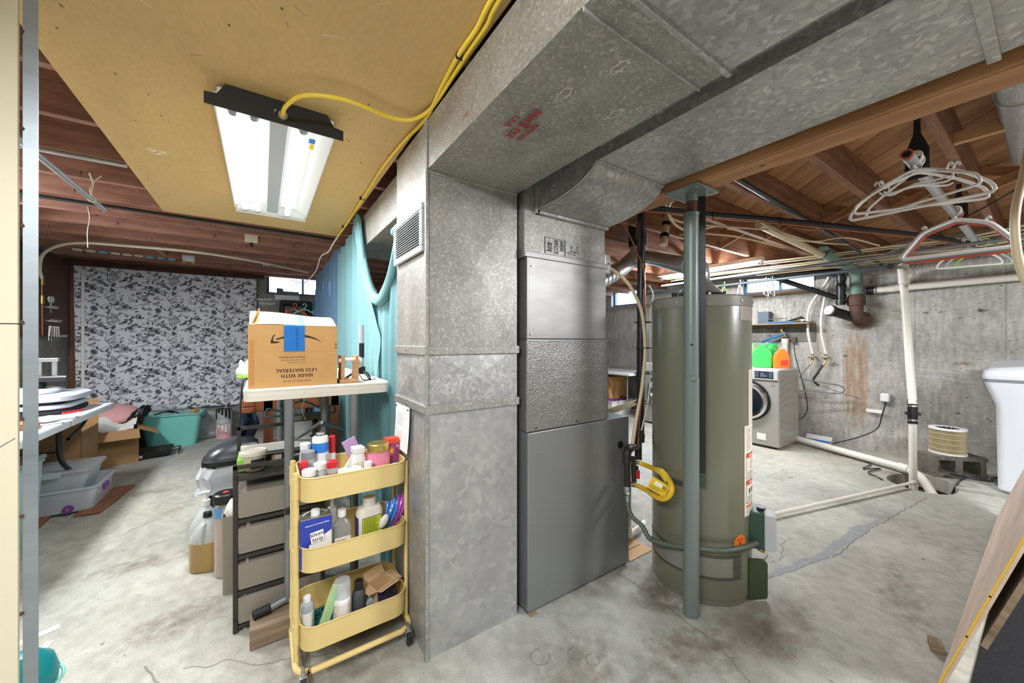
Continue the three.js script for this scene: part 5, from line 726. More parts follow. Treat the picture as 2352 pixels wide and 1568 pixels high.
{
  const t = thing('refrigerant_line', 'black insulated line strapped under the joists with cable ties', 'pipe'), P = [[1.9, 2.2, -1.62], [2.08, 2.16, -1.47], [2.5, 2.15, -1.3], [3.0, 2.15, -1.1], [3.69, 2.16, -0.88], [4.6, 2.17, -0.6], [5.9, 2.18, -0.3]]; part('insulation', tube(P, 0.016, 70, 12), M.rubber, t); part('copper_line', tube(P.map(([x, y, z]) => [x, y - 0.03, z + 0.012]), 0.006, 70, 8), M.copper, t); for (const [x, y, z] of [[2.5, 2.14, -1.3], [3.0, 2.14, -1.1], [3.4, 2.145, -0.97]]) part('cable_tie', new THREE.TorusGeometry(0.033, 0.0028, 6, 22).rotateY(0.4).translate(x, y, z), M.black, t);
}
// bundles of tan house cable above the concrete wall
{
  const mk = (lab, pts, r = 0.006) => one('house_cable', lab, 'cable', tube(pts, r, 60, 6), M.wire); const where = ['highest', 'second', 'third', 'fourth', 'fifth', 'sixth', 'seventh', 'eighth', 'lowest'];
  for (let i = 0; i < 9; i++) { const x = 4.95 + 0.11 * i, y = 2.222 - 0.012 * (i % 4), w = () => rr(-0.05, 0.05); mk(`tan house cable under the joists, ${where[i]} strand counted towards the concrete wall`, [[x + w(), y, 1.4], [x + w(), y - 0.02, 0.5], [x + w(), y - 0.01, 0], [x + w(), y - 0.035, -0.5], [x + w(), y - 0.01, -1], [x + w() - 0.15, y - 0.02, -1.6], [x - 0.3 + w(), y - 0.01, -2.4], [x - 0.3, y, -3.2]], i % 3 ? 0.006 : 0.009); }
  mk('tan cable sagging from the post plate across the first joist bay', [[1.78, 2.2, -0.95], [2.0, 2.2, -1.15], [2.3, 2.21, -1.5], [2.7, 2.16, -1.62], [3.4, 2.2, -1.55], [4.2, 2.21, -1.5]], 0.009);
  mk('second tan cable arching beside the post plate', [[1.79, 2.16, -1.0], [1.95, 2.19, -1.22], [2.2, 2.2, -1.45], [2.6, 2.19, -1.58], [3.2, 2.15, -1.25], [3.8, 2.13, -1.15], [4.5, 2.2, -1.1]], 0.008);
  mk('tan cable looping below the black insulated line', [[3.0, 2.2, -1.25], [3.3, 2.12, -1.2], [3.7, 2.11, -1.12], [4.1, 2.18, -1.02], [4.8, 2.2, -0.95]], 0.007);
  one('flexible_conduit', 'thick tan flexible tube hanging in an arc at the right edge', 'tube', tube([[2.62, 2.24, -0.06], [2.55, 2.1, -0.07], [2.46, 1.95, -0.08], [2.385, 1.82, -0.094], [2.36, 1.72, -0.097], [2.372, 1.61, -0.089], [2.4, 1.52, -0.07], [2.46, 1.44, -0.02]], 0.0125, 50, 10), M.pvcTan);
  one('thin_wire', 'thin black wire slanting across in front of the hangers', 'wire', tube([[2.9, 2.12, 0.05], [3.3, 2.03, -0.25], [3.8, 1.99, -0.6], [4.4, 2.0, -1.0], [4.55, 2.03, -1.3]], 0.005, 40, 6), M.black);
  one('loose_wire', 'tangle of thin brown wire hanging from the beam left of the post', 'wire', tube([[1.6, 2.05, -1.25], [1.64, 1.98, -1.32], [1.72, 1.96, -1.36], [1.8, 1.99, -1.38], [1.83, 1.9, -1.4], [1.87, 2.02, -1.42], [1.9, 1.85, -1.43], [1.93, 2.05, -1.45]], 0.0035, 70, 6), M.rust);
}
for (const [z, y, m, lab] of [[-2.55, 2.09, M.lime, 'green hanger on the dark rod above the water heater'], [-2.35, 2.09, M.white, 'white hanger on the dark rod left of the laundry window'], [-2.05, 2.08, M.white, 'white hanger in front of the laundry window sill'], [-1.98, 2.08, M.greyLt, 'pale hanger in front of the laundry window sill']]) hanger(lab, m, [5.2, y - 0.006, z], P2 + 0.25, 0.38, 0.2, 0.006, 0);
// far laundry table and its clutter, seen between furnace and heater
{
  const t = thing('utility_table', 'white folding table by the wall seen past the furnace', 'table', [5.5, 0, -4.75]); part('top', rb(-0.45, 0.42, 0.72, 0.76, -0.75, 0.75, 0.012), M.tableCool, t); for (const [x, z] of [[-0.38, -0.65], [0.35, -0.65], [-0.38, 0.65], [0.35, 0.65]]) part('leg', cyl([x, 0, z], [x, 0.72, z], 0.014), M.greyTube, t);
}
one('cardboard_carton', 'plain cardboard carton under the far white table', 'carton', rb(5.15, 5.6, 0.26, 0.66, -5.1, -4.5, 0.004), M.cardboard);
one('storage_tub', 'white tub with purple print under the carton', 'tub', rtub(0.55, 0.75, 0.25, 0.03, 0.004, 0.02, 0.01).translate(5.35, 0, -4.75), M.white);
one('purple_cloth', 'purple patterned cloth spilling from the white tub', 'cloth', grid((u, v) => [5.08 + 0.5 * v, 0.2 + 0.055 * Math.sin(u * 9 + v * 4) * Math.sin(v * 6) + 0.05, -5.1 + 0.7 * u], 20, 12, 0.004), M.purple);
one('cleaning_mop', 'white and green mop handle leaning above the half hidden dryer', 'mop', [cyl([5.55, 0.97, -3.5], [5.7, 1.5, -3.72], 0.028), cyl([5.4, 1.0, -3.55], [5.45, 1.2, -3.6], 0.02, 0.012)], M.greyLt);
one('dryer_box', 'small blue and white box on the half hidden dryer', 'box', rb(5.25, 5.45, 0.966, 1.06, -3.7, -3.56, 0.004), S({ color: col('#b9cbe0'), roughness: 0.6 }));
// ---------------------------------------------------------------- left edge: slotted steel upright with cream panel
{
  const t = thing('shelf_upright', 'galvanized slotted angle post holding the cream panel at the left edge', 'post', [-0.513, 0, -1.5]);
  const s = new THREE.Shape([[0, 0], [0.026, 0], [0.026, 2.22], [0, 2.22]].map(([a, b]) => new THREE.Vector2(a, b))); for (let i = 0; i < 42; i++) for (const [dx, dy] of [[0.016, 0]]) { const h = new THREE.Path(); h.absellipse(dx, 0.06 + i * 0.051, 0.0042, 0.0055, 0, 6.283, true); s.holes.push(h); }
  part('front_flange', uvm(new THREE.ExtrudeGeometry(s, { depth: 0.002, bevelEnabled: false, curveSegments: 6 })), M.post, t); part('side_flange', bx(0, 0.002, 0, 2.22, -0.035, 0), M.post, t); for (let i = 0; i < 9; i++) part('bolt', cyl([-0.002, 0.1 + i * 0.25, 0.003], [-0.002, 0.1 + i * 0.25, 0.007], 0.005, 0.005, 8), M.rust, t);
}
{
  const t = thing('cream_hardboard_sheet', 'cream painted hardboard panel filling the left edge', 'panel', [0, 0, 0]); part('upper_sheet', rb(-1.5, -0.516, 1.346, 2.22, -1.494, -1.484, 0.0015, 1), M.cream, t); part('lower_sheet', rb(-1.5, -0.516, 0.0, 1.3435, -1.494, -1.484, 0.0015, 1), M.cream, t);
  part('scratch', tube([[-0.58, 0.99, -1.4838], [-0.55, 1.03, -1.4838], [-0.52, 1.055, -1.4838]], 0.0012, 12, 5), M.grey, t);
}
{ const t = thing('plastic_bucket', 'teal plastic bucket on the floor behind the left post', 'bucket', [-0.675, 0, -1.975]); part('bowl', lathe([[0.0001, 0], [0.055, 0], [0.065, 0.01], [0.08, 0.15], [0.068, 0.2], [0.03, 0.236], [0.0001, 0.24]], 36), M.tealDk, t); part('rim', new THREE.TorusGeometry(0.088, 0.005, 8, 40).rotateX(P2 + 0.1).translate(0, 0.12, 0), M.teal, t); }
one('paper_strip', 'white paper strip on the floor beside the left post', 'paper', turnY(rb(-0.06, 0.06, 0, 0.0015, -0.02, 0.02, 0.0006, 1), 0.5).translate(-0.82, 0.0005, -2.53), M.paper);
one('paper_strip', 'lilac paper strip on the floor above the teal bucket', 'paper', turnY(rb(-0.05, 0.05, 0, 0.0015, -0.014, 0.014, 0.0006, 1), 1.4).translate(-0.77, 0.0005, -2.4), S({ color: col('#c9c2d4'), roughness: 0.8 }));
// ---------------------------------------------------------------- left and far wall
{
  const t = thing('hardboard_panel', 'dark brown hardboard on the left wall above bare concrete', 'board'); part('board', rb(LW + 0.002, LW + 0.012, 1.35, 2.235, -6.48, -3.2, 0.001, 1, 'z'), M.hardboard, t);
}
one('corner_board', 'grey weathered board upright in the far corner', 'board', rb(LW + 0.002, LW + 0.06, 0, 2.18, -6.49, -6.455, 0.002, 1, 'y'), S({ map: T.woodB, color: col('#b6b3a4'), roughness: 0.85 }));
{
  const t = thing('scissors', 'white handled scissors hung on the brown hardboard', 'scissors', [LW + 0.03, 1.74, -5.92]); part('handles', [new THREE.TorusGeometry(0.028, 0.008, 8, 20).rotateY(P2).translate(0, 0, -0.03), new THREE.TorusGeometry(0.024, 0.008, 8, 20).rotateY(P2).translate(0, 0, 0.03)], M.white, t); part('blade', [cyl([0, -0.025, -0.02], [0, -0.14, 0.005], 0.006, 0.002, 6), cyl([0, -0.025, 0.02], [0, -0.13, -0.01], 0.006, 0.002, 6)], M.steel, t);
}
for (const [y, z, n, lab] of [[1.66, -5.88, 6, 'upper wire peg rack on the brown hardboard'], [1.52, -5.95, 7, 'middle wire peg rack on the brown hardboard'], [1.36, -6.1, 5, 'bottom wire hooks along the hardboard edge']]) { const t = thing('peg_rack', lab, 'hook rack', [LW + 0.014, y, z]); part('rail', cyl([0.004, 0, -0.16], [0.004, 0, 0.12], 0.003, 0.003, 6), M.white, t); for (let i = 0; i < n; i++) part('hook', tube([[0.004, 0, -0.14 + i * 0.04], [0.03, -0.01, -0.14 + i * 0.04], [0.045, 0.012, -0.135 + i * 0.04]], 0.0025, 8, 5), M.white, t); }
['left', 'second', 'middle', 'fourth', 'right'].forEach((w, i) => { const z = -6.02 + i * 0.045, t = thing('weeding_tool', `slim white craft tool hanging on the hardboard, ${w} of five`, 'tool', [LW + 0.05, 1.46, z]); part('handle', cyl([0, 0, 0], [0, -0.11, (i - 2) * 0.012], 0.009, 0.007, 8), i === 3 ? M.pinkCloth : M.white, t); part('tip', cyl([0, -0.11, (i - 2) * 0.012], [0, -0.16, (i - 2) * 0.018], 0.004, 0.001, 6), M.steel, t); });
T.floral = canvas(1024, 1024, (c, w, h) => {
  noisePaint(c, w, h, () => { const g = 226 + 8 * rnd(); return [g, g + 2, g + 7]; }); const ink = '#34363e'; c.strokeStyle = ink; c.fillStyle = ink; c.lineCap = 'round';
  const wrap = (x, y, f) => { for (const dx of [-w, 0, w]) for (const dy of [-h, 0, h]) { c.save(); c.translate(x + dx, y + dy); f(); c.restore(); } };
  const petal = (L, W, a) => { c.save(); c.rotate(a); c.beginPath(); c.moveTo(0, 0); c.quadraticCurveTo(L * 0.5, -W, L, 0); c.quadraticCurveTo(L * 0.5, W, 0, 0); c.restore(); };
  const leaf = (x, y, L, a, dark) => wrap(x, y, () => { c.lineWidth = 7; petal(L, L * 0.42, a); if (dark) { c.globalAlpha = 0.14; c.fill(); c.globalAlpha = 1; } c.stroke(); c.lineWidth = 6; petal(L * 0.7, L * 0.2, a); c.stroke(); c.beginPath(); c.moveTo(0, 0); c.lineTo(L * 0.9 * Math.cos(a), L * 0.9 * Math.sin(a)); c.stroke(); });
  const flower = (x, y, R, n) => wrap(x, y, () => { for (let k = 0; k < n; k++) { const a = k / n * 6.283; c.lineWidth = 7; c.save(); c.rotate(a); c.beginPath(); c.ellipse(R * 0.55, 0, R * 0.42, R * 0.32, 0, 0, 6.3); c.fillStyle = 'rgba(35,37,44,.08)'; c.fill(); c.stroke(); c.lineWidth = 2.5; for (let q = -1; q <= 1; q++) { c.beginPath(); c.moveTo(R * 0.25, q * 4); c.lineTo(R * 0.85, q * 9); c.stroke(); } c.restore(); } c.fillStyle = ink; c.beginPath(); c.arc(0, 0, R * 0.2, 0, 6.3); c.fill(); });
  const paisley = (x, y, R, a) => wrap(x, y, () => { c.rotate(a); for (const k of [1, 0.72, 0.44]) { c.lineWidth = 7; c.beginPath(); c.moveTo(0, -R * k); c.bezierCurveTo(R * k, -R * k, R * k, R * k, 0, R * k); c.bezierCurveTo(-R * k * 0.9, R * k * 0.8, -R * k * 0.6, -R * 0.4 * k, 0, -R * k); c.stroke(); } for (let q = 0; q < 16; q++) { const b = q / 16 * 6.283; c.beginPath(); c.arc(R * 1.18 * Math.cos(b), R * 1.12 * Math.sin(b), 5, 0, 6.3); c.fill(); } });
  const vine = (pts) => wrap(0, 0, () => { c.lineWidth = 8; c.beginPath(); pts.forEach(([x, y], i) => i ? c.quadraticCurveTo((pts[i - 1][0] + x) / 2 + 50 * (i % 2 ? 1 : -1), (pts[i - 1][1] + y) / 2 - 26, x, y) : c.moveTo(x, y)); c.stroke(); });
  const curl = (x, y, R, s) => wrap(x, y, () => { c.lineWidth = 7; c.beginPath(); for (let i = 0; i < 26; i++) { const a = i / 26 * 9 * s, r = R * (1 - i / 28); c.lineTo(r * Math.cos(a), r * Math.sin(a)); } c.stroke(); });
  vine([[40, 160], [240, 260], [430, 150], [640, 260], [860, 180], [1060, 160]]); vine([[-20, 640], [180, 540], [380, 700], [620, 580], [820, 720], [1010, 640]]); vine([[120, 960], [300, 860], [520, 960], [760, 860], [980, 960]]); vine([[500, 60], [560, 300], [460, 480], [560, 720], [500, 1080]]);
  flower(270, 250, 84, 6); flower(770, 700, 90, 6); flower(300, 760, 56, 8); flower(860, 180, 52, 8); paisley(560, 480, 84, 0.5); paisley(60, 480, 72, -0.4); paisley(620, 960, 78, 2.4); paisley(560, 60, 66, 1.2); paisley(980, 920, 60, 0.2);
  for (let i = 0; i < 60; i++) leaf(rnd() * w, rnd() * h, rr(60, 110), rnd() * 6.28, i % 3 === 0); for (let i = 0; i < 110; i++) curl(rnd() * w, rnd() * h, rr(20, 42), rnd() < 0.5 ? 1 : -1);
  for (let i = 0; i < 110; i++) { const x = rnd() * w, y = rnd() * h, a = rnd() * 6.28, L = rr(10, 20); wrap(x, y, () => { petal(L, L * 0.45, a); c.fill(); }); }
}, 1);
{
  const t = thing('floral_cloth', 'black and white floral print cloth hung on the far wall', 'cloth'); const g = grid((u, v) => [-1.83 + 1.76 * u + 0.02 * (1 - v) * (1 - u), 0.42 + (2.235 - 0.42) * v, FZW + 0.045 + 0.006 * Math.sin(u * 26) * (1.2 - v) + 0.004 * Math.sin(u * 7 + v * 3)], 80, 20, 0.002), p = g.attributes.position, uv = g.attributes.uv; for (let i = 0; i < p.count; i++) uv.setXY(i, (p.getX(i) + 1.83) / 0.56, p.getY(i) / 0.52);
  part('cloth', g, S({ map: T.floral, roughness: 0.8, side: THREE.DoubleSide }), t); part('lath', rb(-1.765, -1.738, 0.5, 2.13, FZW + 0.058, FZW + 0.066, 0.002, 1, 'y'), M.paper, t, 'white vertical lath');
}
one('soffit_board', 'dark board under the joists above the floral cloth', 'board', rb(LW + 0.02, 0.02, 2.185, 2.235, FZW + 0.075, FZW + 0.2, 0.002, 1), S({ map: T.woodA, color: col('#6b5148'), roughness: 0.8 }));
['first', 'second', 'third', 'fourth', 'fifth', 'sixth', 'seventh', 'eighth', 'ninth'].forEach((w, i) => { const z = -5.59 - i * 0.008; one('jar_lid', `round jar lid screwed under the joist, ${w} from the left`, 'lid', lathe([[0.0001, -0.014], [0.034, -0.014], [0.036, -0.01], [0.036, 0]], 20), [2, 6, 7, 8].includes(i) ? S({ color: col('#79a9c9'), roughness: 0.4 }) : M.cream, [-1.56 + i * 0.088, JB - 0.0005, z]); });
{ const t = thing('junction_box', 'white square cover plate on a joist near the far window', 'box'); part('plate', rb(-0.14, -0.035, JB + 0.01, JB + 0.1, -4.35, -4.338, 0.004), M.cream, t); part('stub', rb(-0.1, -0.075, JB - 0.03, JB + 0.01, -4.36, -4.34, 0.003), M.dark, t); }
{ const t = thing('ceiling_box', 'small grey ceiling outlet box with yellow wires above the cloth', 'box', [-0.67, JB, -5.35]); part('box_body', rb(-0.05, 0.05, -0.06, 0, -0.04, 0.04, 0.006), M.greyLt, t); for (const s of [-1, 1]) part('wire', tube([[s * 0.025, -0.055, 0], [s * 0.035, -0.08, 0.01], [s * 0.05, -0.07, 0.02]], 0.006, 10, 6), M.yellow, t); }
{ const t = thing('plastic_conduit', 'cream plastic pipe curving from the left wall along the joists', 'pipe'); part('pipe', tube([[LW + 0.035, 1.93, -5.72], [LW + 0.04, 2.02, -5.66], [-1.74, 2.14, -5.45], [-1.55, 2.2, -5.2], [-1.35, 2.215, -5.06], [-1.05, 2.216, -5.0], [-0.55, 2.214, -4.95], [-0.01, 2.212, -5.16], [0.5, 2.21, -5.55]], 0.014, 90, 10), M.cream, t); part('drop_pipe', cyl([LW + 0.03, 1.36, -5.74], [LW + 0.03, 1.9, -5.73], 0.008), M.copper, t); part('fitting', cyl([LW + 0.033, 1.87, -5.73], [LW + 0.035, 1.95, -5.72], 0.017, 0.017, 8), M.brass, t); part('valve', cyl([LW + 0.03, 1.68, -5.735], [LW + 0.03, 1.76, -5.735], 0.018), M.brass, t); part('pipe_clip', rb(0.0, 0.07, 2.195, 2.232, -5.24, -5.2, 0.004), M.greyLt, t); }
// conduits and rod among the left joists
one('conduit', 'black conduit running under the joists along the tan board edge', 'pipe', cyl([-1.8, 2.222, -3.6], [0.54, 2.222, -3.68], 0.012, 0.012, 14), M.black);
one('conduit', 'galvanized conduit under the joists left of the tan board', 'pipe', cyl([-1.8, 2.222, -2.735], [-0.59, 2.222, -2.74], 0.012, 0.012, 14), M.galvPipe);
{ const t = thing('string_hung_rod', 'galvanized rod hung by string from the joists at the left', 'rod'); part('pipe', cyl([-0.8, 2.1, -2.1], [-0.795, 2.1, -3.25], 0.0125, 0.0125, 18), M.galvPipe, t); part('red_end', cyl([-0.795, 2.1, -3.25], [-0.795, 2.1, -3.262], 0.013, 0.013, 18), M.redOr, t); part('string', [tube([[-0.8, 2.24, -3.03], [-0.792, 2.19, -3.05], [-0.8, 2.15, -3.04], [-0.793, 2.115, -3.05]], 0.004, 24, 6), tube([[-0.76, 2.24, -3.05], [-0.785, 2.2, -3.045], [-0.797, 2.14, -3.05]], 0.003, 24, 6), new THREE.TorusGeometry(0.015, 0.003, 6, 20).translate(-0.796, 2.1, -3.05)], M.cream, t); }
one('hanging_string', 'single white string dangling from a joist near the brown hardboard', 'string', tube([[-1.05, 2.28, -3.945], [-1.04, 2.19, -3.94], [-1.05, 2.1, -3.94], [-1.048, 1.98, -3.94]], 0.0022, 20, 5), M.white);
// ---------------------------------------------------------------- folding table along the left wall
{
  const t = thing('folding_table', 'white folding table along the left wall under the heat press', 'table', [0, 0, 0]); for (const [z0, z1] of [[-4.79, -3.9], [-3.895, -2.97]]) { const tp = part('table_half', rb(-1.85, -1.115, 0.735, 0.75, z0, z1, 0.006, 2), M.tableCool, t); part('table_rim', [rb(-1.135, -1.113, 0.7, 0.745, z0, z1, 0.006), rb(-1.85, -1.113, 0.7, 0.745, z0, z0 + 0.02, 0.006)], M.tableCool, tp); }
  part('leg', tube([[-1.22, 0.72, -4.04], [-1.22, 0.55, -4.05], [-1.22, 0.44, -4.08], [-1.21, 0.33, -4.2], [-1.2, 0.2, -4.5], [-1.2, 0, -4.66]], 0.015, 30, 12), M.black, t); part('leg', tube([[-1.75, 0.72, -4.04], [-1.75, 0.44, -4.08], [-1.76, 0.2, -4.5], [-1.76, 0, -4.66]], 0.015, 30, 12), M.black, t); part('leg_brace', cyl([-1.22, 0.5, -4.06], [-1.75, 0.5, -4.06], 0.008), M.black, t); part('brace', tube([[-1.2, 0.7, -4.55], [-1.21, 0.62, -4.42], [-1.22, 0.56, -4.2]], 0.012, 16, 8), M.black, t);
  for (const x of [-1.22, -1.75]) part('leg', cyl([x, 0, -3.2], [x, 0.72, -3.25], 0.015), M.black, t);
}
{
  const t = thing('heat_press', 'pale grey heat press with black handle on the left table', 'heat press', [-1.5, 0.751, -4.42]); const slab = (w, d, y, h, r) => loft([rloop(w - 0.02, d - 0.02, r).map(([x, z]) => [x, y, z]), rloop(w, d, r).map(([x, z]) => [x, y + h * 0.4, z]), rloop(w, d, r).map(([x, z]) => [x, y + h * 0.75, z]), rloop(w - 0.03, d - 0.03, r).map(([x, z]) => [x, y + h, z])].reverse(), true, true);
  part('base', slab(0.56, 0.5, 0, 0.045, 0.08), M.blackMatt, t); part('lower_platen', slab(0.58, 0.54, 0.045, 0.03, 0.12), M.greyPress, t); part('pad', slab(0.5, 0.46, 0.075, 0.02, 0.08), M.black, t); part('upper_platen', slab(0.62, 0.56, 0.1, 0.05, 0.14), M.greyPress, t); part('dome', slab(0.36, 0.36, 0.148, 0.035, 0.12), M.greyPress, t);
  part('spring', corr([[0.06, 0.18, -0.02], [0.06, 0.24, -0.02]], 0.04, 5, 0.2, 14), M.black, t); const a = part('arm', [rb(0.05, 0.08, 0.2, 0.4, -0.02, 0.0, 0.004), rb(0.13, 0.16, 0.24, 0.42, -0.02, 0.0, 0.004), rb(0.04, 0.17, 0.39, 0.42, -0.03, 0.01, 0.006)], M.steel, t); part('grip', cyl([0.02, 0.26, 0.02], [0.22, 0.26, 0.02], 0.028, 0.028, 20), M.black, a, 'black round handle'); part('label', rb(0.2, 0.26, 0.118, 0.13, 0.275, 0.2815, 0.001, 1), M.white, t);
}
one('wood_panel_stack', 'brown wooden picture board lying at the near end of the left table', 'board', turnY(rb(-0.16, 0.16, 0, 0.04, -0.09, 0.09, 0.004), 0.35).translate(-1.34, 0.752, -3.62), M.brownPlank);
one('paper_pile', 'white papers and envelopes on the left table', 'papers', [0, 1, 2, 3].map((i) => turnY(rb(-0.14, 0.14, i * 0.003, i * 0.003 + 0.002, -0.1, 0.1, 0.0006, 1), 0.2 + i * 0.35).translate(-1.3 + i * 0.02, 0.752, -3.95)), M.paper);
one('marker', 'red marker lying on the papers of the left table', 'marker', cyl([-1.21, 0.775, -4.08], [-1.15, 0.775, -4.2], 0.008), M.red); one('ruler', 'thin grey metal ruler on the left table', 'ruler', turnY(rb(-0.12, 0.12, 0, 0.002, -0.01, 0.01, 0.0006, 1), 0.7).translate(-1.2, 0.752, -3.7), M.steel);
// ---------------------------------------------------------------- cartons, totes and bins on the left floor
function carton(name, label, w, h, d, mat, pos, turn, flaps, group) { const t = thing(name, label, 'carton', pos, turn), k = 0.004; for (const [x0, x1, z0, z1] of [[-w / 2, w / 2, -d / 2, -d / 2 + k], [-w / 2, w / 2, d / 2 - k, d / 2], [-w / 2, -w / 2 + k, -d / 2, d / 2], [w / 2 - k, w / 2, -d / 2, d / 2]]) part('side_panel', bx(x0, x1, 0, h, z0, z1), mat, t); part('bottom_panel', bx(-w / 2, w / 2, 0, k, -d / 2, d / 2), mat, t); for (const [side, ang] of flaps) { const L = side === 'n' || side === 's' ? d * 0.48 : w * 0.42, W = side === 'n' || side === 's' ? w : d, g = bx(-W / 2, W / 2, -k, 0, 0, L); const m = part('flap', g, mat, t); const ry = { s: 0, n: Math.PI, e: P2, w: -P2 }[side]; m.rotation.set(ang, ry, 0, 'YXZ'); m.position.set(side === 'e' ? w / 2 : side === 'w' ? -w / 2 : 0, h, side === 's' ? d / 2 : side === 'n' ? -d / 2 : 0); } return t; }
carton('open_carton', 'open cardboard carton with splayed flaps beside the left table', 0.42, 0.36, 0.4, M.cardboard2, [-1.36, 0, -5.72], 0.25, [['s', 0.35], ['e', 0.45], ['n', -0.9], ['w', -0.6]]);
carton('leaning_carton', 'tall olive-brown carton leaning beside the teal tote', 0.3, 0.46, 0.2, S({ color: col('#8d7650'), roughness: 0.9 }), [-1.44, 0, -6.28], -0.1, [['s', -0.4], ['e', 0.5]]);
carton('closed_carton', 'brown carton tucked under the far end of the left table', 0.5, 0.5, 0.5, M.cardboard2, [-1.58, 0, -5.05], 0.05, [['s', -1.5], ['n', -1.5]]);
one('cloth_bag', 'dusty pink cloth bag stuffed in the open carton', 'bag', (() => { const g = new THREE.SphereGeometry(1, 24, 16); g.scale(0.24, 0.09, 0.17); g.rotateX(0.5); g.translate(-1.42, 0.47, -5.98); return g; })(), M.pinkCloth);
one('white_cloth', 'crumpled white cloth hanging over the open carton', 'cloth', grid((u, v) => [-1.52 + 0.36 * u, 0.42 + 0.04 * Math.sin(u * 8) - 0.1 * v + 0.02 * Math.sin(v * 11 + u * 5), -5.84 + 0.22 * v], 18, 12, 0.003), M.whiteCloth);
one('plastic_bag', 'black plastic bag bunched at the carton corner', 'bag', (() => { const g = new THREE.SphereGeometry(1, 28, 20), p = g.attributes.position; for (let i = 0; i < p.count; i++) { const k = 1 + 0.18 * Math.sin(p.getX(i) * 7) * Math.sin(p.getY(i) * 9 + p.getZ(i) * 6); p.setXYZ(i, p.getX(i) * k, p.getY(i) * k, p.getZ(i) * k); } g.computeVertexNormals(); g.scale(0.06, 0.12, 0.09); g.rotateZ(-0.7); g.translate(-1.16, 0.47, -5.86); return g; })(), M.black);
{
  const t = thing('teal_tote', 'mint green plastic tote on the floor by the far wall', 'tote', [-0.93, 0, -6.26], 0.02); part('tub', rtub(0.56, 0.36, 0.4, 0.05, 0.004, 0.05, 0.018), M.teal, t); part('handle_ledge', rb(0.27, 0.31, 0.345, 0.37, -0.06, 0.06, 0.006), M.teal, t);
}
one('wood_sticks', 'bundle of wooden stakes in the mint tote', 'stakes', [0, 1, 2, 3].map((i) => rb(-0.02, 0.02, 0, 0.4, -0.006, 0.006, 0.001, 1, 'y').rotateZ(-0.25 + i * 0.03).translate(-0.83 + i * 0.025, 0.045, -6.22 - i * 0.012)), M.lumber);
one('black_cable', 'black cable coiled on top of the mint tote', 'cable', tube([[-1.1, 0.4, -6.2], [-1.0, 0.43, -6.18], [-0.92, 0.41, -6.22], [-0.98, 0.42, -6.3], [-1.06, 0.41, -6.26], [-0.95, 0.44, -6.19], [-0.87, 0.4, -6.2]], 0.008, 50, 8), M.black);
one('plastic_sheet', 'crumpled clear plastic sheet behind the mint tote', 'plastic sheet', grid((u, v) => { const n = 0.03 * Math.sin(u * 23 + v * 9) + 0.025 * Math.sin(u * 11 - v * 17); return [-1.35 + 0.95 * u, 0.02 + 0.5 * v * (0.85 + 0.15 * Math.sin(u * 6)) + n * 0.5, FZW + 0.1 + n * 0.8 + 0.03 * (1 - v)]; }, 60, 24), S({ color: col('#f2f5f6'), roughness: 0.22, transmission: 0.7, side: THREE.DoubleSide }));
{
  const R = 0.088; [['grey paint can with pink drips at the bottom of the stack by the far wall', 0, S({ color: col('#e2a9b0'), roughness: 0.5 }), M.white], ['paint can with black lid on top of the stack by the far wall', 0.2, M.greyLt, M.black]].forEach(([lab, y, b, l], i) => { const t = thing('paint_can', lab, 'paint can', [-0.43, y, -6.33 + i * 0.003]); part('can', lathe([[0.0001, 0], [R, 0], [R + 0.003, 0.005], [R, 0.01], [R, 0.185], [R + 0.003, 0.19]], 36), b, t); part('lid', lathe([[R + 0.002, 0.186], [R + 0.004, 0.192], [R - 0.008, 0.1945], [R - 0.014, 0.188], [0.0001, 0.188]], 36), l, t); part('drip', [0, 1, 2, 3, 4].map((k) => arcSheet(R + 0.002, -1.2 + k * 0.45, -1.2 + k * 0.45 + 0.3, 0.06 + 0.03 * ((k * 7) % 4), 0.186, 6)), i ? M.black : M.white, t); part('bail', tube([[-R, 0.13, 0.005], [-0.06, 0.09, R * 0.8], [0, 0.075, R + 0.006], [0.06, 0.09, R * 0.8], [R, 0.13, 0.005]], 0.002, 20, 5), M.steel, t); });
}
{
  const t = thing('roller_tray', 'black paint roller tray on the floor in front of the mint tote', 'paint tray', [-1.08, 0, -5.78], 0.06); const out = rtub(0.42, 0.3, 0.075, 0.02, 0.003, 0.012, 0.004), p = out.attributes.position; for (let i = 0; i < p.count; i++) if (p.getY(i) < 0.03) p.setY(i, p.getY(i) + 0.02 * Math.max(0, p.getX(i) / 0.2)); out.computeVertexNormals(); part('tray', out, M.black, t); part('tray_leg', tube([[0.2, 0.05, 0.08], [0.27, 0.055, 0.08], [0.27, 0.0, 0.08]], 0.007, 16, 6), M.black, t); part('tray_leg', tube([[0.2, 0.05, -0.08], [0.27, 0.055, -0.08], [0.27, 0.0, -0.08]], 0.007, 16, 6), M.black, t); part('tray_bar', cyl([0.27, 0.05, -0.08], [0.27, 0.05, 0.08], 0.007), M.black, t); part('paint_smear', rb(-0.1, -0.02, 0.02, 0.05, 0.1495, 0.1525, 0.001, 1), M.white, t);
}
one('floor_paper', 'flat grey paper sheet on the floor right of the roller tray', 'paper', turnY(rb(-0.14, 0.14, 0, 0.002, -0.2, 0.2, 0.0008, 1), -0.3).translate(-0.62, 0.0005, -5.55), S({ color: col('#a9a399'), roughness: 0.9 }));
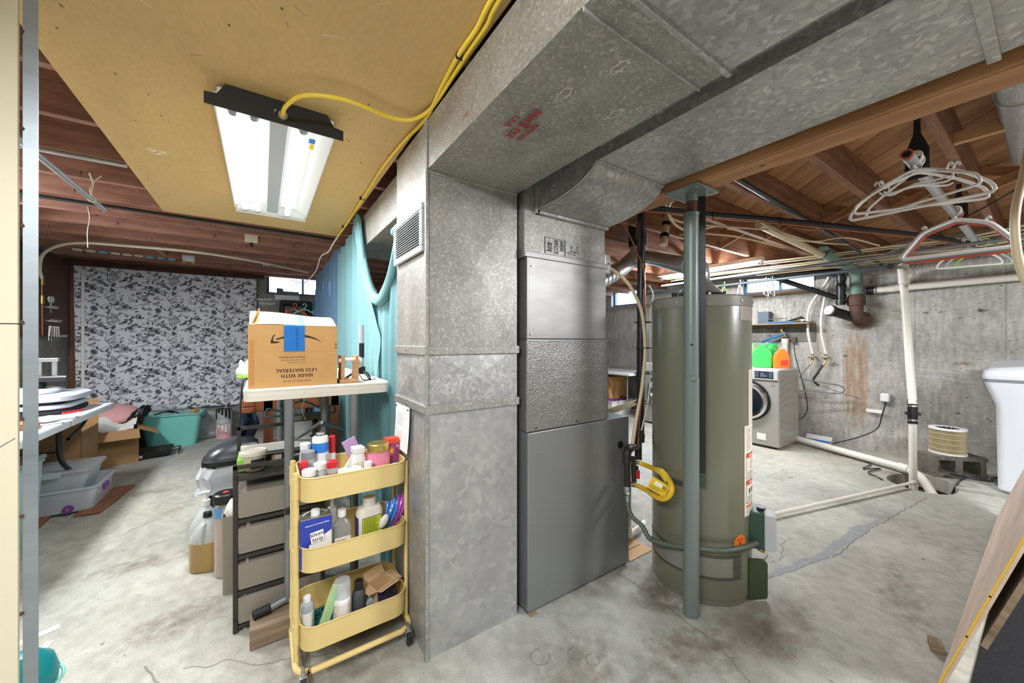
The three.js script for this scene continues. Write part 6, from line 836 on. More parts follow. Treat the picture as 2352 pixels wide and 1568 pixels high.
// two stacked clear bins on planks
one('floor_plank', 'brown plank on the floor under the right end of the clear bins', 'plank', turnY(rb(-0.07, 0.07, 0, 0.02, -0.3, 0.3, 0.002, 1, 'z'), -0.12).translate(-1.05, 0, -4.36), M.brownPlank); one('floor_plank', 'brown plank on the floor under the left end of the clear bins', 'plank', turnY(rb(-0.07, 0.07, 0, 0.02, -0.3, 0.3, 0.002, 1, 'z'), 0.05).translate(-1.36, 0, -4.1), M.brownPlank);
{
  const t = thing('clear_bin', 'long clear underbed bin with purple wheels on the floor', 'bin', [-1.44, 0.021, -4.36]); part('tub', rtub(0.76, 0.46, 0.175, 0.05, 0.003, 0.02, 0.012), M.clear, t); for (const x of [0.24, -0.24]) { const w = part('wheel', cyl([x, 0.03, 0.222], [x, 0.03, 0.238], 0.028, 0.028, 24), M.purple, t, 'purple wheel'); part('hub', cyl([x, 0.03, 0.238], [x, 0.03, 0.242], 0.012, 0.012, 16), M.clearJug, w); } part('latch', rb(0.375, 0.39, 0.09, 0.13, -0.05, 0.05, 0.004), M.purple, t);
}
{
  const t = thing('clear_bin', 'smaller clear bin with lid stacked on the underbed bin', 'bin', [-1.34, 0.15, -4.34]); part('tub', rtub(0.46, 0.36, 0.16, 0.04, 0.003, 0.03, 0.008), M.clear, t); part('lid', loft([rloop(0.5, 0.4, 0.045).map(([x, z]) => [x, 0.165, z]), rloop(0.5, 0.4, 0.045).map(([x, z]) => [x, 0.18, z]), rloop(0.44, 0.34, 0.045).map(([x, z]) => [x, 0.187, z])].reverse(), true, true), M.clear, t); part('lid_clip', rb(-0.1, 0.1, 0.14, 0.18, 0.198, 0.21, 0.004), M.clear, t);
}
for (const [x, z, r, m, lab] of [[-1.45, -4.27, 0.045, M.lime, 'green plastic egg inside the smaller clear bin'], [-1.34, -4.3, 0.05, M.cream, 'cream ball inside the smaller clear bin'], [-1.24, -4.29, 0.04, M.purple, 'purple ball inside the smaller clear bin'], [-1.4, -4.4, 0.045, M.redOr, 'orange ball inside the smaller clear bin']]) one('toy_ball', lab, 'toy', new THREE.SphereGeometry(r, 20, 14).scale(1.2, 0.9, 1), m, [x, 0.155 + r * 0.9, z]);
{ const t = thing('clear_bin', 'tall bluish bin standing under the near half of the left table', 'bin', [-1.45, 0, -3.75]); part('tub', rtub(0.42, 0.3, 0.5, 0.03, 0.003, 0.02, 0.01), S({ color: col('#b9dcdd'), roughness: 0.4, transmission: 0.4, side: THREE.DoubleSide }), t); part('lid', rb(-0.22, 0.22, 0.5, 0.53, -0.16, 0.16, 0.01), M.grey, t); }
// ---------------------------------------------------------------- trash can, jugs
{
  const t = thing('trash_can', 'black swing-top trash can with a white bag', 'trash can', [-0.16, 0, -3.15]); const L = (w, d, y, r) => rloop(w, d, r).map(([x, z]) => [x, y, z]); part('body', loft([L(0.22, 0.2, 0, 0.05), L(0.29, 0.26, 0.5, 0.07)].reverse(), true, true), M.blackMatt, t);
  part('rim', loft([L(0.3, 0.27, 0.49, 0.07), L(0.33, 0.3, 0.5, 0.08), L(0.33, 0.3, 0.53, 0.08), L(0.29, 0.26, 0.545, 0.08)].reverse(), true, true), M.black, t); part('swing_lid', loft([L(0.3, 0.27, 0.54, 0.08), L(0.28, 0.25, 0.57, 0.08), L(0.22, 0.2, 0.605, 0.07).map(([x, y, z]) => [x + 0.025, y, z]), L(0.1, 0.12, 0.635, 0.035).map(([x, y, z]) => [x + 0.05, y, z])].reverse(), true, true), S({ color: col('#2c3136'), roughness: 0.32 }), t);
  const pts = (k, y) => rloop(0.32 + k, 0.29 + k, 0.08, 10).map(([x, z], i) => [x * (1 + 0.035 * Math.sin(i * 1.3)), y + 0.012 * Math.sin(i * 0.9), z * (1 + 0.035 * Math.cos(i * 1.5))]); part('bag_skirt', loft([pts(0.0, 0.5), pts(0.05, 0.44), pts(0.03, 0.38), pts(0.06, 0.34)], false), M.bag, t, 'white bag skirt');
}
function gallon(name, label, pos, turn, fillTop, liquid, cap2) {
  const t = thing(name, label, 'jug', pos, turn); t.scale.set(0.86, 1, 0.86); const L = (w, d, y, r) => rloop(w, d, r).map(([x, z]) => [x, y, z]); const sec = [[0.17, 0.13, 0, 0.05], [0.185, 0.145, 0.012, 0.06], [0.185, 0.145, 0.17, 0.06], [0.15, 0.12, 0.215, 0.055], [0.09, 0.08, 0.26, 0.038], [0.042, 0.042, 0.285, 0.02], [0.04, 0.04, 0.3, 0.019]]; const F = [0.185, 0.145, fillTop, 0.06];
  part('bottle', loft([F, ...sec.slice(2)].map((q) => L(...q)).reverse(), false, false), M.hdpe, t); part('filled_part', loft([sec[0], sec[1], F].map((q) => L(...q)).reverse(), true, true), liquid, t, 'filled lower half'); part('handle', tube([[0, 0.262, 0.034], [0, 0.255, 0.058], [0, 0.21, 0.074], [0, 0.165, 0.073]], 0.013, 20, 10), M.hdpe, t);
  if (cap2 === 'pump') { const c = part('pump', [cyl([0, 0.295, 0], [0, 0.325, 0], 0.022), cyl([0, 0.325, 0], [0, 0.37, 0], 0.007), rb(-0.045, 0.02, 0.362, 0.38, -0.012, 0.012, 0.005)], M.white, t); } else part('cap', cyl([0, 0.292, 0], [0, 0.318, 0], 0.0245, 0.023, 24), M.black, t); return t;
}
gallon('gallon_jug', 'translucent gallon jug half full of brown liquid on the floor', [-0.262, 0, -2.75], -0.35, 0.165, M.hdpeFull); gallon('gallon_jug', 'clear gallon jug with a white pump behind the brown jug', [-0.285, 0, -2.94], 0.3, 0.14, S({ color: col('#cdd4d6'), roughness: 0.3 }), 'pump');
{ const t = thing('gel_jar', 'tall clear jar with a round black lid beside the fabric drawers', 'jar', [-0.17, 0, -2.62]); part('jar', lathe([[0.0001, 0], [0.05, 0], [0.053, 0.01], [0.053, 0.4], [0.048, 0.42]], 32), M.clearJug, t); part('contents', lathe([[0.0001, 0.003], [0.049, 0.004], [0.049, 0.38], [0.0001, 0.38]], 28), S({ color: col('#cda690'), roughness: 0.4 }), t); part('lid', lathe([[0.057, 0.405], [0.058, 0.45], [0.05, 0.456], [0.0001, 0.456]], 32), M.black, t); part('lid_dot', cyl([0, 0.456, 0], [0, 0.4575, 0], 0.014), M.redOr, t); part('label_band', lathe([[0.0538, 0.33], [0.0538, 0.385]], 32), S({ color: col('#5f93c4'), roughness: 0.5, side: THREE.DoubleSide }), t); }
// ---------------------------------------------------------------- fabric drawer tower
{
  const t = thing('drawer_tower', 'dark metal tower of grey fabric drawers under the cream table', 'drawers', [0, 0, 0]), x0 = -0.1, x1 = 0.25, zf = -2.05, zb = -2.36, s = 0.018;
  for (const [z, h] of [[zf, 0.745], [zb, 0.86]]) { for (const x of [x0, x1]) part('post', rb(x - s / 2, x + s / 2, 0, h, z - s, z, 0.002), M.rackFrame, t); part('top_rail', rb(x0 - s / 2, x1 + s / 2, h - s, h, z - s, z, 0.002), M.rackFrame, t); }
  for (const y of [0.685, 0.495, 0.335, 0.175, 0.025]) { part('shelf_rail', [rb(x0 + s / 2, x1 - s / 2, y - 0.012, y + 0.006, zf - s, zf - 0.002, 0.002), rb(x0 - s / 2, x0 + s / 2, y - 0.012, y + 0.006, zb, zf - s, 0.002), rb(x1 - s / 2, x1 + s / 2, y - 0.012, y + 0.006, zb, zf - s, 0.002)], M.rackFrame, t); }
  part('top_shelf', rb(x0, x1, 0.686, 0.694, zb, zf - s, 0.002), M.rackFrame, t);
  for (const y of [0.51, 0.35, 0.19, 0.04]) { const d = part('drawer', loft([[0.33, y, 0], [0.336, y + 0.02, 0], [0.336, y + 0.125, 0.004]].map(([w, yy, e]) => rloop(w, 0.29, 0.012).map(([x, z]) => [x + 0.075, yy - (z > 0.1 ? e * 3 : 0), z - 2.2 + (z > 0.1 ? 0.006 : 0)])).reverse(), true, true), M.drawer, t); part('pull_seam', rb(0.158, 0.16, y + 0.01, y + 0.115, -2.0475, -2.0455, 0.0006, 1), M.drawer, d); }
  for (const y of [0.69, 0.06]) part('bolt', cyl([x0, y, zf], [x0, y, zf + 0.003], 0.006, 0.006, 10), M.black, t);
}
{ const t = thing('fabric_bin', 'grey fabric bin with folded liner behind the drawer tower', 'bin', [-0.118, 0.0, -2.47]); part('bin', rtub(0.11, 0.16, 0.4, 0.012, 0.004, 0.004), M.drawer, t); part('liner', (() => { const g = new THREE.SphereGeometry(1, 24, 16), p = g.attributes.position; for (let i = 0; i < p.count; i++) { const k = 1 + 0.12 * Math.sin(p.getX(i) * 6 + p.getZ(i) * 5) * Math.cos(p.getY(i) * 7); p.setXYZ(i, p.getX(i) * k, p.getY(i) * k, p.getZ(i) * k); } g.computeVertexNormals(); return g.scale(0.046, 0.06, 0.066).translate(0, 0.4, 0); })(), M.whiteCloth, t); }
// on the drawer tower
{ const t = thing('putty_tub', 'white plastic tub with lid on the drawer tower', 'tub', [-0.035, 0.694, -2.15]); part('tub', lathe([[0.0001, 0], [0.042, 0], [0.05, 0.075], [0.052, 0.078]], 36), M.cream, t); part('lid', lathe([[0.054, 0.07], [0.055, 0.085], [0.05, 0.09], [0.046, 0.086], [0.0001, 0.086]], 36), M.tableW, t); part('label', arcSheet(0.0478, -0.2, 1.1, 0.012, 0.055, 14), S({ color: col('#2a2b3a'), roughness: 0.5 }), t); }
one('sponge_box', 'green and white box at the left end of the drawer tower', 'box', [rb(-0.098, -0.06, 0.695, 0.75, -2.3, -2.12, 0.003)], M.lime);
{ const t = thing('vinyl_box', 'long black box of craft vinyl lettered VINYL on the drawer tower', 'box'); T.vinyl = canvas(512, 96, (c) => { c.fillStyle = '#17181a'; c.fillRect(0, 0, 512, 96); txt(c, 'VINYL', 330, 50, 46, '#f2f2f2'); c.fillStyle = '#c9b6a4'; c.fillRect(20, 14, 110, 66); }); part('box_body', rb(0.0, 0.24, 0.695, 0.735, -2.33, -2.22, 0.002), M.black, t); part('front_print', quad([0.03, 0.697, -2.219], [0.23, 0.697, -2.219], [0.23, 0.733, -2.219], [0.03, 0.733, -2.219]), S({ map: T.vinyl, roughness: 0.5 }), t); part('white_insert', rb(-0.09, 0.23, 0.736, 0.775, -2.3, -2.28, 0.002), M.paper, t, 'perforated paper strip'); }
one('clear_cup', 'small clear cup at the back of the drawer tower', 'cup', lathe([[0.0001, 0.001], [0.024, 0.001], [0.03, 0.08], [0.028, 0.08]], 24), M.clear, [-0.05, 0.695, -2.325]); one('craft_bag', 'hanging clear bag of parts with a red edge behind the table leg', 'bag', [rb(0.14, 0.23, 0.78, 0.86, -2.345, -2.338, 0.003), rb(0.15, 0.22, 0.72, 0.78, -2.345, -2.338, 0.003)], M.bag);
// ---------------------------------------------------------------- curtains
function curtainSheet(x, z0, z1, top, folds, amp, n = 120, m = 40, y0 = 0.02) { const lean = (v) => 1; return grid((u, v) => { const z = z0 + (z1 - z0) * u, t = top(u), y = y0 + (t - y0) * v, a = amp * (1 - 0.45 * v * v); return [x + a * Math.sin(u * folds * 6.283 + 0.8 * Math.sin(u * 5 + v * 1.5)) + amp * 0.5 * Math.sin(u * folds * 2.3 * 6.283 + v * 2), y, z + 0.015 * Math.sin(v * 3 + u * 20)]; }, n, m); }
{
  const t = thing('teal_curtain', 'pale teal curtain tied up beside the return duct', 'curtain'); const sag = (u) => { const z = -1.875 - 1.03 * u; return 1.845 + 0.36 * Math.pow(u, 1.5) - 0.42 * Math.sin(Math.PI * Math.pow(u, 0.85)) * (1 - 0.25 * u); };
  part('front_panel', curtainSheet(0.586, -1.875, -2.905, sag, 5, 0.013), M.curtain, t); part('rear_panel', curtainSheet(0.588, -2.9, -3.8, (u) => 2.2 - 0.1 * u, 4, 0.013), M.curtain, t);
  const roll = []; for (let i = 0; i <= 16; i++) { const u = i / 16; roll.push([0.575 - 0.012 * Math.sin(u * 3.14), sag(u) - 0.01, -1.875 - 1.03 * u]); } const g = new THREE.TubeGeometry(new THREE.CatmullRomCurve3(roll.map((p) => V(...p))), 60, 0.022, 12), p = g.attributes.position, n = g.attributes.normal; for (let i = 0; i < p.count; i++) { const s = Math.floor(i / 13) / 60, k = 0.012 * Math.sin(s * 3.14) + 0.006 * Math.sin((i % 13) * 2.1 + s * 14); p.setXYZ(i, p.getX(i) + n.getX(i) * k * 0.4, p.getY(i) + n.getY(i) * k, p.getZ(i) + n.getZ(i) * k * 0.4); } g.computeVertexNormals(); part('draped_swag', g, M.curtain, t);
  part('fallen_fold', grid((u, v) => { const z = -2.86 + 0.62 * v + 0.1 * u * (1 - v); return [0.566 - 0.012 * Math.sin(u * 5 + v * 3), 2.15 - 0.78 * v - 0.35 * u * Math.sin(v * 1.57) + 0.06 * Math.sin(u * 3.1), z]; }, 24, 24), M.curtain, t); part('knot', new THREE.SphereGeometry(0.024, 16, 12).scale(0.8, 1, 1.3).translate(0.55, 1.85, -1.868), M.curtain, t);
}
one('blue_curtain', 'blue-grey curtain hanging between the teal curtain and the far window', 'curtain', [curtainSheet(0.6, -3.82, -5.5, (u) => 2.19 - 0.05 * u, 7, 0.022), curtainSheet(0.62, -5.5, -6.3, (u) => 2.14 - 0.25 * Math.sin(Math.PI * u) - 0.2 * u, 4, 0.03)], M.curtainBlue);
// ---------------------------------------------------------------- notice on the duct
{ T.notice = canvas(256, 384, (c) => { c.fillStyle = '#f1f0ec'; c.fillRect(0, 0, 256, 384); c.fillStyle = '#8b8b8b'; for (let i = 0; i < 12; i++) c.fillRect(30, 70 + i * 10, rr(110, 140), 3); for (let i = 0; i < 9; i++) c.fillRect(66, 230 + i * 11, rr(70, 96), 3); c.fillStyle = '#3c3c3c'; for (let i = 0; i < 7; i++) for (const x of [26, 42, 190, 208]) { c.beginPath(); c.arc(x, 224 + i * 18, 3.4, 0, 6.3); c.fill(); } c.strokeStyle = '#7a7a7a'; c.lineWidth = 2; for (let i = 0; i < 5; i++) { c.beginPath(); c.moveTo(180 + rr(-10, 30), 70 + i * 26); c.lineTo(200 + rr(-10, 30), 96 + i * 26); c.lineTo(178 + rr(-6, 20), 110 + i * 26); c.stroke(); } });
  const t = thing('notice_sheet', 'white printed instruction sheet taped to the return duct', 'paper'); part('sheet', grid((u, v) => [0.541 - 0.012 * (1 - v) * (1 - v), 0.8 + 0.205 * v, -1.815 + 0.2 * u], 2, 8), S({ map: T.notice, roughness: 0.8, side: THREE.DoubleSide }), t); for (const z of [-1.8, -1.63]) part('tack', new THREE.SphereGeometry(0.004, 8, 6).translate(0.538, 0.993, z), M.black, t); }
// ---------------------------------------------------------------- cream folding table with its load
{
  const t = thing('cream_table', 'tall cream plastic folding table carrying the taped box', 'table', [0, 0, 0]); const L = (e, y) => rloop(0.63 - e, 1.22 - e, 0.03).map(([x, z]) => [x + 0.244, y, z - 2.59]);
  part('top', loft([L(0.03, 1.033), L(0.008, 1.035), L(0.004, 1.05), L(0.008, 1.052), L(0.004, 1.054), L(0.002, 1.07), L(0.006, 1.072), L(0.002, 1.074), L(0.0, 1.084), L(0.008, 1.09)].reverse(), true, true), M.tableW, t);
  for (const [z, name] of [[-2.0, 'leg'], [-3.0, 'leg']]) for (const x of [0.103, 0.385]) part(name, cyl([x, z === -2 && x < 0.2 ? 0.105 : 0, z], [x, 1.034, z], 0.02, 0.02, 20), M.greyTube, t);
  part('foot_bar', cyl([0.11, 0.118, -2.0], [0.02, 0.1, -1.985], 0.016, 0.016, 14), M.greyTube, t); part('foot_cap', corr([[0.03, 0.103, -1.986], [-0.035, 0.1, -1.975]], 0.02, 6, 0.18, 14), M.dark, t, 'ribbed dark rubber foot'); part('cross_brace', [cyl([0.24, 0.9, -2.04], [0.4, 0.78, -2.4], 0.009), cyl([0.24, 0.9, -2.04], [0.1, 0.72, -2.4], 0.009), cyl([0.3, 1.03, -2.3], [0.25, 0.85, -2.05], 0.012)], M.greyTube, t); part('clip', rb(0.085, 0.121, 0.51, 0.54, -1.982, -1.97, 0.003), M.dark, t);
}
one('wood_block', 'short weathered lumber offcut under the cream table foot', 'lumber', turnY(rb(-0.075, 0.075, 0, 0.085, -0.065, 0.065, 0.003, 1), 0.0).translate(0.03, 0, -1.965), M.oldwood);
T.box = canvas(1024, 832, (c, w, h) => {
  noisePaint(c, w, h, (u, v) => { const g = 10 * (fbm(u, v, 8, 3) - 0.5) + 5 * rnd(); return [200 + g, 154 + g, 96 + g]; }); const ink = '#3a2a1d', up = (s, x, y, size, bold) => txt(c, s, x * w, y * h, size, ink, 'sans-serif', bold, 'center', Math.PI);
  c.fillStyle = ink; c.beginPath(); c.moveTo(0.23 * w, 0.295 * h); c.quadraticCurveTo(0.25 * w, 0.15 * h, 0.285 * w, 0.155 * h); c.quadraticCurveTo(0.25 * w, 0.22 * h, 0.262 * w, 0.262 * h); c.lineTo(0.34 * w, 0.27 * h); c.quadraticCurveTo(0.3 * w, 0.305 * h, 0.23 * w, 0.295 * h); c.fill(); c.beginPath(); c.moveTo(0.29 * w, 0.225 * h); c.quadraticCurveTo(0.6 * w, 0.05 * h, 0.82 * w, 0.285 * h); c.quadraticCurveTo(0.6 * w, 0.12 * h, 0.29 * w, 0.245 * h); c.fill();
  up('amazon.com/thisbox', 0.47, 0.526, 30, true); up('less material matters', 0.475, 0.572, 30, false); up('Scan to see why', 0.515, 0.616, 30, false); up('LESS MATERIAL', 0.52, 0.738, 66, true); up('MADE WITH', 0.525, 0.828, 66, true); up('THIS BOX IS NOW', 0.525, 0.912, 42, false);
  c.fillStyle = 'rgba(140,96,50,.35)'; c.fillRect(0, 0.43 * h, w, 3); c.fillStyle = 'rgba(176,118,58,.5)'; c.fillRect(0.01 * w, 0.24 * h, 0.055 * w, 0.72 * h);
  c.fillStyle = ink; for (const y of [0.3, 0.36]) for (let i = 0; i < 3; i++) c.fillRect(w * (0.97 + i * 0.01), y * h, 6, 26);
});
T.tape = canvas(256, 640, (c, w, h) => { c.fillStyle = '#2d78c9'; c.fillRect(0, 0, w, h); for (let i = 0; i < 26; i++) { c.strokeStyle = `rgba(${rnd() < 0.5 ? '70,140,215' : '30,90,165'},.5)`; c.lineWidth = rr(1, 3); jag(c, [[rnd() * w, rnd() * h], [rnd() * w, rnd() * h]], 3); c.stroke(); } txt(c, 'summer deals.', 156, 470, 44, '#16283c', 'sans-serif', false, 'center', -P2); txt(c, "It's c", 156, 250, 44, '#f4f4f4', 'sans-serif', true, 'center', -P2); });
{
  const t = thing('shipping_box', 'cardboard shipping box with blue tape on the cream table', 'box', [0.127, 1.091, -2.14]), w = 0.36, h = 0.285, d = 0.27; const m = part('body', bx(-w / 2, w / 2, 0, h, -d / 2, d / 2), M.cardboard, t);
  part('front_print', quad([-w / 2, 0, d / 2 + 0.001], [w / 2, 0, d / 2 + 0.001], [w / 2, h, d / 2 + 0.001], [-w / 2, h, d / 2 + 0.001]), S({ map: T.box, roughness: 0.85, side: THREE.DoubleSide }), t, 'printed front panel, writing upside down');
  part('top_flap', [grid((u, v) => [-w / 2 + 0.004 + (w - 0.008) * u, h + 0.075 * Math.sin(v * 1.5) + 0.004 * Math.sin(u * 6) - 0.02 * v * u, d / 2 - (d - 0.02) * v], 10, 8, 0.003)], S({ color: col('#dcb684'), roughness: 0.8, side: THREE.DoubleSide }), t); part('side_flap', bx(-0.002, 0.002, 0, 0.09, -d / 2 + 0.01, d / 2 - 0.01).rotateZ(-0.35).translate(-w / 2 + 0.01, h - 0.01, 0), M.cardboard, t);
  part('tape', grid((u, v) => { const x = -w / 2 + w * (0.375 + 0.235 * u), s = v * 0.23; return s < 0.122 ? [x, h - 0.122 + s, d / 2 + 0.0025] : [x, h + 0.004 + 0.075 * Math.sin((s - 0.122) / (d - 0.02) * 1.5) + 0.004 * Math.sin((0.375 + 0.235 * u) * 6), d / 2 - (s - 0.122)]; }, 6, 40), S({ map: T.tape, roughness: 0.3, side: THREE.DoubleSide }), t, 'blue printed packing tape');
}
{ const t = thing('wood_stand', 'small pale wooden roll stand beside the shipping box', 'stand', [0.365, 1.091, -2.06]); part('base', rb(-0.045, 0.045, 0, 0.016, -0.06, 0.06, 0.003), M.paleWood, t); const up = prism([[-0.055, 0.015], [0.055, 0.015], [0.055, 0.05], [0.035, 0.06], [0.035, 0.08], [0.055, 0.1], [0.055, 0.135], [-0.055, 0.135]], 0.014, 0.002); part('upright', uvm(up.clone().rotateY(P2).translate(0.036, 0, 0)), M.paleWood, t); part('upright', uvm(up.clone().rotateY(P2).translate(-0.03, 0, 0)), M.paleWood, t); part('roll', cyl([-0.05, 0.112, 0.03], [0.03, 0.118, 0.03], 0.011), M.white, t); part('knob', cyl([0.044, 0.1, 0], [0.062, 0.1, 0], 0.03, 0.028), M.white, t); }
{ const t = thing('mini_tripod', 'mini tripod with grey column on the right of the cream table', 'tripod', [0.455, 1.091, -2.16]); part('column', cyl([0, 0.03, 0], [0, 0.3, 0], 0.0125), M.greyLt, t); part('collar', cyl([0, 0.12, 0], [0, 0.2, 0], 0.0135), M.dark, t); part('hub', cyl([0, 0.03, 0], [0, 0.07, 0], 0.019), M.dark, t); for (const a of [0.3, 2.4, 4.5]) part('leg', tube([[0.01 * Math.sin(a), 0.045, 0.01 * Math.cos(a)], [0.05 * Math.sin(a), 0.03, 0.05 * Math.cos(a)], [0.085 * Math.sin(a), 0.006, 0.085 * Math.cos(a)]], 0.0065, 12, 8), M.dark, t); }
one('thin_cable', 'thin black cable on the table around the tripod', 'cable', tube([[0.4, 1.094, -2.1], [0.43, 1.12, -2.1], [0.45, 1.094, -2.08], [0.52, 1.094, -2.12]], 0.0025, 30, 6), M.black);
{ const t = thing('wipes_pack', 'white and lime pack of wipes at the table corner', 'pack', [-0.07, 1.091, -2.62]); const g = new THREE.SphereGeometry(1, 28, 18), p = g.attributes.position; for (let i = 0; i < p.count; i++) { const x = p.getX(i), y = p.getY(i), z = p.getZ(i); p.setXYZ(i, Math.sign(x) * Math.pow(Math.abs(x), 0.6), y * (1 + 0.1 * Math.sin(z * 8)), Math.sign(z) * Math.pow(Math.abs(z), 0.7)); } g.computeVertexNormals(); g.scale(0.055, 0.036, 0.08); g.translate(0, 0.037, 0); part('pack', g, S({ color: col('#dfe9d3'), roughness: 0.35 }), t); part('sticker', rb(0.0, 0.045, 0.02, 0.05, 0.07, 0.078, 0.004), M.purple, t); part('lime_band', rb(-0.05, 0.05, 0.004, 0.02, 0.062, 0.076, 0.004), M.lime, t); part('torn_end', grid((u, v) => [-0.04 + 0.06 * u, 0.055 + 0.04 * v + 0.01 * Math.sin(u * 12), 0.03 - 0.05 * v], 10, 6), M.bag, t); }
one('black_cable', 'black cord drooping from the cream table down to the trash can', 'cord', tube([[-0.06, 1.093, -2.5], [-0.085, 1.09, -2.48], [-0.095, 1.0, -2.46], [-0.1, 0.85, -2.43], [-0.1, 0.74, -2.42], [-0.085, 0.68, -2.41], [-0.06, 0.72, -2.4]], 0.005, 50, 6), M.black);
// ---------------------------------------------------------------- cedar workbench and things behind
{
  const t = thing('cedar_bench', 'reddish cedar workbench behind the cream table', 'bench', [0, 0, 0]), x0 = -0.1, x1 = 0.54, z0 = -4.0, z1 = -3.42;
  for (const z of [z0, z0 + 0.15, z0 + 0.3, z0 + 0.44]) part('top_plank', rb(x0, x1, 0.86, 0.89, z, z + 0.135, 0.004), M.cedar, t); part('apron', rb(x0, x1, 0.76, 0.855, z1 - 0.03, z1, 0.004), M.cedar, t); for (const y of [0.765, 0.815]) part('rail_end', rb(x0 - 0.03, x0 + 0.05, y, y + 0.045, z1, z1 + 0.05, 0.004), M.cedar, t);
  for (const [x, z] of [[x0 + 0.14, z1 - 0.03], [x1 - 0.03, z1 - 0.03], [x0 + 0.14, z0 + 0.03], [x1 - 0.03, z0 + 0.03]]) part('leg', rb(x - 0.035, x + 0.03, 0, 0.86, z - 0.03, z + 0.03, 0.004, 1, 'y'), M.cedarD, t); for (let i = 0; i < 5; i++) part('shelf_slat', rb(x0 + 0.1, x1 - 0.01, 0.4, 0.42, z0 + 0.04 + i * 0.1, z0 + 0.125 + i * 0.1, 0.003), M.cedarD, t); part('lower_rail', rb(x0 + 0.1, x1 - 0.01, 0.33, 0.4, z1 - 0.04, z1 - 0.015, 0.003), M.cedarD, t);
}
one('olive_box', 'olive green box on the cedar bench shelf', 'box', rb(0.28, 0.45, 0.421, 0.66, -3.8, -3.55, 0.004), S({ color: col('#777450'), roughness: 0.8 }));
one('navy_jacket', 'navy cloth hanging off the left end of the cedar bench', 'cloth', grid((u, v) => [-0.145 + 0.1 * u + 0.02 * Math.sin(v * 6), 0.77 - 0.3 * v + 0.01 * Math.sin(u * 9), -3.36 + 0.04 * Math.sin(u * 8 + v * 3) - 0.03 * u], 16, 14, 0.006), M.navy);
hanger('dark teal hanger dangling below the cream table', S({ color: col('#3d5f66'), roughness: 0.45 }), [0.19, 1.0, -2.5], P2 - 0.2, 0.36, 0.13, 0.006, 0); one('wire_hook', 'bare white wire hook hanging under the cream table', 'hook', tube([[0.19, 1.03, -2.45], [0.2, 0.96, -2.45], [0.19, 0.9, -2.44], [0.21, 0.84, -2.43], [0.22, 0.8, -2.44]], 0.003, 24, 6), M.white); one('grey_strap', 'grey webbing strap hanging under the cream table', 'strap', grid((u, v) => [0.245 + 0.022 * u + 0.03 * v, 1.03 - 0.17 * v, -2.3 + 0.004 * Math.sin(v * 9)], 3, 14, 0.002), M.drawer);
{ const t = thing('black_shelf', 'black plastic shelf unit in front of the far window', 'shelf', [0.22, 0, -5.95]); for (const y of [0.5, 1.15, 1.8]) part('shelf_board', rb(-0.02, 0.34, y, y + 0.05, -0.22, 0.22, 0.01), M.blackMatt, t); for (const [x, z] of [[0, 0.2], [0.32, 0.2], [0, -0.2], [0.32, -0.2]]) part('post', cyl([x, 0, z], [x, 1.8, z], 0.024), M.blackMatt, t); }
one('label_printer', 'pale flat printer box on top of the black shelf', 'box', rb(0.14, 0.42, 1.851, 1.92, -6.05, -5.8, 0.006), M.greyLt); one('dark_device', 'dark box with buttons standing in front of the far window', 'device', [rb(0.22, 0.42, 1.921, 1.985, -6.05, -5.9, 0.006), rb(0.16, 0.24, 1.921, 2.03, -6.0, -5.98, 0.003)], M.winFrame); one('paper_tray', 'white papers sticking out left of the black shelf', 'papers', [rb(0.03, 0.2, 1.84, 1.844, -5.85, -5.73, 0.001, 1), rb(0.05, 0.22, 1.78, 1.784, -5.8, -5.7, 0.001, 1)].map((g) => g.rotateZ(0.05)), M.paper);
hanger('orange hanger on the front of the black shelf', M.redOr, [0.36, 1.78, -5.7], P2 - 0.1, 0.36, 0.2, 0.009, 0); hanger('mint green hanger on the front of the black shelf', M.mint, [0.47, 1.78, -5.66], P2 + 0.05, 0.36, 0.2, 0.009, 0); one('white_ring', 'white ring-topped rod standing behind the shipping box', 'rod', [new THREE.TorusGeometry(0.035, 0.006, 8, 28).translate(0.31, 1.42, -2.75), cyl([0.31, 1.091, -2.75], [0.31, 1.386, -2.75], 0.006)], M.white);
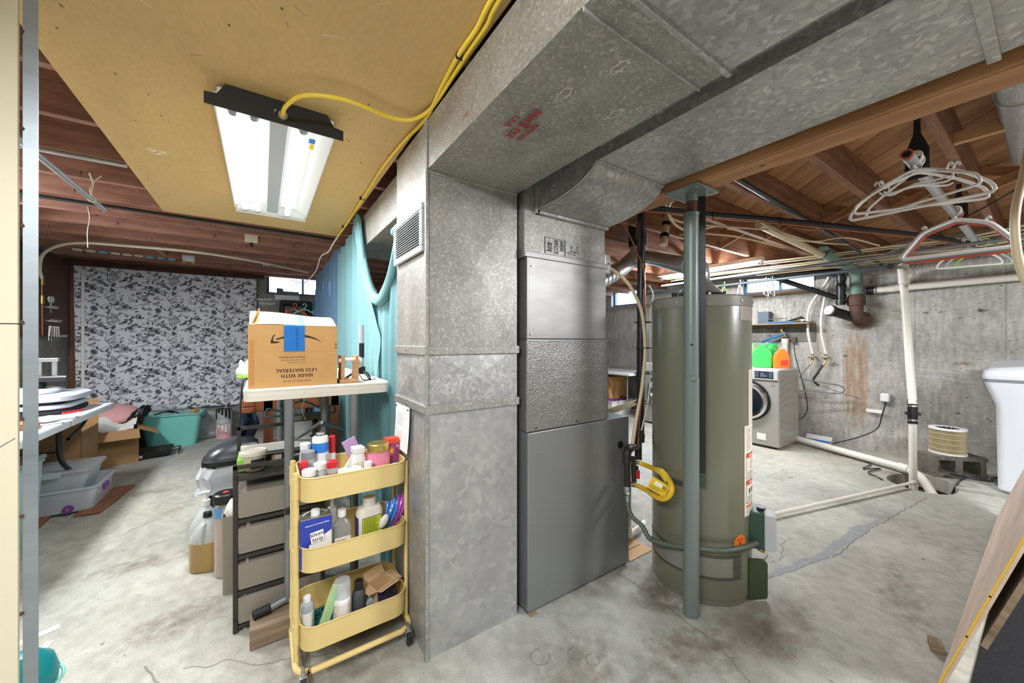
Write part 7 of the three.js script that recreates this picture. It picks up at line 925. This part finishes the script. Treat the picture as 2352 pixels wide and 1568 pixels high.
// ---------------------------------------------------------------- yellow cart
{
  const t = thing('utility_cart', 'pale yellow three-tier rolling cart beside the return duct', 'cart', [0.325, 0, -1.745]), W = 0.41, D = 0.29;
  for (const y of [0.682, 0.412, 0.112]) { const tr = part('tray', rtub(W, D, 0.092, 0.06, 0.0025), M.cart, t); tr.position.y = y; part('tray_rim', tube(rloop(W, D, 0.06, 8).map(([x, z]) => [x, 0.092, z]), 0.0035, 120, 6, true, 0.2), M.cart, tr); }
  for (const z of [-0.09, 0.09]) { part('post', cyl([-W / 2 - 0.012, 0.06, z], [-W / 2 - 0.012, 0.79, z], 0.0105, 0.0105, 16), M.cart, t); part('post', cyl([W / 2 + 0.008, 0.06, z], [W / 2 + 0.008, 0.76, z], 0.0085, 0.0085, 16), M.cart, t); for (const y of [0.735, 0.46, 0.17]) part('post_sleeve', cyl([-W / 2 - 0.012, y - 0.045, z], [-W / 2 - 0.012, y + 0.035, z], 0.013, 0.013, 16), M.cart, t); }
  part('base_frame', tube(rloop(W + 0.03, D + 0.03, 0.055, 8).map(([x, z]) => [x * (1 - 0.012 * (x > 0)), 0.054, z]), 0.0115, 160, 12, true, 0.2), M.cart, t);
  for (const [x, z] of [[-0.2, 0.178], [0.195, 0.178], [-0.2, -0.178], [0.195, -0.178]]) { const c = part('caster_fork', [cyl([x, 0.06, z], [x, 0.082, z], 0.008), rb(x - 0.011, x + 0.011, 0.056, 0.062, z - 0.01, z + 0.01, 0.002), rb(x + 0.0095, x + 0.013, 0.022, 0.062, z - 0.008, z + 0.008, 0.0015), rb(x - 0.013, x - 0.0095, 0.022, 0.062, z - 0.008, z + 0.008, 0.0015), rb(x - 0.006, x + 0.006, 0.07, 0.08, Math.min(z, z * 0.85), Math.max(z, z * 0.85), 0.002)], M.steel, t); part('caster_wheel', cyl([x - 0.008, 0.029, z], [x + 0.008, 0.029, z], 0.029, 0.029, 28), M.black, c); part('axle', cyl([x - 0.0145, 0.029, z], [x + 0.0145, 0.029, z], 0.005, 0.005, 12), M.steel, c); }
}
// things on the cart: each bottle is its own object
const T1 = 0.6848, T2 = 0.4148, T3 = 0.1148;
function bottle(name, label, cat, [x, y, z], r, h, body, capR, capH, capMat, lab, shoulder = 0.12, tilt) {
  const t = thing(name, label, cat, [x, y, z]); const nr = capR * 0.9, hb = h - capH; part('body', lathe([[0.0001, 0], [r * 0.94, 0], [r, 0.004], [r, hb * (1 - shoulder)], [r * 0.9, hb * (1 - shoulder * 0.4)], [nr, hb], [nr, hb + capH * 0.3]], 28), body, t); part('cap', lathe([[capR, hb], [capR, h - 0.003], [capR - 0.003, h], [0.0001, h]], 24), capMat, t); if (lab) part('label', lathe([[r + 0.0006, hb * 0.12], [r + 0.0006, hb * (0.92 - shoulder)]], 28), lab, t); if (tilt) t.rotation.z = tilt; return t;
}
const labelMat = (w, draw) => S({ map: canvas(256, 256, draw), roughness: 0.5, side: THREE.DoubleSide }); const lines = (c, bg, fg, x0 = 20, x1 = 236, y0 = 90, y1 = 240) => { c.fillStyle = bg; c.fillRect(0, 0, 256, 256); c.fillStyle = fg; for (let y = y0; y < y1; y += 11) c.fillRect(x0, y, rr(0.6, 1) * (x1 - x0), 4); };
bottle('pill_bottle', 'clear bottle with white cap at the front left of the top cart tray', 'bottle', [0.152, T1, -1.655], 0.024, 0.112, M.clear, 0.0255, 0.022, M.white);
bottle('pill_bottle', 'clear bottle with white cap just behind the front left one', 'bottle', [0.197, T1, -1.69], 0.024, 0.122, M.clear, 0.0255, 0.024, M.white);
bottle('glitter_jar', 'clear jar with a grey cap on the top cart tray', 'jar', [0.158, T1, -1.762], 0.029, 0.158, M.clear, 0.026, 0.032, M.grey, null, 0.3);
bottle('glitter_jar', 'thin bottle with red cap at the left of the top cart tray', 'bottle', [0.138, T1, -1.71], 0.014, 0.132, S({ color: col('#6b3550'), roughness: 0.4 }), 0.0155, 0.026, M.red);
bottle('pill_bottle', 'small grey bottle with white cap at the back of the top tray', 'bottle', [0.155, T1, -1.835], 0.024, 0.175, M.greyLt, 0.021, 0.026, M.white, null, 0.25);
bottle('spray_can', 'white aerosol can with a blue band on the top cart tray', 'spray can', [0.21, T1, -1.81], 0.032, 0.218, M.white, 0.02, 0.012, M.steel, labelMat(1, (c) => { lines(c, '#e9e9e6', '#7e858c'); c.fillStyle = '#2b7fd6'; c.fillRect(0, 0, 256, 70); txt(c, 'AIR DUSTER', 128, 40, 26, '#123'); }), 0.06);
bottle('capped_tube', 'red capped tube beside the aerosol can', 'tube', [0.262, T1, -1.845], 0.015, 0.19, M.white, 0.014, 0.075, M.red, null, 0.05);
bottle('glitter_jar', 'small jar of dark glitter with a red cap on the top tray', 'jar', [0.236, T1, -1.655], 0.0205, 0.132, M.clear, 0.0215, 0.026, M.red, labelMat(1, (c) => { c.fillStyle = '#8c2334'; c.fillRect(0, 0, 256, 256); for (let i = 0; i < 400; i++) { c.fillStyle = ['#2a1a20', '#d98a98', '#f0d8c8'][i % 3]; c.fillRect(rnd() * 256, rnd() * 256, rr(4, 12), rr(4, 12)); } }));
{ const t = bottle('cream_jar', 'white capped jar lying tilted in the top tray', 'jar', [0.29, T1 + 0.012, -1.675], 0.026, 0.09, M.white, 0.028, 0.03, M.white); t.rotation.set(0.5, 0, -0.5); }
{ const t = thing('glue_stick', 'brown printed glue stick leaning in the top tray', 'tube', [0.292, T1 + 0.01, -1.79]); part('tube_body', rb(-0.011, 0.011, 0, 0.15, -0.011, 0.011, 0.003), S({ color: col('#8a6a4a'), roughness: 0.5 }), t); part('label_band', rb(-0.0115, 0.0115, 0.02, 0.09, -0.0115, 0.0115, 0.002), M.white, t); t.rotation.z = -0.55; }
one('jar_lid', 'loose white jar lid lying flat in the top tray', 'lid', lathe([[0.0001, 0.012], [0.032, 0.012], [0.034, 0.008], [0.034, 0]], 28), M.white, [0.285, T1 + 0.045, -1.735]).rotation.set(0.1, 0, 0.15);
{ const t = thing('medicine_bottle', 'square white bottle with yellow edged labels on the top tray', 'bottle', [0.345, T1, -1.715], 0.1); part('body', loft([[0.05, 0.05, 0], [0.06, 0.06, 0.004], [0.06, 0.06, 0.105], [0.05, 0.05, 0.125], [0.046, 0.046, 0.13]].map(([w, d, y]) => rloop(w, d, 0.018).map(([x, z]) => [x, y, z])).reverse(), true, true), M.white, t); part('cap', rb(-0.025, 0.025, 0.13, 0.158, -0.025, 0.025, 0.006, 3), M.white, t); for (const [a, b] of [[-0.028, -0.008], [0.008, 0.028]]) { const lb = part('label', rb(a, b, 0.01, 0.095, 0.0302, 0.0308, 0.0002, 1), S({ color: col('#d2d0c8'), roughness: 0.6 }), t); part('label_edge', rb(a > 0 ? a - 0.003 : b, a > 0 ? a : b + 0.003, 0.01, 0.098, 0.0302, 0.031, 0.0002, 1), M.yellow, lb); } }
bottle('white_vial', 'tiny white bottle at the front edge of the top tray', 'bottle', [0.372, T1, -1.64], 0.017, 0.108, M.white, 0.0155, 0.016, M.white, null, 0.2);
{ const t = thing('mason_jar', 'pink glass jar with a gold screw lid on the top tray', 'jar', [0.432, T1, -1.715]); part('jar', lathe([[0.0001, 0.001], [0.044, 0.001], [0.05, 0.01], [0.05, 0.1], [0.042, 0.125], [0.041, 0.14]], 40), S({ color: col('#e88fae'), roughness: 0.2 }), t); part('lid', lathe([[0.046, 0.128], [0.047, 0.134], [0.0455, 0.14], [0.047, 0.146], [0.0465, 0.158], [0.043, 0.161], [0.0001, 0.16]], 40), M.gold, t); T.mason = canvas(256, 128, (c) => { txt(c, 'Mason', 128, 70, 64, 'rgba(226,110,128,.9)', 'serif', true, 'center', -0.15); }); part('embossed_word', arcSheet(0.0508, -1.0, 0.25, 0.03, 0.075, 14), decal(T.mason), t); }
{ const t = thing('baking_soda_box', 'red and purple small carton standing at the right end of the top tray', 'carton', [0.498, T1, -1.745], 0.05); T.soda = canvas(256, 512, (c) => { c.fillStyle = '#d8442e'; c.fillRect(0, 0, 256, 512); c.fillStyle = '#8f3a72'; c.fillRect(70, 70, 186, 260); c.fillStyle = '#f0a03a'; for (let i = 0; i < 14; i++) { c.save(); c.translate(96, 170); c.rotate(i / 14 * 6.283); c.fillRect(30, -5, 34, 10); c.restore(); } c.beginPath(); c.arc(96, 170, 40, 0, 6.3); c.fill(); c.fillStyle = '#f7e4c4'; c.beginPath(); c.arc(96, 170, 20, 0, 6.3); c.fill(); c.fillStyle = '#177a6c'; c.fillRect(60, 330, 196, 80); txt(c, 'TRIAL', 160, 354, 34, '#f4f0e6'); txt(c, 'SIZE', 160, 390, 34, '#f4f0e6'); txt(c, '20', 216, 110, 40, '#f4f0e6'); c.fillStyle = '#ead9b8'; c.fillRect(90, 430, 120, 70); }); const g = rb(-0.03, 0.03, 0, 0.168, -0.022, 0.022, 0.001, 1), p = g.attributes.position, uv = g.attributes.uv; for (let i = 0; i < p.count; i++) uv.setXY(i, (p.getX(i) + 0.03) / 0.06, p.getY(i) / 0.168); part('carton_body', g, S({ map: T.soda, roughness: 0.5 }), t); }
one('lilac_packet', 'lilac paper packet behind the white square bottle', 'packet', rb(-0.03, 0.03, 0, 0.17, -0.003, 0.003, 0.002).rotateZ(0.4).translate(0.39, T1 + 0.012, -1.82), S({ color: col('#c7a8d8'), roughness: 0.5 }));
{ const t = thing('solvent_can', 'blue and white rectangular solvent can on the middle tray', 'can', [0.176, T2, -1.665]); T.acetone = canvas(512, 768, (c) => { c.fillStyle = '#e9e6df'; c.fillRect(0, 0, 512, 768); c.fillStyle = '#2b3fa0'; c.beginPath(); c.moveTo(0, 0); c.lineTo(512, 0); c.lineTo(512, 220); c.lineTo(140, 400); c.lineTo(110, 768); c.lineTo(0, 768); c.fill(); txt(c, "AMERICA'S #1 SOLVENT BRAND", 270, 90, 26, '#eee', 'sans-serif', true, 'center', -0.05); c.save(); c.translate(270, 290); c.rotate(-0.12); c.fillStyle = '#f2f0ea'; c.fillRect(-110, -92, 220, 184); c.strokeStyle = '#22264a'; c.lineWidth = 6; c.strokeRect(-110, -92, 220, 184); txt(c, 'Klean', 0, -40, 76, '#1d2140'); txt(c, 'Strip', 0, 42, 76, '#1d2140'); c.restore(); txt(c, 'ACETONE', 300, 500, 68, '#22242c'); txt(c, 'CLEANS PROJECT RESIDUE', 300, 560, 24, '#44464c'); }); const g = rb(-0.056, 0.056, 0, 0.19, -0.03, 0.03, 0.006, 2), p = g.attributes.position, uv = g.attributes.uv; for (let i = 0; i < p.count; i++) uv.setXY(i, (p.getX(i) + 0.056) / 0.112, p.getY(i) / 0.19); part('can_body', g, S({ map: T.acetone, roughness: 0.35 }), t); part('can_top', rb(-0.055, 0.055, 0.189, 0.195, -0.029, 0.029, 0.004), M.steel, t); part('cap', cyl([0, 0.193, 0], [0, 0.215, 0], 0.016), M.white, t); part('carry_handle', tube([[-0.045, 0.194, -0.012], [-0.02, 0.205, -0.014], [0.02, 0.205, -0.014], [0.045, 0.194, -0.012]], 0.004, 16, 6), M.steel, t); }
{ const t = bottle('dropper_bottle', 'white dropper bottle with pointed tip on the middle tray', 'bottle', [0.252, T2, -1.775], 0.022, 0.165, M.white, 0.019, 0.03, M.white, S({ color: col('#2f5a46'), roughness: 0.5, side: THREE.DoubleSide }), 0.3); part('nozzle', cyl([0, 0.165, 0], [0, 0.215, 0], 0.008, 0.003, 12), M.white, t); }
{ const t = thing('alcohol_bottle', 'translucent white rubbing alcohol bottle on the middle tray', 'bottle', [0.275, T2, -1.68]); part('body', loft([[0.07, 0.045, 0], [0.076, 0.05, 0.006], [0.076, 0.05, 0.115], [0.06, 0.042, 0.135], [0.028, 0.028, 0.15], [0.026, 0.026, 0.165]].map(([w, d, y]) => rloop(w, d, Math.min(w, d) * 0.48).map(([x, z]) => [x, y, z])).reverse(), true, true), M.clearJug, t); part('cap', cyl([0, 0.158, 0], [0, 0.185, 0], 0.0165), M.white, t); T.alc = canvas(128, 160, (c) => { c.fillStyle = '#eadcd2'; c.fillRect(0, 0, 128, 160); txt(c, 'equate', 50, 30, 24, '#333'); txt(c, '91%', 30, 62, 18, '#d2584a'); txt(c, 'Isopropyl', 54, 88, 22, '#d2584a'); txt(c, 'Alcohol', 48, 114, 22, '#d2584a'); c.fillStyle = '#d2343a'; c.fillRect(70, 140, 58, 20); }); part('label', rb(-0.03, 0.03, 0.02, 0.08, 0.0252, 0.0258, 0.0002, 1), S({ color: col('#eadcd2') }), t); part('label_print', quad([-0.03, 0.02, 0.0268], [0.03, 0.02, 0.0268], [0.03, 0.08, 0.0268], [-0.03, 0.08, 0.0268]), S({ map: T.alc, roughness: 0.5 }), t); }
{ const t = thing('cleaner_bottle', 'large white bottle with a lime green text label on the middle tray', 'bottle', [0.39, T2, -1.7], 0.12); part('body', loft([[0.1, 0.06, 0], [0.108, 0.066, 0.006], [0.108, 0.066, 0.145], [0.09, 0.056, 0.165], [0.046, 0.046, 0.172], [0.044, 0.044, 0.18]].map(([w, d, y]) => rloop(w, d, Math.min(w, d) * 0.4).map(([x, z]) => [x, y, z])).reverse(), true, true), M.tableW, t); part('cap', lathe([[0.027, 0.172], [0.027, 0.204], [0.023, 0.206], [0.021, 0.2], [0.0001, 0.2]], 28), M.tableW, t); T.lime = canvas(256, 256, (c) => { c.fillStyle = '#c4d63a'; c.fillRect(0, 0, 256, 256); c.strokeStyle = '#26301a'; c.lineWidth = 8; c.strokeRect(2, 2, 252, 252); c.fillStyle = '#3a451c'; for (let y = 20; y < 240; y += 11) c.fillRect(18, y, rr(150, 220), 4); }); part('label', quad([-0.042, 0.02, 0.0345], [0.042, 0.02, 0.0345], [0.042, 0.13, 0.0345], [-0.042, 0.13, 0.0345]), S({ map: T.lime, roughness: 0.5 }), t, 'lime text label'); part('side_label', rb(-0.0555, -0.0545, 0.02, 0.13, -0.02, 0.02, 0.0004, 1), S({ color: col('#3b3560') }), t); }
{ const t = thing('detergent_pouch', 'crinkled blue and purple plastic pouch at the right of the middle tray', 'pouch', [0.485, T2 + 0.045, -1.7], 0.1); const sheet = (x0, x1, m) => part('pouch_side', grid((u, v) => { const x = x0 + (x1 - x0) * u, k = 0.022 * Math.sin(Math.PI * Math.min(1, Math.max(0, v))) ; return [x + 0.03 * v, 0.0 + 0.13 * v + 0.3 * x + 0.003 * Math.sin(u * 9 + v * 7), k + 0.003 * Math.sin(u * 13 - v * 8)]; }, 16, 16, 0.002), m, t); sheet(-0.055, 0.0, S({ color: col('#3a76c4'), roughness: 0.2 })); sheet(0.0, 0.035, M.purpleBag); part('scoop', new THREE.SphereGeometry(0.022, 18, 12).scale(0.8, 1.4, 0.5).rotateZ(-0.5).translate(-0.045, 0.05, 0.03), M.white, t); }
// bottom tray
bottle('sanitizer_bottle', 'clear bottle with printed back label at the left of the bottom tray', 'bottle', [0.15, T3, -1.7], 0.026, 0.16, M.clear, 0.014, 0.02, M.white, labelMat(1, (c) => lines(c, '#e6e6e2', '#4a4a4a', 20, 230, 20, 246)), 0.18);
{ const t = thing('long_scoop', 'pale green long handled scoop leaning in the bottom tray', 'scoop', [0.19, T3 + 0.01, -1.66]); part('handle', prism([[-0.013, 0], [0.013, 0], [0.017, 0.2], [-0.017, 0.2]], 0.012, 0.003), M.sage, t); part('head', new THREE.SphereGeometry(0.03, 20, 12).scale(1.2, 0.5, 0.9).translate(0.005, 0.0, 0.01), S({ color: col('#2e6a6a'), roughness: 0.4 }), t); part('groove', rb(-0.004, 0.004, 0.05, 0.18, 0.0055, 0.0075, 0.001, 1), M.greenLt, t); t.rotation.set(0.1, 0, -0.32); }
one('silicone_mold', 'teal silicone mold lying in the bottom tray', 'mold', [rb(0.16, 0.29, T3 + 0.002, T3 + 0.014, -1.83, -1.7, 0.006), ...[0, 1, 2, 3, 4, 5].map((i) => new THREE.TorusGeometry(0.016, 0.004, 8, 22).rotateX(P2).translate(0.185 + (i % 3) * 0.04, T3 + 0.016, -1.795 + Math.floor(i / 3) * 0.05))], M.tealDk);
{ const t = bottle('spray_can', 'white primer aerosol with a clear dome cap in the bottom tray', 'spray can', [0.272, T3, -1.655], 0.0325, 0.15, M.white, 0.02, 0.01, M.white, labelMat(1, (c) => lines(c, '#ddd8d0', '#6a655c', 30, 226, 20, 246)), 0.06); part('dome_cap', lathe([[0.033, 0.142], [0.033, 0.195], [0.029, 0.205], [0.0001, 0.206]], 28), M.clear, t); }
bottle('black_bottle', 'slate grey bottle with black cap in the bottom tray', 'bottle', [0.342, T3, -1.68], 0.028, 0.165, S({ color: col('#4a4d50'), roughness: 0.6 }), 0.018, 0.035, M.black, null, 0.25);
{ const t = carton('gift_box', 'open kraft box with dark starry print in the bottom tray', 0.09, 0.1, 0.085, M.cardLight, [0.452, T3 + 0.012, -1.71], 0.3, [['s', -0.4], ['n', -1.0], ['w', -0.2], ['e', 0.3]]); T.galaxy = canvas(256, 256, (c) => { c.fillStyle = '#1e2038'; c.fillRect(0, 0, 256, 256); for (let i = 0; i < 500; i++) { c.fillStyle = ['#5a5f92', '#2f3358', '#8a84a8', '#3c2f58'][i % 4]; c.beginPath(); c.arc(rnd() * 256, rnd() * 256, rr(1, 6), 0, 6.3); c.fill(); } c.strokeStyle = '#c0a6b8'; c.lineWidth = 3; c.beginPath(); c.arc(128, 110, 30, 0, 6.3); c.stroke(); }); part('printed_side', quad([-0.045, 0.002, 0.0435], [0.045, 0.002, 0.0435], [0.045, 0.098, 0.0435], [-0.045, 0.098, 0.0435]), S({ map: T.galaxy, roughness: 0.5 }), t); t.rotation.z = 0.12; }
one('small_carton', 'small silver printed carton next to the starry box', 'carton', turnY(rb(-0.025, 0.025, 0, 0.06, -0.025, 0.025, 0.002), 0.4).translate(0.388, T3 + 0.002, -1.7), M.greyLt);
renderer.render(scene, camera);
